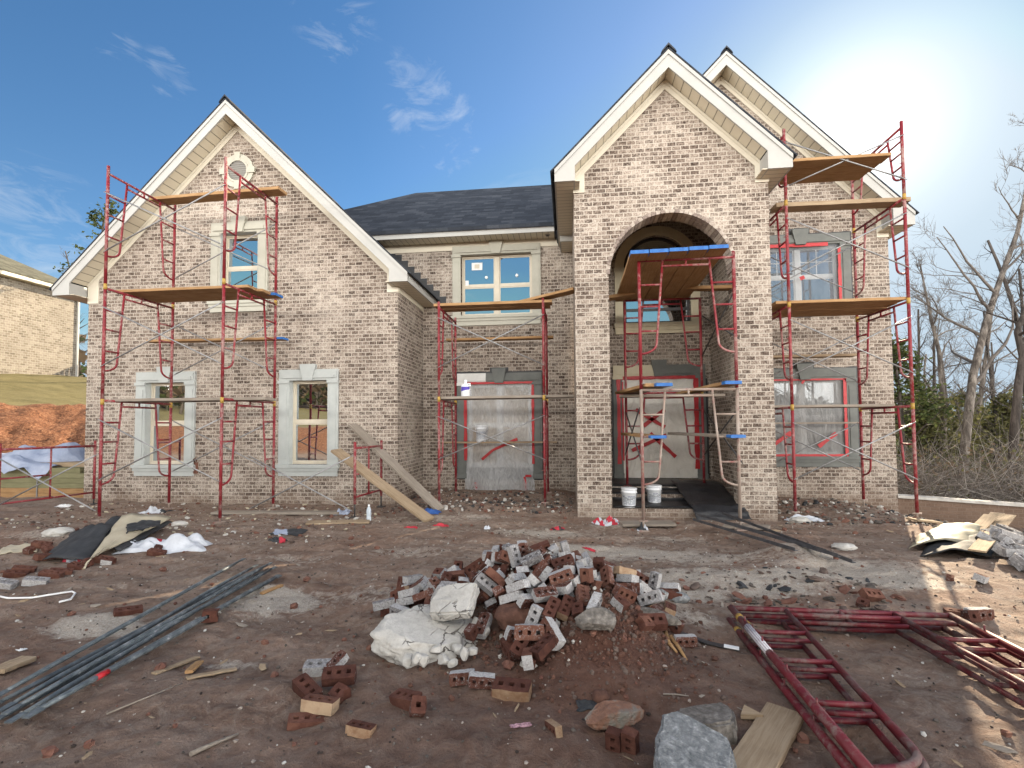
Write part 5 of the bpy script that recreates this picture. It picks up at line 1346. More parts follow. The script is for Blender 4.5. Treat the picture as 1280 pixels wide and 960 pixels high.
pbrick('white', 1224, 774, 10, 'whitewashed brick by the red rag in the sunlit dirt', (88, 0), .04)
pbrick('half', 1228, 727, 40, 'broken brick alone in the sunlit patch', (15, 10), .03)
pbrick('halfred', 1194, 726, -30, 'small broken brick alone in the sunlit patch, left', (15, 10), .015, .7)
pbrick('red', 1090, 752, 20, 'red brick behind the corner of the stacked frames', (40, 10), .05)
pbrick('halfred', 1088, 764, -40, 'dark broken brick at the corner of the stacked frames', (20, 10), .03)
for i, (px, py, rz, k) in enumerate([(64, 722, 20, 'red'), (76, 719, 40, 'red'), (98, 712, 5, 'red'), (112, 709, -15, 'halfred'), (45, 731, 30, 'grey'), (30, 716, 35, 'red'), (20, 722, 32, 'red'), (128, 703, 10, 'red'), (140, 706, 15, 'half'), (52, 684, 25, 'red'), (60, 690, -25, 'red'), (42, 693, 12, 'halfred'), (196, 694, 12, 'red'), (204, 690, 30, 'halfred'), (56, 700, 80, 'red'), (6, 735, 10, 'grey')]):
    pbrick(k, px, py, rz, 'brick in the strip of debris before the left tower', (10, 12), .03, group='bricks in the debris strip')
# rubble of grey blocks at the right edge
for i in range(46):
    px = rnd.uniform(1232, 1300); py = rnd.uniform(676, 728); 
    if py > 700+.35*(px-1232): continue
    q = Euler((rnd.uniform(-.7, .7), rnd.uniform(-.7, .7), rnd.uniform(0, 3.1))).to_quaternion()
    p = gp(px, py, .04+rnd.uniform(0, .12)); brick(rnd.choice(('grey', 'grey', 'white2', 'grey')), p, q, 'grey whitewashed brick in the rubble at the right edge', 'bricks in the right edge rubble', rnd.uniform(1.1, 1.5))
# ------------------------------------------------------------------ stones and mortar lumps
def lump(name, label, cat, center, size, mat, seed=0, sub=4, rough=.16, flat=None, angular=0, rot=0.0, group=None, base_cut=-.6):
    bm = bmesh.new(); bmesh.ops.create_icosphere(bm, subdivisions=sub, radius=1.0)
    r = random.Random(seed); planes = []
    for _ in range(angular):
        n = Vector((r.uniform(-1, 1), r.uniform(-1, 1), r.uniform(-.25, .9))).normalized(); planes.append((n, r.uniform(.62, .86)))
    if flat: planes.append((Vector((r.uniform(-.08, .08), r.uniform(-.08, .08), 1)).normalized(), flat))
    for v in bm.verts:
        c = v.co.copy(); k = 1+rough*noise.noise(c*1.4+Vector((seed*3.3, 0, 0)))+rough*.5*noise.noise(c*3.6+Vector((seed, 5, 0)))
        c *= k
        for n, d in planes:
            e = c.dot(n)-d
            if e > 0: c -= n*e
        c += c.normalized()*(rough*.14*noise.noise(c*9+Vector((0, seed, 0))))
        if c.z < base_cut: c.z = base_cut
        v.co = Vector((c.x*size[0], c.y*size[1], c.z*size[2]))
    me = bpy.data.meshes.new(name); bm.to_mesh(me); bm.free(); me.materials.append(mat)
    for f in me.polygons: f.use_smooth = not angular
    o = bpy.data.objects.new(name, me); COL.objects.link(o); o.location = center; o.rotation_euler = (0, 0, rot)
    return tag(o, label, cat, group)
M['granite'] = noisy('blue_grey_granite', [(.3, (.085, .09, .092)), (.45, (.16, .166, .168)), (.55, (.22, .225, .225)), (.68, (.36, .365, .36))], 26, .85, .02, bscale=30, detail=10)
M['granite_brown'] = noisy('brownish_granite', [(.3, (.065, .057, .05)), (.45, (.13, .115, .10)), (.55, (.18, .16, .14)), (.68, (.28, .255, .225))], 26, .85, .02, bscale=30, detail=10)
M['ochre_stone'] = noisy('ochre_boulder', [(.3, (.10, .055, .04)), (.48, (.22, .11, .07)), (.58, (.20, .17, .14)), (.7, (.14, .16, .14))], 7, .75, .02, bscale=26, detail=10)
M['mortar'] = noisy('dry_mortar', [(.3, (.34, .32, .29)), (.5, (.45, .43, .395)), (.7, (.56, .54, .505))], 7, .95, .006, bscale=50)
def cracked():
    t = NT('cracked_mortar'); v = t.obj(); w = t.noise(v, 6, 4, .6)
    add = t.n('ShaderNodeVectorMath', operation='ADD'); t.l(v, add.inputs[0]); cb = t.n('ShaderNodeCombineXYZ'); t.l(t.math('MULTIPLY', w, .25), cb.inputs[0]); t.l(t.math('MULTIPLY', w, .2), cb.inputs[1]); t.l(cb.outputs[0], add.inputs[1])
    vo = t.n('ShaderNodeTexVoronoi', feature='DISTANCE_TO_EDGE'); vo.inputs['Scale'].default_value = 7.5; t.l(add.outputs[0], vo.inputs['Vector'])
    gate = t.ramp(t.noise(v, 4.5, 3, .5), [(.48, 0.0), (.6, 1.0)])
    cr = t.math('MULTIPLY', t.ramp(vo.outputs['Distance'], [(0, 1.0), (.035, 0.0)]), gate)
    n = t.noise(v, 9, 6, .65); n2 = t.noise(v, 55, 5, .7)
    c = t.ramp(t.math('ADD', t.math('MULTIPLY', n, .6), t.math('MULTIPLY', n2, .4)), [(.3, (.34, .32, .29)), (.5, (.45, .43, .395)), (.7, (.56, .54, .505))])
    c = t.mix(cr, c, (.12, .10, .085))
    h = t.math('SUBTRACT', t.math('ADD', t.math('MULTIPLY', n2, .5), n), t.math('MULTIPLY', cr, 1.5))
    t.principled(c, .95, 0, .2, t.bump(h, .014)); return t.mat
M['cracked'] = cracked()
M['clod'] = noisy('red_clay_clod', [(.3, (.065, .030, .021)), (.6, (.12, .058, .040)), (.75, (.18, .09, .062))], 9, .95, .01, bscale=40)
def stone(name, label, px, py, size, mat, **kw):
    up = kw.pop('up', 0); p = gp(px, py, up+size[2]*.5); return lump(name, label, 'stone', p, size, mat, **kw)
def slabstone(label, pxs, zt, mat, seed, flare=1.12, tilt=(0, 0)):
    top = []
    for px, py in pxs:
        r_ = ray(px, py); t_ = (zt-EYE)/r_.z; top.append(Vector((r_.x*t_, r_.y*t_, zt)))
    c = sum(top, Vector())/len(top); g = height(c.x, c.y)
    bm = bmesh.new(); a = [bm.verts.new(v-c+Vector((0, 0, (v.x-c.x)*tilt[0]+(v.y-c.y)*tilt[1]))) for v in top]; b = []
    for v in a:
        b.append(bm.verts.new((v.co.x*flare, v.co.y*flare, g-zt-.05)))
    n = len(a); bm.faces.new(a); bm.faces.new(b[::-1])
    for i in range(n): bm.faces.new((a[i], b[i], b[(i+1) % n], a[(i+1) % n]))
    bmesh.ops.recalc_face_normals(bm, faces=bm.faces[:])
    bmesh.ops.bevel(bm, geom=bm.edges[:], offset=.012, segments=2, affect='EDGES')
    bmesh.ops.triangulate(bm, faces=bm.faces[:])
    for _ in range(4): bmesh.ops.subdivide_edges(bm, edges=[e for e in bm.edges if e.calc_length() > .018], cuts=1)
    for v in bm.verts:
        k = Vector((seed*2.1, 0, 0)); d = .016*noise.noise(v.co*8+k)+.010*abs(noise.noise(v.co*20+k))+.005*noise.noise(v.co*55+k)
        v.co += v.co.normalized()*d*1.3
    me = bpy.data.meshes.new('stone'); bm.to_mesh(me); bm.free(); me.materials.append(mat)
    o = bpy.data.objects.new('stone', me); COL.objects.link(o); o.location = c; return tag(o, label, 'stone')
slabstone('big angular blue grey granite stone at the bottom edge', [(828, 903), (846, 895), (906, 914), (917, 934), (898, 972), (822, 985), (820, 940)], .15, M['granite'], 4, tilt=(-.12, .12))
slabstone('brownish granite slab behind the big blue grey stone', [(842, 888), (846, 879), (903, 876), (918, 891), (914, 905), (890, 910), (850, 902)], .10, M['granite_brown'], 8, tilt=(.1, -.1))
stone('stone', 'orange brown wedge shaped boulder with a grey patch, propped on bricks', 768, 915, (.17, .085, .065), M['ochre_stone'], seed=9, angular=12, flat=.7, sub=5, rough=.16, rot=.35, up=.05)
stone('stone', 'dark angular stone on the soil right of the brick heap', 745, 789, (.14, .10, .08), M['granite_brown'], seed=21, angular=8, sub=4, rough=.1, up=.03)
stone('clay_clod', 'round red clay clod wedged in the front of the brick heap', 645, 792, (.15, .12, .105), M['clod'], seed=5, sub=4, rough=.22, up=.05)
stone('clay_clod', 'small round clay clod beside a black scrap in the red soil', 751, 878, (.05, .045, .04), M['clod'], seed=6, sub=3, rough=.2)
stone('stone', 'grey lump of stone in the pale dust right of the heap', 848, 752, (.10, .07, .05), M['granite'], seed=31, angular=7, sub=3)
stone('stone', 'grey stone among pale chips, right of the heap', 826, 748, (.08, .06, .05), M['granite'], seed=32, angular=7, sub=3)
stone('stone', 'grey round log-like lump right of the heap', 815, 776, (.20, .06, .055), M['granite_brown'], seed=33, sub=3, rough=.12, rot=-.5)
# big white mortar lump: dome with a smooth skin and crumbling front
mp = gp(536, 806, .05)
mc = lump('mortar_lump', 'large smooth white lump of set mortar at the left front of the heap', 'mortar lump', mp, (.37, .29, .17), M['cracked'], seed=14, sub=6, rough=.20, flat=.62, base_cut=-.5)
mc.rotation_euler = (math.radians(14), math.radians(8), .35)
sp_ = at(568, 752, 3.66)
def boxy(name, label, cat, c, half, mat, seed, rot):
    bm = bmesh.new(); bmesh.ops.create_cube(bm, size=2)
    for v in bm.verts: v.co = Vector((v.co.x*half[0]*(1+.12*noise.noise(v.co*3+Vector((seed, 0, 0)))), v.co.y*half[1]*(1+.15*noise.noise(v.co*5+Vector((0, seed, 0)))), v.co.z*half[2]))
    bmesh.ops.bevel(bm, geom=bm.edges[:], offset=.014, segments=2, affect='EDGES'); bmesh.ops.triangulate(bm, faces=bm.faces[:])
    for _ in range(5): bmesh.ops.subdivide_edges(bm, edges=[e for e in bm.edges if e.calc_length() > .014], cuts=1)
    for v in bm.verts:
        k = Vector((seed*2.1, 0, 0)); v.co += v.co.normalized()*(.020*noise.noise(v.co*7+k)+.012*abs(noise.noise(v.co*16+k))+.005*noise.noise(v.co*50+k))
        v.co.z += .012*noise.noise(v.co*6+k)
    me = bpy.data.meshes.new(name); bm.to_mesh(me); bm.free(); me.materials.append(mat)
    o = bpy.data.objects.new(name, me); COL.objects.link(o); o.location = c; o.rotation_euler = rot; return tag(o, label, cat)
boxy('mortar_slab', 'square white slab of mortar lying on top of the mortar lump', 'mortar slab', sp_, (.165, .13, .042), M['cracked'], 17, (math.radians(34), math.radians(-9), math.radians(-14)))
for i, (px, py, s) in enumerate([(596, 800, .075), (578, 800, .06), (560, 818, .065), (545, 826, .055), (572, 824, .05), (530, 836, .05), (555, 838, .055), (580, 832, .045), (510, 834, .05), (490, 826, .05), (484, 812, .04), (590, 826, .045), (606, 806, .05), (480, 800, .035), (520, 840, .04), (566, 842, .04)]):
    p = gp(px, py, .05+.04*rnd.random()); o = lump('mortar_chunk', 'angular white mortar chunk broken off the large lump', 'mortar chunk', p, (s, s*.85, s*.75), M['mortar'], seed=40+i, angular=10, sub=3, rough=.2, group='chunks broken off the mortar lump'); o.rotation_euler = (rnd.random(), rnd.random(), rnd.random()*6)
for i, (px, py, s, lb) in enumerate([(72, 668, .20, 'pale crumbly mortar heap behind the debris strip, far left'), (225, 657, .13, 'small white mortar spill by the foot of the left tower'), (1055, 686, .14, 'white mortar dollop on the small dirt mound near the right tower'), (1000, 652, .16, 'white mortar lump at the right pier'), (455, 667, .0, '')]):
    if s: 
        p = gp(px, py, .02); lump('mortar_lump', lb, 'mortar lump', p, (s, s*.7, s*.35), M['mortar'], seed=60+i, sub=4, rough=.3)
# ------------------------------------------------------------------ crumpled litter
def crumple(name, label, cat, px, py, sx, sy, amp, mats, seed=0, rot=0.0, up=.01, split=None, group=None, tail=False, thick=.004):
    p = gp(px, py); mb = MB(); n = 22; vs = []; ms = []
    cr, sr = math.cos(rot), math.sin(rot)
    for k in (0, 1):
        for i in range(n+1):
            for j in range(n+1):
                u, v = i/n-.5, j/n-.5
                rim = 1+.35*noise.noise((u*2.4+seed, v*2.4, seed*.7))
                x, y = u*sx*rim, v*sy*rim
                x, y = x*cr-y*sr, x*sr+y*cr
                q = noise.noise((u*3.2+seed, v*3.2, seed)); q2 = noise.noise((u*8+seed, v*8, seed*2))
                z = amp*(abs(q)*1.6+.35*abs(q2))*max(0, 1-(2*max(abs(u), abs(v)))**3)
                vs.append((p.x+x, p.y+y, height(p.x+x, p.y+y)+up+z-(thick if k else 0)))
    N = (n+1)**2; fs = []
    for i in range(n):
        for j in range(n):
            a = i*(n+1)+j; fs += [(a, a+n+1, a+n+2, a+1), (N+a, N+a+1, N+a+n+2, N+a+n+1)]
    mb.add(vs, fs, 0, True)
    if split:
        for k in range(len(mb.m)):
            f = mb.f[k]; c = vs[f[0]]
            mb.m[k] = 1 if split(c[0]-p.x, c[1]-p.y) else 0
    for a, b in [(i, i+1) for i in range(n)]:
        for s_ in (0, n): mb.add([], []); 
    o = mb.build(name, mats, None, offset=p); return tag(o, label, cat, group)
M['cloth'] = noisy('white_wrap', [(.3, (.42, .44, .48)), (.7, (.58, .60, .64))], 6, .6, .006)
M['redprint'] = noisy('red_print', [(.3, (.35, .015, .03)), (.7, (.48, .03, .05))], 6, .6, .004)
M['tarp_blue'] = noisy('pale_blue_tarp', [(.3, (.24, .28, .38)), (.6, (.33, .37, .47)), (.75, (.44, .47, .55))], 3, .45, .01)
M['bluecloth'] = noisy('blue_cloth', [(.3, (.012, .05, .20)), (.7, (.03, .10, .32))], 6, .7, .006)
M['felt'] = noisy('black_roof_felt', [(.3, (.018, .019, .021)), (.7, (.042, .044, .048))], 8, .75, .004)
M['feltback'] = noisy('tan_sheet_board', [(.3, (.36, .31, .22)), (.7, (.46, .41, .31))], 4, .8, .002)
stripe = lambda f, w: (lambda x, y: math.sin(f*(x*.8+y*.5)) > w)
crumple('litter_bag', 'crumpled white bag with red stripes at the foot of the left pier', 'bag', 758, 656, .40, .22, .17, [M['cloth'], M['redprint']], 3, split=stripe(38, .1))
crumple('litter_bag', 'small dark red crumpled wrapper left of the striped bag', 'wrapper', 697, 662, .2, .12, .05, [M['redprint'], M['felt']], 5, split=stripe(60, .1))
crumple('litter_rag', 'black and white rag below the grey scaffold leg', 'rag', 803, 663, .15, .12, .09, [M['felt'], M['cloth']], 6, split=stripe(50, .5))
crumple('litter_rag', 'blue crumpled cloth at the foot of the leaning grey plank', 'cloth', 538, 641, .34, .2, .09, [M['bluecloth']], 8)
crumple('litter_tape', 'red tape scrap left of the leaning brown plank foot', 'tape scrap', 513, 660, .2, .06, .02, [M['redprint']], 9)
crumple('litter_tape', 'red tape scrap by the leaning brown plank foot, right one', 'tape scrap', 551, 657, .24, .08, .03, [M['redprint']], 10)
crumple('litter_tape', 'short red strip alone behind the brick heap', 'tape scrap', 737, 687, .16, .05, .012, [M['redprint']], 12, rot=-.5)
crumple('wrap_sheet', 'long white torn wrap sheet right of the roofing felt pile', 'wrap', 205, 684, .95, .36, .2, [M['cloth'], M['redprint']], 13, rot=.35, split=lambda x, y: abs(x+.12) < .05 and abs(y) < .05)
crumple('wrap_sheet', 'white paper wrap at the foot of the wall behind the left tower', 'wrap', 195, 641, .55, .3, .10, [M['cloth'], M['felt']], 15, split=stripe(9, .65))
crumple('litter_bag', 'red and white wrapper at the front of the felt pile', 'wrapper', 98, 701, .26, .14, .09, [M['cloth'], M['redprint']], 16, split=stripe(30, .1))
crumple('litter_paper', 'white sheet of paper lying by the lumber stack', 'paper', 80, 633, .26, .2, .03, [M['paper']], 17)
crumple('litter_paper', 'pale blue scrap of paper left of the pipes', 'paper', 27, 814, .055, .035, .012, [M['paper']], 18)
crumple('litter_bag', 'pale blue plastic bag under the low end frame', 'bag', 428, 642, .28, .16, .12, [M['tarp_blue']], 19)
crumple('litter_sheet', 'flat blue grey plastic sheet on the dirt left of the leaning planks', 'sheet', 360, 665, .5, .25, .02, [M['tarp_blue'], M['felt']], 20, split=stripe(14, -.3))
crumple('litter_rag', 'red and black rag before the garage window', 'rag', 347, 677, .24, .12, .05, [M['felt'], M['redprint']], 22, split=stripe(30, .4))
crumple('litter_sheet', 'white plastic scraps right of the brick pier', 'sheet', 1005, 649, .55, .22, .07, [M['cloth']], 23)
crumple('litter_paper', 'small crumpled blue white paper in the dirt behind the heap', 'paper', 609, 661, .1, .07, .05, [M['cloth']], 24)
crumple('litter_rag', 'black scrap in the red soil right of the heap', 'scrap', 735, 884, .12, .06, .02, [M['felt']], 25)
crumple('pink_fibre', 'pink tangle of fibre on the dirt at the bottom', 'fibre', 651, 909, .11, .035, .012, [noisy('pink_fibre_stuff', [(.35, (.30, .15, .17)), (.6, (.62, .38, .44))], 60, .9, .01)], 26)
crumple('litter_rag', 'red rag hanging from the corner of the stacked frames', 'rag', 1208, 773, .1, .08, .06, [M['redprint']], 27)
# felt sheets and tan board on the debris strip
def bentsheet(name, label, cat, P, bend, mats, seed=0, th=.012, group=None, mi_back=0):
    """four corner points, lifted in the middle by bend"""
    a, b, c, d = [Vector(p) for p in P]; mb = MB(); n = 14; vs = []
    for k in (0, 1):
        for i in range(n+1):
            for j in range(n+1):
                u, v = i/n, j/n; p = (a*(1-u)+b*u)*(1-v)+(d*(1-u)+c*u)*v
                p = p+Vector((noise.noise((u*6+seed, v*6, 1)), noise.noise((u*6, v*6+seed, 5)), 0))*.035*(1 if (i in (0, n) or j in (0, n)) else .4); z = bend*math.sin(math.pi*u)+.03*noise.noise((u*3+seed, v*3, seed))+.018*noise.noise((u*8+seed, v*7, seed))
                vs.append((p.x, p.y, p.z+z-(th if k else 0)))
    N = (n+1)**2; fs = []
    for i in range(n):
        for j in range(n):
            q = i*(n+1)+j; fs += [(q, q+n+1, q+n+2, q+1), (N+q, N+q+1, N+q+n+2, N+q+n+1)]
    for i in range(n):
        for (q, s) in ((i*(n+1), n+1), (i*(n+1)+n, n+1), (i, 1), (n*(n+1)+i, 1)): fs.append((q, q+s, N+q+s, N+q))
    mb.add(vs, fs, 0, True)
    o = mb.build(name, mats, None, offset=(a+b+c+d)/4); return tag(o, label, cat, group)
def G(px, py, up=.02): return gp(px, py, up)
bentsheet('felt_sheet', 'black roofing felt sheet, the left one under the tan board', 'roofing felt', [G(48, 704), G(110, 706), G(140, 672, .16), G(92, 674, .10)], .06, [M['felt']], 3, group='roofing felt on the debris strip')
bentsheet('felt_sheet', 'black roofing felt sheet curled behind the tan board', 'roofing felt', [G(100, 690, .05), G(150, 694, .05), G(215, 664, .14), G(140, 662, .18)], .05, [M['felt']], 4, group='roofing felt on the debris strip')
bentsheet('sheet_board', 'tan thin board tilted on the black roofing felt', 'board', [G(104, 712, .02), G(122, 704, .10), G(214, 664, .20), G(152, 664, .22)], .03, [M['feltback']], 5)
bentsheet('felt_sheet', 'narrow roll of black felt in front of the tan board', 'roofing felt', [G(158, 681, .14), G(200, 672, .16), G(200, 668, .19), G(158, 674, .19)], .02, [M['felt']], 6, group='roofing felt on the debris strip')
bentsheet('sheet_board', 'flat pale sheet lying at the far left of the debris strip', 'board', [G(-5, 694), G(46, 692), G(52, 680), G(4, 686)], .01, [M['feltback']], 7)
# curled sheet metal and boards at the right
M['curl'] = noisy('pale_curled_panel', [(.3, (.20, .18, .125)), (.7, (.28, .255, .185))], 4, .6, .002)
bentsheet('curled_panel', 'pale curled panel at the edge of the sunlit patch', 'panel', [G(1136, 690, .04), G(1215, 692, .10), G(1228, 678, .22), G(1150, 672, .05)], .09, [M['curl']], 9)
bentsheet('curled_panel', 'dark underside panel lying below the pale curled one', 'panel', [G(1150, 697, .02), G(1240, 699, .03), G(1244, 680, .12), G(1160, 684, .04)], .07, [M['felt']], 10)
for i, (a, b) in enumerate([((1222, 700), (1262, 667)), ((1212, 694), (1248, 664)), ((1205, 690), (1240, 668))]):
    p, q = G(*a, .10), G(*b, .28); plank(['right', 'middle', 'left'][i]+' pale lath of the three propped on the curled panel', p, q, .16, .02, mat='plank_pale', cat='lath', name='lath', group='pale laths on the curled panel')
# white hose loop, dark strap, cable
mb = MB(); pts = [gp(px, py, .02) for px, py in [(-8, 748), (10, 752), (40, 750), (70, 745), (90, 742), (94, 745), (88, 752), (74, 756)]]; mb.tube(pts, .0085, 8)
o = mb.build('white_cable', M['paper'], None, offset=pts[0]); tag(o, 'white cable lying in a loop on the dirt at the left edge', 'cable')
mb = MB(); pts = [gp(px, py, .015) for px, py in [(836, 787), (850, 795), (866, 800), (885, 806), (905, 811), (924, 815)]]
for a, b in zip(pts, pts[1:]): mb.bar(a, b+(b-a)*.05, .05, .006)
o = mb.build('steel_strap', M['dark_steel'], None, offset=pts[0]); tag(o, 'dark strap with a white patch trailing from the brick heap', 'strap')
m2 = MB(); m2.bar(pts[4]+Vector((0, 0, .005)), pts[5]+Vector((0, 0, .005)), .047, .006, 0); c = m2.build('patch', M['paper'], o); c.location = -o.location
mb = MB(); mb.tube([gp(735, 905-2, .01), gp(700, 700, .01)], .001, 3) if False else None
for i, (a, b, lb) in enumerate([((795, 930), (795, 930), '')][:0]): pass
mb = MB(); p = gp(937, 899, .012); mb.add([p+Vector(v) for v in ((-.055, -.03, 0), (.065, -.02, 0), (-.01, .05, .01), (-.055, -.03, .025), (.065, -.02, .025), (-.01, .05, .035))], [(0, 2, 1), (3, 4, 5), (0, 1, 4, 3), (1, 2, 5, 4), (2, 0, 3, 5)])
o = mb.build('wood_offcut', M['plank_pale'], None, offset=p); tag(o, 'triangular wood offcut beside the granite slab', 'offcut')
for i, (pts_, lb) in enumerate([([(838, 798), (848, 812), (858, 828)], 'splintered brown branch piece right of the soil lobe'), ([(832, 792), (836, 806), (846, 818)], 'second splintered branch piece right of the soil lobe'), ([(829, 872), (845, 871), (861, 873)], 'thin pale stick lying on the red soil'), ([(238, 946), (262, 936), (298, 922)], 'long dark stick at the bottom left of the dirt'), ([(133, 897), (180, 876), (228, 857)], 'thin grey wire with white ends before the pipes')]):
    mb = MB(); P = [gp(px, py, .012) for px, py in pts_]; r0 = .016 if i < 2 else (.005 if i != 3 else .012); mb.tube(P, [r0, r0*.9, r0*.5], 6); o = mb.build('stick', M['plank'] if i < 2 else M['plank_grey'], None, offset=P[0]); tag(o, lb, 'stick')
# ------------------------------------------------------------------ lumber stack at the left
t = thing('lumber_stack', (-12.4, 11.3, 0), 'strapped stack of greenish treated lumber under a tarp, left of the garage', 'lumber')
r = random.Random(5)
def stackboard(x0, x1, y0, y1, z0, z1, m): mb = MB(); mb.box(x0, x1, y0, y1, z0, z1); o = mb.build('timber', M[m], t); return o
for row in range(6):
    z0 = -.02+row*.118
    for k in range(5):
        y0 = 10.35+k*.30; xo = r.uniform(-.12, .1); stackboard(-17.5+xo, -10.95+xo*.5-.05*row, y0, y0+.285, z0, z0+.112, 'green_lumber' if row > 1 else 'plank')
mb = MB(); mb.box(-12.36, -12.33, 10.33, 10.345, -.05, .69); mb.box(-12.36, -12.33, 10.33, 11.9, .6905, .70); mb.build('strap', M['zinc'], t)
for i in range(3):
    o = MB().box(-13.2+.1*i, -11.0+.07*i, 10.6+.25*i, 10.85+.25*i, .69+.001*i, .79).build('timber', M['plank_pale'], t)
bm_ = MB(); n = 40; vs = []
for i in range(n+1):
    for j in range(n+1):
        u, v = i/n, j/n; x = -17.3+5.3*u; y = 10.2+1.6*v
        z = .73+.22*abs(noise.noise((x*.9, y*1.3, 4)))+.16*abs(noise.noise((x*2.6, y*3, 9)))+.07*abs(noise.noise((x*7, y*8, 3)))+.32*gauss(x, y, -13.4, 11.2, .6, .5)+.30*gauss(x, y, -12.5, 11.35, .4, .4)
        if v < .1: z -= (.22+.25*noise.noise((x*1.7, 3, 3)))*(1-v/.1)
        if u > .93: z -= .15*(u-.93)/.07
        vs.append((x+.05*noise.noise((x*2, y*2, 1)), y-.03*noise.noise((x*4, 1, z)), z))
bm_.add(vs+[(a, b, c-.006) for a, b, c in vs], [f for i in range(n) for j in range(n) for q in [i*(n+1)+j] for f in ((q, q+n+1, q+n+2, q+1), (q+(n+1)**2, q+1+(n+1)**2, q+n+2+(n+1)**2, q+n+1+(n+1)**2))], 0, True)
o = bm_.build('tarp', M['tarp_blue'], None, offset=(-14.6, 11, .9)); tag(o, 'crumpled pale blue tarp thrown over the lumber stack', 'tarp')
# ------------------------------------------------------------------ low brick wall on the right
mb = MB(); wallp = [(6.86, 11.42), (9.4, 11.05), (13.5, 10.6), (20, 9.9)]
ztop = lambda x: .02-.055*(x-6.86)
for (xa, ya), (xb, yb_) in zip(wallp, wallp[1:]):
    n_ = Vector((yb_-ya, -(xb-xa), 0)).normalized()*-.11
    za, zb = ztop(xa), ztop(xb)
    q = [(xa-n_.x, ya-n_.y), (xb-n_.x, yb_-n_.y), (xb+n_.x, yb_+n_.y), (xa+n_.x, ya+n_.y)]
    zz = [za, zb, zb, za]
    mb.add([(x, y, -1.6) for x, y in q]+[(x, y, z) for (x, y), z in zip(q, zz)], [(0, 3, 2, 1), (4, 5, 6, 7), (0, 1, 5, 4), (1, 2, 6, 5), (2, 3, 7, 6), (3, 0, 4, 7)])
rw = mb.build('retaining_wall', M['brick_tan'], None, offset=(9.4, 11.05, -.6)); tag(rw, 'low red brick retaining wall with pale coping right of the house', 'wall')
mb = MB()
for (xa, ya), (xb, yb_) in zip(wallp, wallp[1:]):
    p, q = Vector((xa, ya, ztop(xa)+.03)), Vector((xb, yb_, ztop(xb)+.03)); mb.bar(p, q+(q-p)*.003, .30, .055)
c = mb.build('coping', M['mortar'], rw); c.location = -rw.location
# ------------------------------------------------------------------ neighbour house on the left lawn
nb_ = thing('neighbour_house', (-33, 22, 4.6), 'cream brick neighbour house with olive shingle roof above the clay bank', 'house')
mb = MB(); mb.box(-42, -30, 10, 27.3, 3.6, 10.0); mb.build('wall', M['brick_far'], nb_)
mb = MB(); e = .45; zt_ = 10.05; P = [(-42-e, 10-e, zt_), (-30+e, 10-e, zt_), (-30+e, 27.3+e, zt_), (-42-e, 27.3+e, zt_), (-36, 15.5, 13.6), (-36, 21.8, 13.6)]
mb.add(P+[(x, y, z-.1) for x, y, z in P[:4]], [(0, 1, 4), (1, 2, 5, 4), (2, 3, 5), (3, 0, 4, 5), (6, 7, 1, 0), (7, 8, 2, 1), (8, 9, 3, 2), (9, 6, 0, 3), (9, 8, 7, 6)]); rf = mb.build('roof', M['shingle_olive'], nb_)
mb = MB(); mb.box(-30+e-.03, -30+e+.02, 10-e, 27.3+e+.021, zt_-.28, zt_-.101); mb.box(-42, -30+e-.031, 27.3+e-.03, 27.3+e+.02, zt_-.28, zt_-.101); mb.build('fascia', M['frieze'], rf)
mb = MB(); mb.box(-29.998, -30+e-.032, 10, 27.2, zt_-.27, zt_-.25); mb.build('soffit', M['frieze'], rf)
mb = MB(); mb.box(-29.99, -29.9, 27.12, 27.22, 4.2, 9.8); mb.build('downpipe', M['fascia'], nb_)
ft = thing('picket_fence', (-29.6, 28.5, 4.6), 'short brown wooden fence behind the neighbour house', 'fence')
for i in range(14):
    mb = MB(); x = -30+i*.16; mb.box(x, x+.12, 28.4, 28.43, 4.3, 6.2); mb.build('picket', M['plank'], ft)
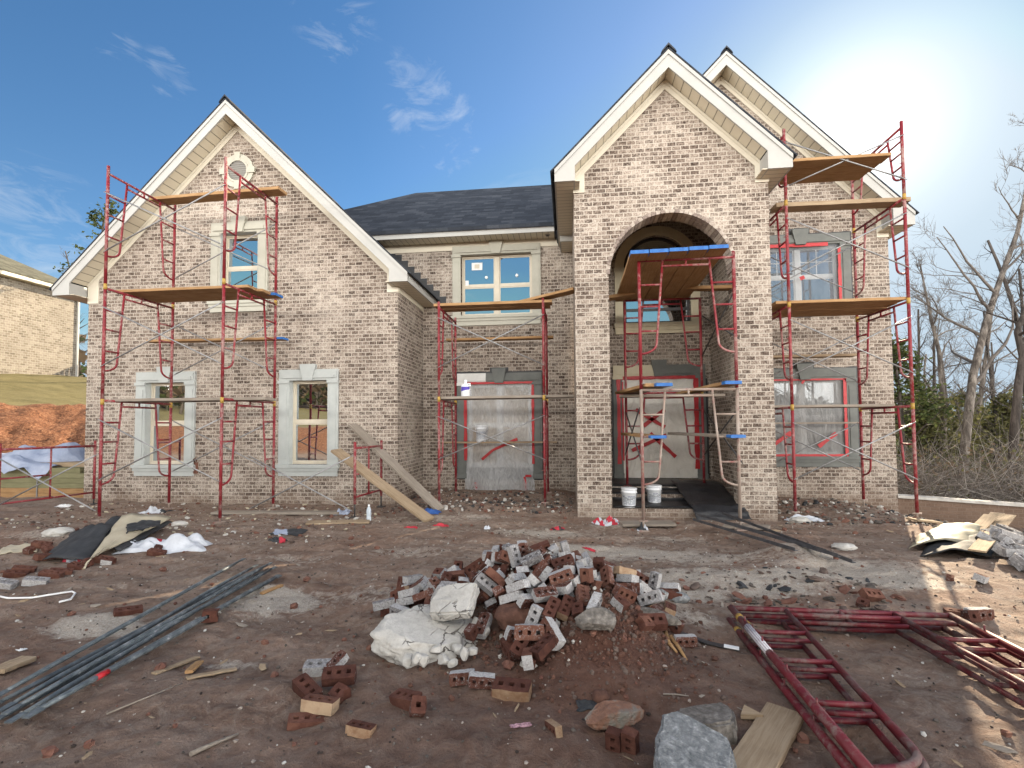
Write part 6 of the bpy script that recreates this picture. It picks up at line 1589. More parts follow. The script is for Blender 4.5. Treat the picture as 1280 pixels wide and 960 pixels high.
# ------------------------------------------------------------------ ground sheet
def axis(lo, hi, segs):
    """segs: list of (limit, step); outside them the step grows"""
    out = [segs[0][0]]
    for (a, b, s) in segs:
        n = max(1, round((b-a)/s)); out += [a+(b-a)*(i+1)/n for i in range(n)]
    s = segs[-1][2]
    while out[-1] < hi: s *= 1.12; out.append(out[-1]+s)
    s = segs[0][2]; left = [out[0]]
    while left[-1] > lo: s *= 1.12; left.append(left[-1]-s)
    return list(reversed(left[1:]))+out
gx = axis(-160, 160, [(-20, -9, .16), (-9, -4, .06), (-4, 4, .032), (4, 9, .06)])
gy = axis(-90, 190, [(1.6, 5.6, .032), (5.6, 9.5, .05), (9.5, 13, .10), (13, 24, .16)])
DUST = [(-2.55, 4.35, .35, .22, 1.0), (-2.9, 4.6, .3, .15, .8), (-1.75, 4.5, .35, .3, .55), (1.15, 4.75, .35, .3, .9), (.6, 6.2, .9, .5, .55), (-.3, 7.4, .9, .5, .5), (1.5, 7.3, .8, .35, .65), (-1.6, 6.0, .6, .35, .5), (3.0, 6.2, .5, .35, .8),
        (-1.1, 3.7, .35, .12, .7), (-4.5, 6.4, 1.3, .35, .35), (-.2, 6.6, 1.2, .3, .4), (2.0, 6.4, 1.0, .4, .45), (3.4, 5.6, .8, .5, .5), (-2.4, 6.8, 1.2, .3, .4), (-6.5, 5.8, 1.2, .25, .35), (1.9, 5.3, .8, .35, .4), (.5, 5.3, .5, .25, .35), (-3.4, 3.6, .5, .25, .3), (2.6, 5.4, .9, .35, .45), (-7, 7.0, 1.6, .35, .6), (-3.2, 8.3, 1.2, .4, .5), (4, 8.4, 1.2, .5, .55), (.9, 8.2, 1.2, .25, .7), (-1.4, 8.6, 1.2, .35, .6), (2.2, 3.4, .5, .4, .25), (-.6, 5.5, .5, .2, .4)]
for px_, py_, rx_, ry_, k_ in ((130, 775, .42, .17, 1.1), (95, 792, .3, .12, .9), (330, 752, .38, .3, .85), (285, 832, .30, .10, .85), (370, 702, .7, .22, .7), (60, 668, .8, .25, .8), (480, 690, .6, .2, .5), (160, 735, .8, .15, .4), (840, 720, .8, .25, .7), (760, 690, .9, .2, .7), (900, 700, .8, .25, .5), (960, 740, .5, .2, .6), (1080, 720, .7, .3, .6), (440, 740, .5, .2, .5), (1230, 790, .9, .9, .12), (1200, 690, 1.0, .8, .15), (860, 770, .3, .2, .8), (640, 665, 1.2, .25, .6)):  # the two faintest, far right, lighten the sunlit patch through its colour
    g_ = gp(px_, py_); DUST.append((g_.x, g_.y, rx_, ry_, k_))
verts = []; dust = []; 
for y in gy:
    for x in gx:
        verts.append((x, y, height(x, y)))
        d = 0.0
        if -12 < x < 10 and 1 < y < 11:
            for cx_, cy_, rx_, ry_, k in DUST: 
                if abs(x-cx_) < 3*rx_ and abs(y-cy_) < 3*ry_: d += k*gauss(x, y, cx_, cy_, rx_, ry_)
        s = -x*.77+y*.64
        lawn = 0.0; clay = 0.0
        if x < -9:
            lawn = sstep(26.0, 26.6, s+.5*noise.noise((x, y, 0))); clay = sstep(18.6, 20, s)*(1-lawn)
        if y < -7: lawn = max(lawn, 1-sstep(-15, -14, y)); clay = max(clay, (1-sstep(-9, -7.5, y))*(1-lawn))
        soil = min(1, gauss(x, y, .15, 3.7, .75, .7)+.5*gauss(x, y, -.2, 2.6, 3.2, 1.1))  # wide second term darkens the foreground for moist soil and weaker light alike
        leaf = 1.0 if ((y > 12.2 and x > 6.9) or y > 30) else sstep(13, 15, x)
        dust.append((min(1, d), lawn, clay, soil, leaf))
nx_ = len(gx); fs = [(j*nx_+i, j*nx_+i+1, (j+1)*nx_+i+1, (j+1)*nx_+i) for j in range(len(gy)-1) for i in range(nx_-1)]
me = bpy.data.meshes.new('ground'); me.from_pydata(verts, [], fs)
for nm, k in (('dust', 0), ('lawn', 1), ('clay', 2), ('soil', 3), ('leaf', 4)):
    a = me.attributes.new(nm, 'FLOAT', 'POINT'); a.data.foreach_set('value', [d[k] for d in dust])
me.polygons.foreach_set('use_smooth', [True]*len(fs)); me.update()
t = NT('site_dirt'); P_ = t.pos()
def attr(nm): nd = t.n('ShaderNodeAttribute'); nd.attribute_name = nm; return nd.outputs['Fac']
n0 = t.noise(P_, .55, 5, .6); n1 = t.noise(P_, 2.7, 6, .65, .6); n2 = t.noise(P_, 17, 6, .7); n3 = t.noise(P_, 75, 4, .75); n4 = t.noise(P_, 6.5, 5, .7, 1.2)
rotm = t.n('ShaderNodeMapping'); rotm.inputs['Rotation'].default_value = (0, 0, -.2); rotm.inputs['Scale'].default_value = (.45, 2.2, 1); t.l(P_, rotm.inputs[0])
ns = t.noise(rotm.outputs[0], 1.5, 7, .68, .5)
mixn = t.math('ADD', t.math('ADD', t.math('MULTIPLY', n1, .25), t.math('MULTIPLY', ns, .42)), t.math('MULTIPLY', n2, .33))
c = t.ramp(mixn, [(.30, (.074, .048, .036)), (.45, (.160, .110, .083)), (.56, (.25, .178, .136)), (.70, (.37, .283, .225))])
c = t.mix(t.ramp(n0, [(.45, 0.0), (.68, .45)]), c, t.ramp(mixn, [(.3, (.09, .040, .025)), (.55, (.19, .092, .056)), (.72, (.28, .150, .097))]))
grey = t.math('MULTIPLY', t.ramp(n4, [(.44, 0.0), (.60, .8)]), t.ramp(n0, [(.3, 1.0), (.62, .35)]))
c = t.mix(grey, c, t.ramp(n3, [(.3, (.19, .152, .124)), (.7, (.36, .302, .252))]))
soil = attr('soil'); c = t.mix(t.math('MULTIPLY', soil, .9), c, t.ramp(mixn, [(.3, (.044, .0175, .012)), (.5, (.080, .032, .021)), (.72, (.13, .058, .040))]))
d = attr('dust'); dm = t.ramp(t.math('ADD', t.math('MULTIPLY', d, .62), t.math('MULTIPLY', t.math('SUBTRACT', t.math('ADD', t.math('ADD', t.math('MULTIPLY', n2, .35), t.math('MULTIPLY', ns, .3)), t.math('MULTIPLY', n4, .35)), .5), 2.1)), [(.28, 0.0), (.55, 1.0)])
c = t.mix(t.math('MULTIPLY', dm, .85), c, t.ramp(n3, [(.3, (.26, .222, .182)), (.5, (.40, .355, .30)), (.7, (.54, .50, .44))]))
sp = t.ramp(n3, [(.665, 0.0), (.70, 1.0)]); c = t.mix(t.math('MULTIPLY', sp, .5), c, (.34, .31, .275))
cl = attr('clay'); cc = t.ramp(t.math('ADD', t.math('MULTIPLY', n4, .5), t.math('MULTIPLY', n2, .5)), [(.38, (.045, .018, .010)), (.5, (.17, .070, .033)), (.62, (.32, .165, .09))]); c = t.mix(cl, c, cc)
lw = attr('lawn'); lc = t.ramp(t.math('ADD', t.math('ADD', t.math('MULTIPLY', n2, .3), t.math('MULTIPLY', n1, .35)), t.math('MULTIPLY', ns, .35)), [(.3, (.075, .068, .026)), (.5, (.15, .128, .055)), (.7, (.24, .20, .10))]); c = t.mix(lw, c, lc)
lf = attr('leaf'); c = t.mix(lf, c, t.ramp(n2, [(.3, (.055, .042, .032)), (.6, (.12, .095, .07))]))
h = t.math('ADD', t.math('MULTIPLY', n2, 1.0), t.math('MULTIPLY', n3, .4)); h = t.math('ADD', h, t.math('MULTIPLY', n4, 1.3)); n5 = t.noise(P_, 190, 3, .7); h = t.math('ADD', h, t.math('MULTIPLY', n5, .22))
t.principled(c, t.ramp(n1, [(.3, .82), (.7, .97)]), 0, .25, t.bump(h, .022, .9))
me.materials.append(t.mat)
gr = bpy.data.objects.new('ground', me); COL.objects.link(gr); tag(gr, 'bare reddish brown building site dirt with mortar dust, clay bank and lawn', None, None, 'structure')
# ------------------------------------------------------------------ loose chips: nobody could count them
def chips(name, label, cat, n, area, size, mats, seed, flatness=.5, elong=1.0, dens=None, lift=0.0):
    r = random.Random(seed); mb = MB(); k = 0; tries = 0
    while k < n and tries < n*30:
        tries += 1; x = r.uniform(area[0], area[1]); y = area[2]+(area[3]-area[2])*(r.random()**1.35)
        if dens and r.random() > dens(x, y): continue
        if y > 8.55 and .1 < x < 3.5: continue
        if y > 9.72 and x < -3.4: continue
        if y > 11.2: continue
        k += 1; z = height(x, y); s = size*math.exp(r.gauss(0, .55))*.8; s = min(s, size*2.2)
        Mx = Matrix.Translation((x, y, z+s*.15+lift*r.random()*gauss(x, y, -.36, 4.25, .7, .55))) @ Euler((r.uniform(-.5, .5), r.uniform(-.5, .5), r.uniform(0, 6.3))).to_matrix().to_4x4()
        vs = []
        for ring_, (zz, q) in enumerate(((-.5, .7), (.1, 1.0), (.5, .6))):
            m_ = 5
            for j in range(m_):
                a = 2*math.pi*j/m_+ring_*.5; rr_ = q*r.uniform(.7, 1.15)*.5*s
                vs.append(Mx @ Vector((rr_*math.cos(a)*elong, rr_*math.sin(a), zz*s*flatness*r.uniform(.8, 1.2))))
        fs = [tuple(reversed(range(5))), tuple(range(10, 15))]+[(i*5+j, i*5+(j+1) % 5, (i+1)*5+(j+1) % 5, (i+1)*5+j) for i in range(2) for j in range(5)]
        mb.add(vs, fs, r.randrange(len(mats)))
    o = mb.build(name, mats, None, offset=(0, 5, 0)); return tag(o, label, cat, None, 'stuff')
dd = lambda x, y: min(1, .22+sum(k*gauss(x, y, a, b, c_*1.3, d_*1.3) for a, b, c_, d_, k in DUST))
M['pebble'] = noisy('grey_brown_pebble', [(.3, (.06, .05, .043)), (.6, (.12, .10, .085)), (.75, (.18, .155, .135))], 12, .95, .004, world=True)
M['dirtclod'] = noisy('dirt_clod', [(.3, (.07, .047, .038)), (.6, (.14, .102, .084))], 12, .95, .004, world=True)
M['pale_grit'] = noisy('pale_grit', [(.3, (.22, .18, .15)), (.7, (.36, .31, .27))], 12, .95, 0, world=True)
M['dark_grit'] = noisy('dark_grit', [(.3, (.025, .018, .015)), (.7, (.05, .036, .03))], 12, .95, 0, world=True)
M['chipred'] = noisy('brick_chip', [(.3, (.10, .04, .03)), (.7, (.2, .1, .07))], 12, .95, .004, world=True)
chips('dirt_clods', 'small brown clods and pebbles covering the dirt', 'clods', 9500, (-9.5, 7.5, 1.9, 10.8), .0145, [M['dirtclod'], M['pebble'], M['pebble'], M['pale_grit'], M['dark_grit']], 3)
chips('mortar_chips', 'white mortar crumbs scattered over the dirt', 'mortar chips', 1700, (-9.5, 7.5, 1.9, 10.8), .014, [M['mortar'], M['mortar'], M['pebble']], 4, .5, 1.2, dd)
chips('brick_chips', 'broken red brick chips in the dirt', 'brick chips', 520, (-9, 7, 2.0, 10.8), .04, [M['chipred']], 5, .6)
chips('wood_chips', 'pale wood splinters scattered over the dirt', 'splinters', 420, (-8, 6, 2.1, 10.8), .026, [M['plank_pale'], M['plank_grey']], 6, .18, 3.4)
chips('wall_foot_rubble', 'rubble and dropped mortar along the foot of the facade', 'rubble', 900, (-3.4, .1, 9.0, 11.4), .045, [M['mortar'], M['dirtclod'], M['chipred'], M['pebble'], M['felt']], 8, .5, 1.2)
chips('wall_foot_rubble', 'rubble and dropped mortar at the foot of the right wing', 'rubble', 650, (3.3, 6.8, 8.4, 11.2), .05, [M['mortar'], M['pebble'], M['chipred'], M['plank_grey'], M['felt']], 9, .5, 1.3)
chips('garage_foot_rubble', 'rubble and scraps before the garage wing', 'rubble', 900, (-10, -3.4, 6.6, 9.72), .038, [M['mortar'], M['dirtclod'], M['chipred'], M['dirtclod'], M['feltback']], 10, .45, 1.4)
chips('corner_rubble', 'dark shards behind the corner of the stacked red frames', 'rubble', 130, (1.1, 3.0, 4.6, 5.5), .05, [M['felt'], M['pebble'], M['chipred'], M['dirtclod'], M['pebble']], 12, .35, 1.5)
chips('heap_fines', 'fine dirt, mortar and brick crumbs filling the brick heap', 'crumbs', 2600, (-1.5, .8, 3.2, 5.0), .022, [M['clod'], M['chipred'], M['clod'], M['mortar'], M['dirtclod']], 31, .7, 1.1, lambda x, y: gauss(x, y, -.3, 4.15, .62, .5), lift=.13)
chips('soil_clods', 'dark red clods on the soil right of the brick heap', 'clods', 1500, (-.6, 1.1, 2.9, 4.3), .018, [M['clod'], M['clod'], M['dirtclod']], 33, .8, 1.1, lambda x, y: gauss(x, y, .25, 3.6, .42, .42))
chips('heap_crumbs', 'crumbs of brick, clay and mortar in the skirt of the heap', 'crumbs', 900, (-1.7, 1.0, 2.95, 5.1), .022, [M['clod'], M['clod'], M['chipred'], M['dirtclod']], 13, .7, 1.1, lambda x, y: gauss(x, y, -.15, 3.9, .9, .75))
# ------------------------------------------------------------------ trees
def bark(name, a, b, c): return noisy(name, [(.36, a), (.5, b), (.64, c)], 9, .95, .04, stretch=(1, 1, .22), bscale=22, detail=9)
M['bark'] = bark('grey_bark', (.055, .046, .040), (.125, .107, .092), (.26, .23, .20))
M['bark_dark'] = bark('dark_bark', (.028, .023, .020), (.058, .048, .042), (.10, .085, .075))
M['twig'] = noisy('twig_bark', [(.3, (.085, .073, .065)), (.7, (.17, .15, .135))], 9, .95, 0)
def leafmat(name, a, b):
    t_ = NT(name); g_ = t_.n('ShaderNodeNewGeometry'); c_ = t_.ramp(t_.math('ADD', t_.math('MULTIPLY', g_.outputs['Random Per Island'], .7), t_.math('MULTIPLY', t_.noise(g_.outputs['Position'], 1.2, 3), .3)), [(.15, a), (.85, b)])
    p = t_.n('ShaderNodeBsdfPrincipled'); t_.l(c_, p.inputs['Base Color']); p.inputs['Roughness'].default_value = .85; p.inputs['Specular IOR Level'].default_value = .15
    tl = t_.n('ShaderNodeBsdfTranslucent'); t_.l(c_, tl.inputs[0]); mx = t_.n('ShaderNodeMixShader'); mx.inputs[0].default_value = .35
    t_.l(p.outputs[0], mx.inputs[1]); t_.l(tl.outputs[0], mx.inputs[2]); t_.l(mx.outputs[0], t_.out.inputs[0]); return t_.mat
M['leaf'] = leafmat('evergreen_leaf', (.030, .045, .018), (.085, .105, .038))
M['leaf_olive'] = leafmat('olive_leaf', (.055, .06, .025), (.14, .135, .055))
M['leaf_brown'] = leafmat('dry_brown_leaf', (.10, .07, .045), (.24, .18, .12))
def branchwalk(r, p, d, L, rad, n, wander, up=0.0):
    pts = [p.copy()]; rs = [rad]; q = p.copy(); d = d.normalized()
    for i in range(n):
        d = (d+Vector((r.uniform(-1, 1), r.uniform(-1, 1), r.uniform(-1, 1)))*wander+Vector((0, 0, up))).normalized()
        q = q+d*(L/n); pts.append(q.copy()); rs.append(rad*(1-(i+1)/n*.72))
    return pts, rs
def bare_tree(name, base, H, rad, seed, label, lean=(0, 0), fork=.45, bark_='bark', group=None, depth=4, spread=.8, twigs=1.0, path=None):
    r = random.Random(seed); t_ = thing(name, base, label, 'tree', group)
    tr = MB(); br = MB(); base0 = Vector((0, 0, -.3))
    if path: pts = [Vector(p) for p in path]; rs = [rad*(1-.8*i/(len(pts)-1)) for i in range(len(pts))]
    else: pts, rs = branchwalk(r, base0, Vector((lean[0], lean[1], 1)), H*.92, rad, 12, .07, .06)
    rs[0] *= 1.35
    tr.tube(pts, rs, 10)
    def sub(p, d, L, rd, lev):
        n = 6 if lev < 3 else 4
        P, R_ = branchwalk(r, p, d, L, rd, n, .20 if lev < 3 else .26, .05)
        br.tube(P, R_, 6 if lev < 2 else (4 if lev < 3 else 3), 0, cap=False)
        if lev >= depth: return
        k = int((4 if lev < 2 else 5)*twigs)+1
        for _ in range(k):
            i = r.randint(1, n); f = r.random(); q = P[i-1].lerp(P[i], f); t0 = (P[i]-P[i-1]).normalized()
            sd = t0.orthogonal().normalized(); sd.rotate(Matrix.Rotation(r.uniform(0, 6.28), 3, t0))
            sub(q, t0*.75+sd*r.uniform(.45, 1.0)+Vector((0, 0, .12)), L*r.uniform(.38, .62), max(.0055, R_[i]*.5), lev+1)
    nb2 = 11
    for k in range(nb2):
        f = fork+(1-fork)*(k+.3*r.random())/nb2; i = min(len(pts)-2, int(f*(len(pts)-1))); q = pts[i].lerp(pts[i+1], f*(len(pts)-1)-i)
        a = r.uniform(0, 6.28) if k else .3; d = Vector((math.cos(a), math.sin(a), r.uniform(.35, 1.1)))
        sub(q, d, H*spread*(1.05-f)*r.uniform(.45, .85)+.4, min(rs[i]*.5, .07), 1)
    a_ = tr.build('trunk', M[bark_], t_, local=True); b_ = br.build('crown', M['twig'] if bark_ == 'bark' else M['bark_dark'], t_, local=True)
    return t_
def leafy_tree(name, base, H, rad, crown_r, seed, label, leaf='leaf', n=2600, low=.25, group=None, conic=.35, ls=.10):
    r = random.Random(seed); t_ = thing(name, base, label, 'tree', group); tr = MB(); cr = MB()
    pts, rs = branchwalk(r, Vector((0, 0, -.3)), Vector((0, 0, 1)), H*.95, rad, 10, .05, .08); tr.tube(pts, rs, 8)
    ends = []
    for k in range(26):
        f = low+(1-low)*r.random(); i = min(9, int(f*10)); q = pts[i].lerp(pts[i+1], f*10-i); a = r.uniform(0, 6.28)
        L = crown_r*(1-conic*f)*r.uniform(.6, 1.1)*(.45+1.1*math.sin(math.pi*min(1, .15+f*.8)))
        P, R_ = branchwalk(r, q, Vector((math.cos(a), math.sin(a), r.uniform(.1, .7))), L, rs[i]*.4, 5, .22, .03); tr.tube(P, R_, 5, cap=False)
        for w_ in range(2, 6): ends.append((P[w_], L*.30))
    ends.append((pts[-1], crown_r*.3))
    for _ in range(n):
        c, s = ends[r.randrange(len(ends))]; p = c+Vector((r.gauss(0, 1), r.gauss(0, 1), r.gauss(0, .8)))*s*.62
        u = Vector((r.uniform(-1, 1), r.uniform(-1, 1), r.uniform(-.6, .6))).normalized(); v = u.orthogonal(); v.rotate(Matrix.Rotation(r.uniform(0, 6.28), 3, u)); l = ls*r.uniform(.6, 1.4)
        cr.add([p-u*l, p+v*l*.42, p+u*l, p-v*l*.42], [(0, 1, 2, 3)])
    tr.build('trunk', M['bark_dark'], t_, local=True); cr.build('crown', M[leaf], t_, local=True); return t_
def base_at(px, Y, dz=0): p = at(px, 600, Y); p.z = height(p.x, Y)+dz; return p
def path_tree(label, knots, Y, rad, seed, bark_='bark', **kw):
    """trunk whose bends follow the photographed trunk at its own distance"""
    P = [at(px, py, Y+dy) for px, py, dy in knots]; g = height(P[0].x, P[0].y); b = Vector((P[0].x, P[0].y, g))
    H = P[-1].z-g
    return bare_tree('bare_tree', b, H, rad, seed, label, path=[Vector((0, 0, -.3))]+[p-b for p in P], bark_=bark_, **kw)
WG = 'bare trees in the wood beyond the low wall'
path_tree('large bare leaning tree with a forked grey trunk beyond the low wall', [(1199, 640, 0), (1208, 540, 0), (1216, 470, .3), (1232, 405, .5), (1250, 350, .8), (1272, 290, 1.0), (1284, 230, 1.4), (1290, 150, 2)], 16.5, .155, 11, depth=4, fork=.34, spread=.45, twigs=.9)
path_tree('dark bare tree with a crooked trunk at the right edge', [(1263, 640, 0), (1268, 540, 0), (1273, 480, 0), (1278, 445, .2), (1271, 415, .3), (1284, 380, .5), (1300, 330, .7), (1320, 250, 1)], 14.5, .13, 14, 'bark_dark', depth=4, fork=.45, spread=.45, twigs=.9)
path_tree('thin bare tree left of the large leaning one, rising in front of the pines', [(1178, 630, 0), (1180, 520, 0), (1174, 440, .3), (1164, 400, .6), (1150, 330, 1)], 19, .13, 19, depth=4, fork=.3, spread=.5)
spots = [(1140, 24, 9.5, .14), (1160, 30, 11, .17), (1186, 26, 9, .13), (1222, 22, 10, .15), (1240, 28, 12, .18), (1256, 20, 9, .12), (1272, 26, 12, .17), (1290, 19, 12, .17), (1130, 36, 12, .2), (1205, 36, 13, .2), (1310, 24, 13, .2), (1150, 42, 14, .2), (1230, 44, 14, .22), (1275, 40, 14, .2), (1180, 46, 14, .2), (1340, 22, 12, .2)]
protos = [None]*5
for i, (px, Y, H, rd) in enumerate(spots):
    b = base_at(px, Y); k = i % 5; lb = 'slim bare grey tree in the wood beyond the low wall'
    if protos[k] is None: protos[k] = bare_tree('bare_tree', b, 11, .13, 30+k, lb, (rnd.uniform(-.08, .08), 0), .3, 'bark' if k % 2 else 'bark_dark', WG, 3, .42, .9)
    else:
        o = copy_tree(protos[k]); o.location = b; o.rotation_euler = (0, 0, rnd.uniform(0, 6.28)); s = H/11; o.scale = (s, s, s)
EG = 'evergreens in the wood beyond the low wall'
for i, (px, Y, H, cr_, lf_, lb) in enumerate([(1130, 17, 4.9, 1.1, 'leaf', 'glossy evergreen tree just right of the house corner'), (1158, 21, 4.6, 1.1, 'leaf', 'dark evergreen beside the one at the house corner'), (1150, 27, 5.5, 2.2, 'leaf_olive', 'olive green pine low in the wood behind the scaffold'), (1206, 25, 5.2, 1.6, 'leaf_olive', 'olive pine behind the large leaning tree'), (1228, 30, 6.2, 1.6, 'leaf', 'tall thin dark pine right of the leaning trunk'), (1255, 34, 6.5, 2.0, 'leaf_olive', 'far olive pine between the two trunks at the right'), (1178, 19, 3.2, 1.5, 'leaf_olive', 'low yellowish pine left of the large leaning trunk'), (1240, 20, 3.4, 1.6, 'leaf_olive', 'low yellowish pine between the two big trunks'), (1140, 21, 3.6, 1.6, 'leaf_olive', 'low yellowish pine behind the right scaffold posts')]):
    leafy_tree('evergreen_tree', base_at(px, Y), H+1.6, .12, cr_, 70+i, lb, lf_, n=2200 if i < 2 else 3600, group=EG, low=.3, ls=.075 if i < 2 else .07)
leafy_tree('evergreen_tree', base_at(118, 24), 10.8, .14, 1.5, 91, 'thin evergreen showing behind the left gable roof', 'leaf', n=800, low=.45, ls=.12)
bare_tree('bare_tree', base_at(150, 27), 13.5, .14, 92, 'slender bare tree behind the left gable roof', (0, 0), .5, 'bark', None, 3, .4, .9)
bare_tree('bare_tree', base_at(92, 40), 14, .16, 93, 'bare tree seen in the gap beside the neighbour house', (0, 0), .25, 'bark_dark', None, 3, .5, 1.0)
# tangled undergrowth on the slope
r = random.Random(17); ub = MB()
for _ in range(8500):
    Y = 12.6+26*(r.random()**1.6); px = r.uniform(1095, 1420); p = base_at(px, Y)
    H = r.uniform(.5, 2.3)*(.7+.022*Y); d = Vector((r.uniform(-1, 1), r.uniform(-.7, .7), r.uniform(.0, .8)))
    P, R_ = branchwalk(r, p+Vector((0, 0, r.uniform(0, 1.0))), d, H, r.uniform(.0025, .006), 4, .3, 0); ub.tube(P, [x*1.3 for x in R_], 3, r.choice((0, 0, 3)), cap=False, smooth=False)
for _ in range(11000):
    Y = 12.8+28*(r.random()**1.4); px = r.uniform(1095, 1420); p = base_at(px, Y); p.z += r.uniform(.05, 2.4)*(.5+.02*Y)
    u = Vector((r.uniform(-1, 1), r.uniform(-1, 1), r.uniform(-1, 1))).normalized(); v = u.orthogonal(); l = r.uniform(.03, .07)*(.7+.015*Y)
    ub.add([p-u*l, p+v*l*.6, p+u*l, p-v*l*.6], [(0, 1, 2, 3)], r.choice((1, 1, 2)))
M['pale_twig'] = noisy('pale_twig', [(.3, (.20, .18, .16)), (.7, (.36, .33, .30))], 9, .9, 0)  # sunlit twigs, their brightness put into the colour
o = ub.build('undergrowth', [M['twig'], M['leaf_brown'], M['leaf_olive'], M['pale_twig']], None, offset=base_at(1200, 18)); tag(o, 'tangle of bare brush and dry leaves on the slope beyond the low wall', 'undergrowth', None, 'stuff')
# far woodland closing the horizon all round
fw = MB(); r = random.Random(23)
def far_tree(x, y, H):
    z = height(x, y, False)
    fw.tube([(x, y, z-.5), (x+r.uniform(-.6, .6), y, z+H*.5), (x+r.uniform(-1, 1), y, z+H)], [.22, .14, .03], 4, 0, cap=False)
    for _ in range(16):
        q = z+H*r.uniform(.25, .95); a = r.uniform(0, 6.28); L = H*r.uniform(.1, .25); fw.tube([(x, y, q), (x+L*math.cos(a), y+L*math.sin(a), q+L*.8)], [.07, .02], 3, 0, cap=False)
    for _ in range(26):
        p = Vector((x+r.gauss(0, 1.4), y+r.gauss(0, 1.4), z+H*r.uniform(.15, .8))); u = Vector((r.uniform(-1, 1), r.uniform(-1, 1), r.uniform(-1, 1))).normalized(); v = u.orthogonal(); l = r.uniform(.25, .6)
        fw.add([p-u*l, p+v*l*.6, p+u*l, p-v*l*.6], [(0, 1, 2, 3)], 1 if r.random() < .6 else 2)
for _ in range(240): 
    far_tree(r.uniform(18, 95), r.uniform(48, 85), r.uniform(9, 14))
for _ in range(170):
    far_tree(r.uniform(-75, -40), r.uniform(-30, 70), r.uniform(4, 6.5))
for _ in range(420):
    far_tree(r.uniform(-60, 40), r.uniform(-60, -34), r.uniform(3.0, 4.4))
o = fw.build('far_woodland', [M['bark_dark'], M['leaf_brown'], M['leaf']], None, offset=(60, 60, -6)); tag(o, 'far brown and green winter woodland closing the horizon', 'woodland', None, 'stuff')
# ------------------------------------------------------------------ sky, sun, camera
AZ, EL = math.radians(29.5), math.radians(25.5)
sd = Vector((math.sin(AZ)*math.cos(EL), math.cos(AZ)*math.cos(EL), math.sin(EL)))
wd = bpy.data.worlds.new('World'); SC.world = wd; wd.use_nodes = True; nt = wd.node_tree; nt.nodes.clear()
W_ = NT.__new__(NT); W_.t = nt; W_.mat = None
W_.out = W_.n('ShaderNodeOutputWorld')
sky = W_.n('ShaderNodeTexSky', sky_type='NISHITA'); sky.sun_disc = False; sky.sun_elevation = EL; sky.sun_rotation = AZ
sky.altitude = 250; sky.air_density = SKY_AIR; sky.dust_density = SKY_DUST; sky.ozone_density = 1.6
tc = W_.n('ShaderNodeTexCoord').outputs['Generated']
sx = W_.n('ShaderNodeSeparateXYZ'); W_.l(tc, sx.inputs[0])
zc = W_.math('MAXIMUM', sx.outputs[2], .03); zc = W_.math('ADD', zc, .06)
cb = W_.n('ShaderNodeCombineXYZ'); W_.l(W_.math('DIVIDE', sx.outputs[0], zc), cb.inputs[0]); W_.l(W_.math('DIVIDE', sx.outputs[1], zc), cb.inputs[1])
mp_ = W_.n('ShaderNodeMapping'); mp_.inputs['Rotation'].default_value = (0, 0, .5); mp_.inputs['Scale'].default_value = (.55, 1.15, 1); mp_.inputs['Location'].default_value = (2.3, .9, 0); W_.l(cb.outputs[0], mp_.inputs[0])
n1 = W_.noise(mp_.outputs[0], 1.1, 9, .62, .9); n2 = W_.noise(mp_.outputs[0], .38, 3, .5)
wisp = W_.ramp(W_.math('ADD', W_.math('MULTIPLY', n1, .7), W_.math('MULTIPLY', n2, .42)), [(.64, 0.0), (.84, .62)])
dp0 = W_.n('ShaderNodeVectorMath', operation='DOT_PRODUCT'); W_.l(tc, dp0.inputs[0]); dp0.inputs[1].default_value = sd
wisp = W_.math('MULTIPLY', wisp, W_.ramp(dp0.outputs['Value'], [(.78, 1.0), (.92, .25)]))
cmask = None
for cpx, cpy, tight, amp in ((520, 120, .0035, .8), (565, 165, .003, .7), (215, 95, .0012, .6), (420, 26, .003, .45), (20, 325, .014, .8), (150, 70, .0008, .5), (560, 205, .0008, .5)):
    cd = ray(cpx, cpy).normalized(); dq = W_.n('ShaderNodeVectorMath', operation='DOT_PRODUCT'); W_.l(tc, dq.inputs[0]); dq.inputs[1].default_value = cd
    m_ = W_.math('MULTIPLY', W_.ramp(W_.math('DIVIDE', W_.math('SUBTRACT', 1.0, dq.outputs['Value']), tight), [(0.0, 1.0), (1.0, 0.0)], 'EASE'), amp)
    cmask = m_ if cmask is None else W_.math('MAXIMUM', cmask, m_)
cn = W_.n('ShaderNodeMapping'); cn.inputs['Rotation'].default_value = (0, .5, .3); cn.inputs['Scale'].default_value = (1, 1, 2.6); W_.l(tc, cn.inputs[0])
n7 = W_.noise(cn.outputs[0], 9, 8, .66, 1.2)
wisp = W_.math('MAXIMUM', wisp, W_.math('MULTIPLY', W_.ramp(W_.math('ADD', n7, W_.math('MULTIPLY', cmask, .22)), [(.60, 0.0), (.94, .42)]), W_.ramp(cmask, [(0, 0.0), (.35, 1.0)])))
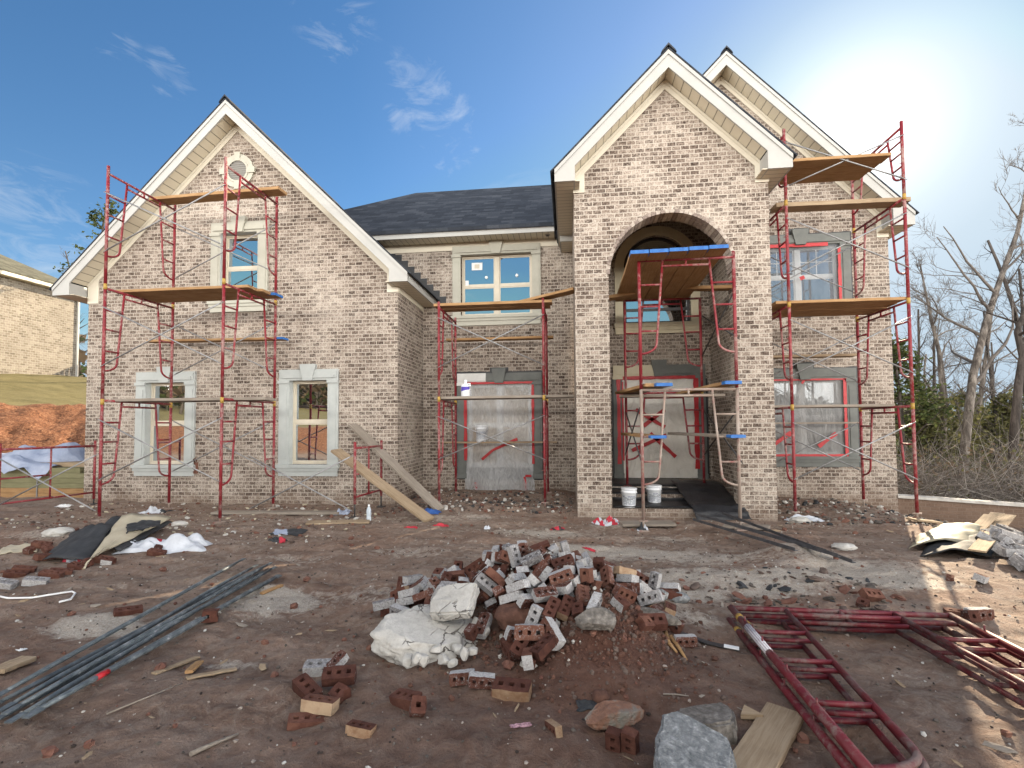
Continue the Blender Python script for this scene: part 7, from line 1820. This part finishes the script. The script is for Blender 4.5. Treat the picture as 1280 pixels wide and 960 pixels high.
# unseen bright bank added behind the viewer to light the shaded facade, and thin veil round the sun
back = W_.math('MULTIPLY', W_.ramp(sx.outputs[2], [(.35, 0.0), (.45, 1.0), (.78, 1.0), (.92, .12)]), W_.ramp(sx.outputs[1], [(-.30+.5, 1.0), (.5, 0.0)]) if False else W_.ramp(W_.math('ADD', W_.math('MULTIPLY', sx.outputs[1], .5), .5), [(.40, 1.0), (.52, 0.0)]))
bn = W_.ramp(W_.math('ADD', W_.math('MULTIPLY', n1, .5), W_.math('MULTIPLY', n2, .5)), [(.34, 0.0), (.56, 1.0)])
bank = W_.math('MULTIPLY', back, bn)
low = W_.math('MULTIPLY', W_.ramp(W_.math('ADD', sx.outputs[2], .1), [(.08, 0.0), (.12, 1.0), (.235, 1.0), (.29, 0.0)]), W_.ramp(W_.math('ADD', W_.math('MULTIPLY', sx.outputs[1], .5), .5), [(.36, 1.0), (.5, 0.0)]))  # low bright band added behind the viewer to light the entrance recess
dp = W_.n('ShaderNodeVectorMath', operation='DOT_PRODUCT'); W_.l(tc, dp.inputs[0]); dp.inputs[1].default_value = sd
veil = W_.ramp(dp.outputs['Value'], [(.68, 0.0), (.84, .009), (.92, .018), (.962, .030), (.980, .047), (.991, .080), (.9968, .14), (1.0, .45)])
def scale_rgb(k): 
    nd = W_.n('ShaderNodeRGB'); nd.outputs[0].default_value = (*k, 1); return nd.outputs[0]
hs = W_.n('ShaderNodeHueSaturation'); hs.inputs['Saturation'].default_value = SKY_SAT; W_.l(sky.outputs[0], hs.inputs['Color'])
lim = W_.mix(1.0, hs.outputs[0], SKY_LIM, 'DARKEN')
col = W_.mix(wisp, lim, scale_rgb(CL_WISP))
col = W_.mix(bank, col, scale_rgb(FILL_BACK))
col = W_.mix(low, col, scale_rgb(FILL_LOW))
col = W_.mix(veil, col, scale_rgb(CL_SUN))
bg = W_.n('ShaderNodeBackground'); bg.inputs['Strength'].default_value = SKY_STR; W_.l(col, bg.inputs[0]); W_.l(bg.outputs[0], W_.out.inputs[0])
sl = bpy.data.lights.new('sun', 'SUN'); sl.energy = SUN_STR; sl.angle = math.radians(.5); sl.color = (1, .83, .60)
so = bpy.data.objects.new('sun', sl); COL.objects.link(so); so.rotation_euler = (-sd).to_track_quat('-Z', 'Y').to_euler(); so.location = (20, 35, 30)
cam = bpy.data.cameras.new('camera'); co = bpy.data.objects.new('camera', cam); COL.objects.link(co); SC.camera = co
cam.sensor_fit = 'HORIZONTAL'; cam.sensor_width = 36; cam.lens = 36*FOC/1280; cam.shift_x = 0; cam.shift_y = (PY-480)/1280; cam.clip_start = .05; cam.clip_end = 1000
cr = R3 @ Vector((1, 0, 0)); cu = R3 @ Vector((0, -1, 0)); cbk = R3 @ Vector((0, 0, -1))
mw = Matrix((cr, cu, cbk)).transposed().to_4x4(); mw.translation = (0, 0, EYE); co.matrix_world = mw
SC.view_settings.view_transform = 'Standard'; SC.view_settings.look = 'None'; SC.view_settings.gamma = 1; SC.view_settings.use_curve_mapping = False; SC.view_settings.exposure = EXPO
SC.cycles.max_bounces = 8; SC.cycles.diffuse_bounces = 4; SC.cycles.transparent_max_bounces = 12; SC.cycles.use_denoising = True
SC.cycles.sample_clamp_indirect = 6
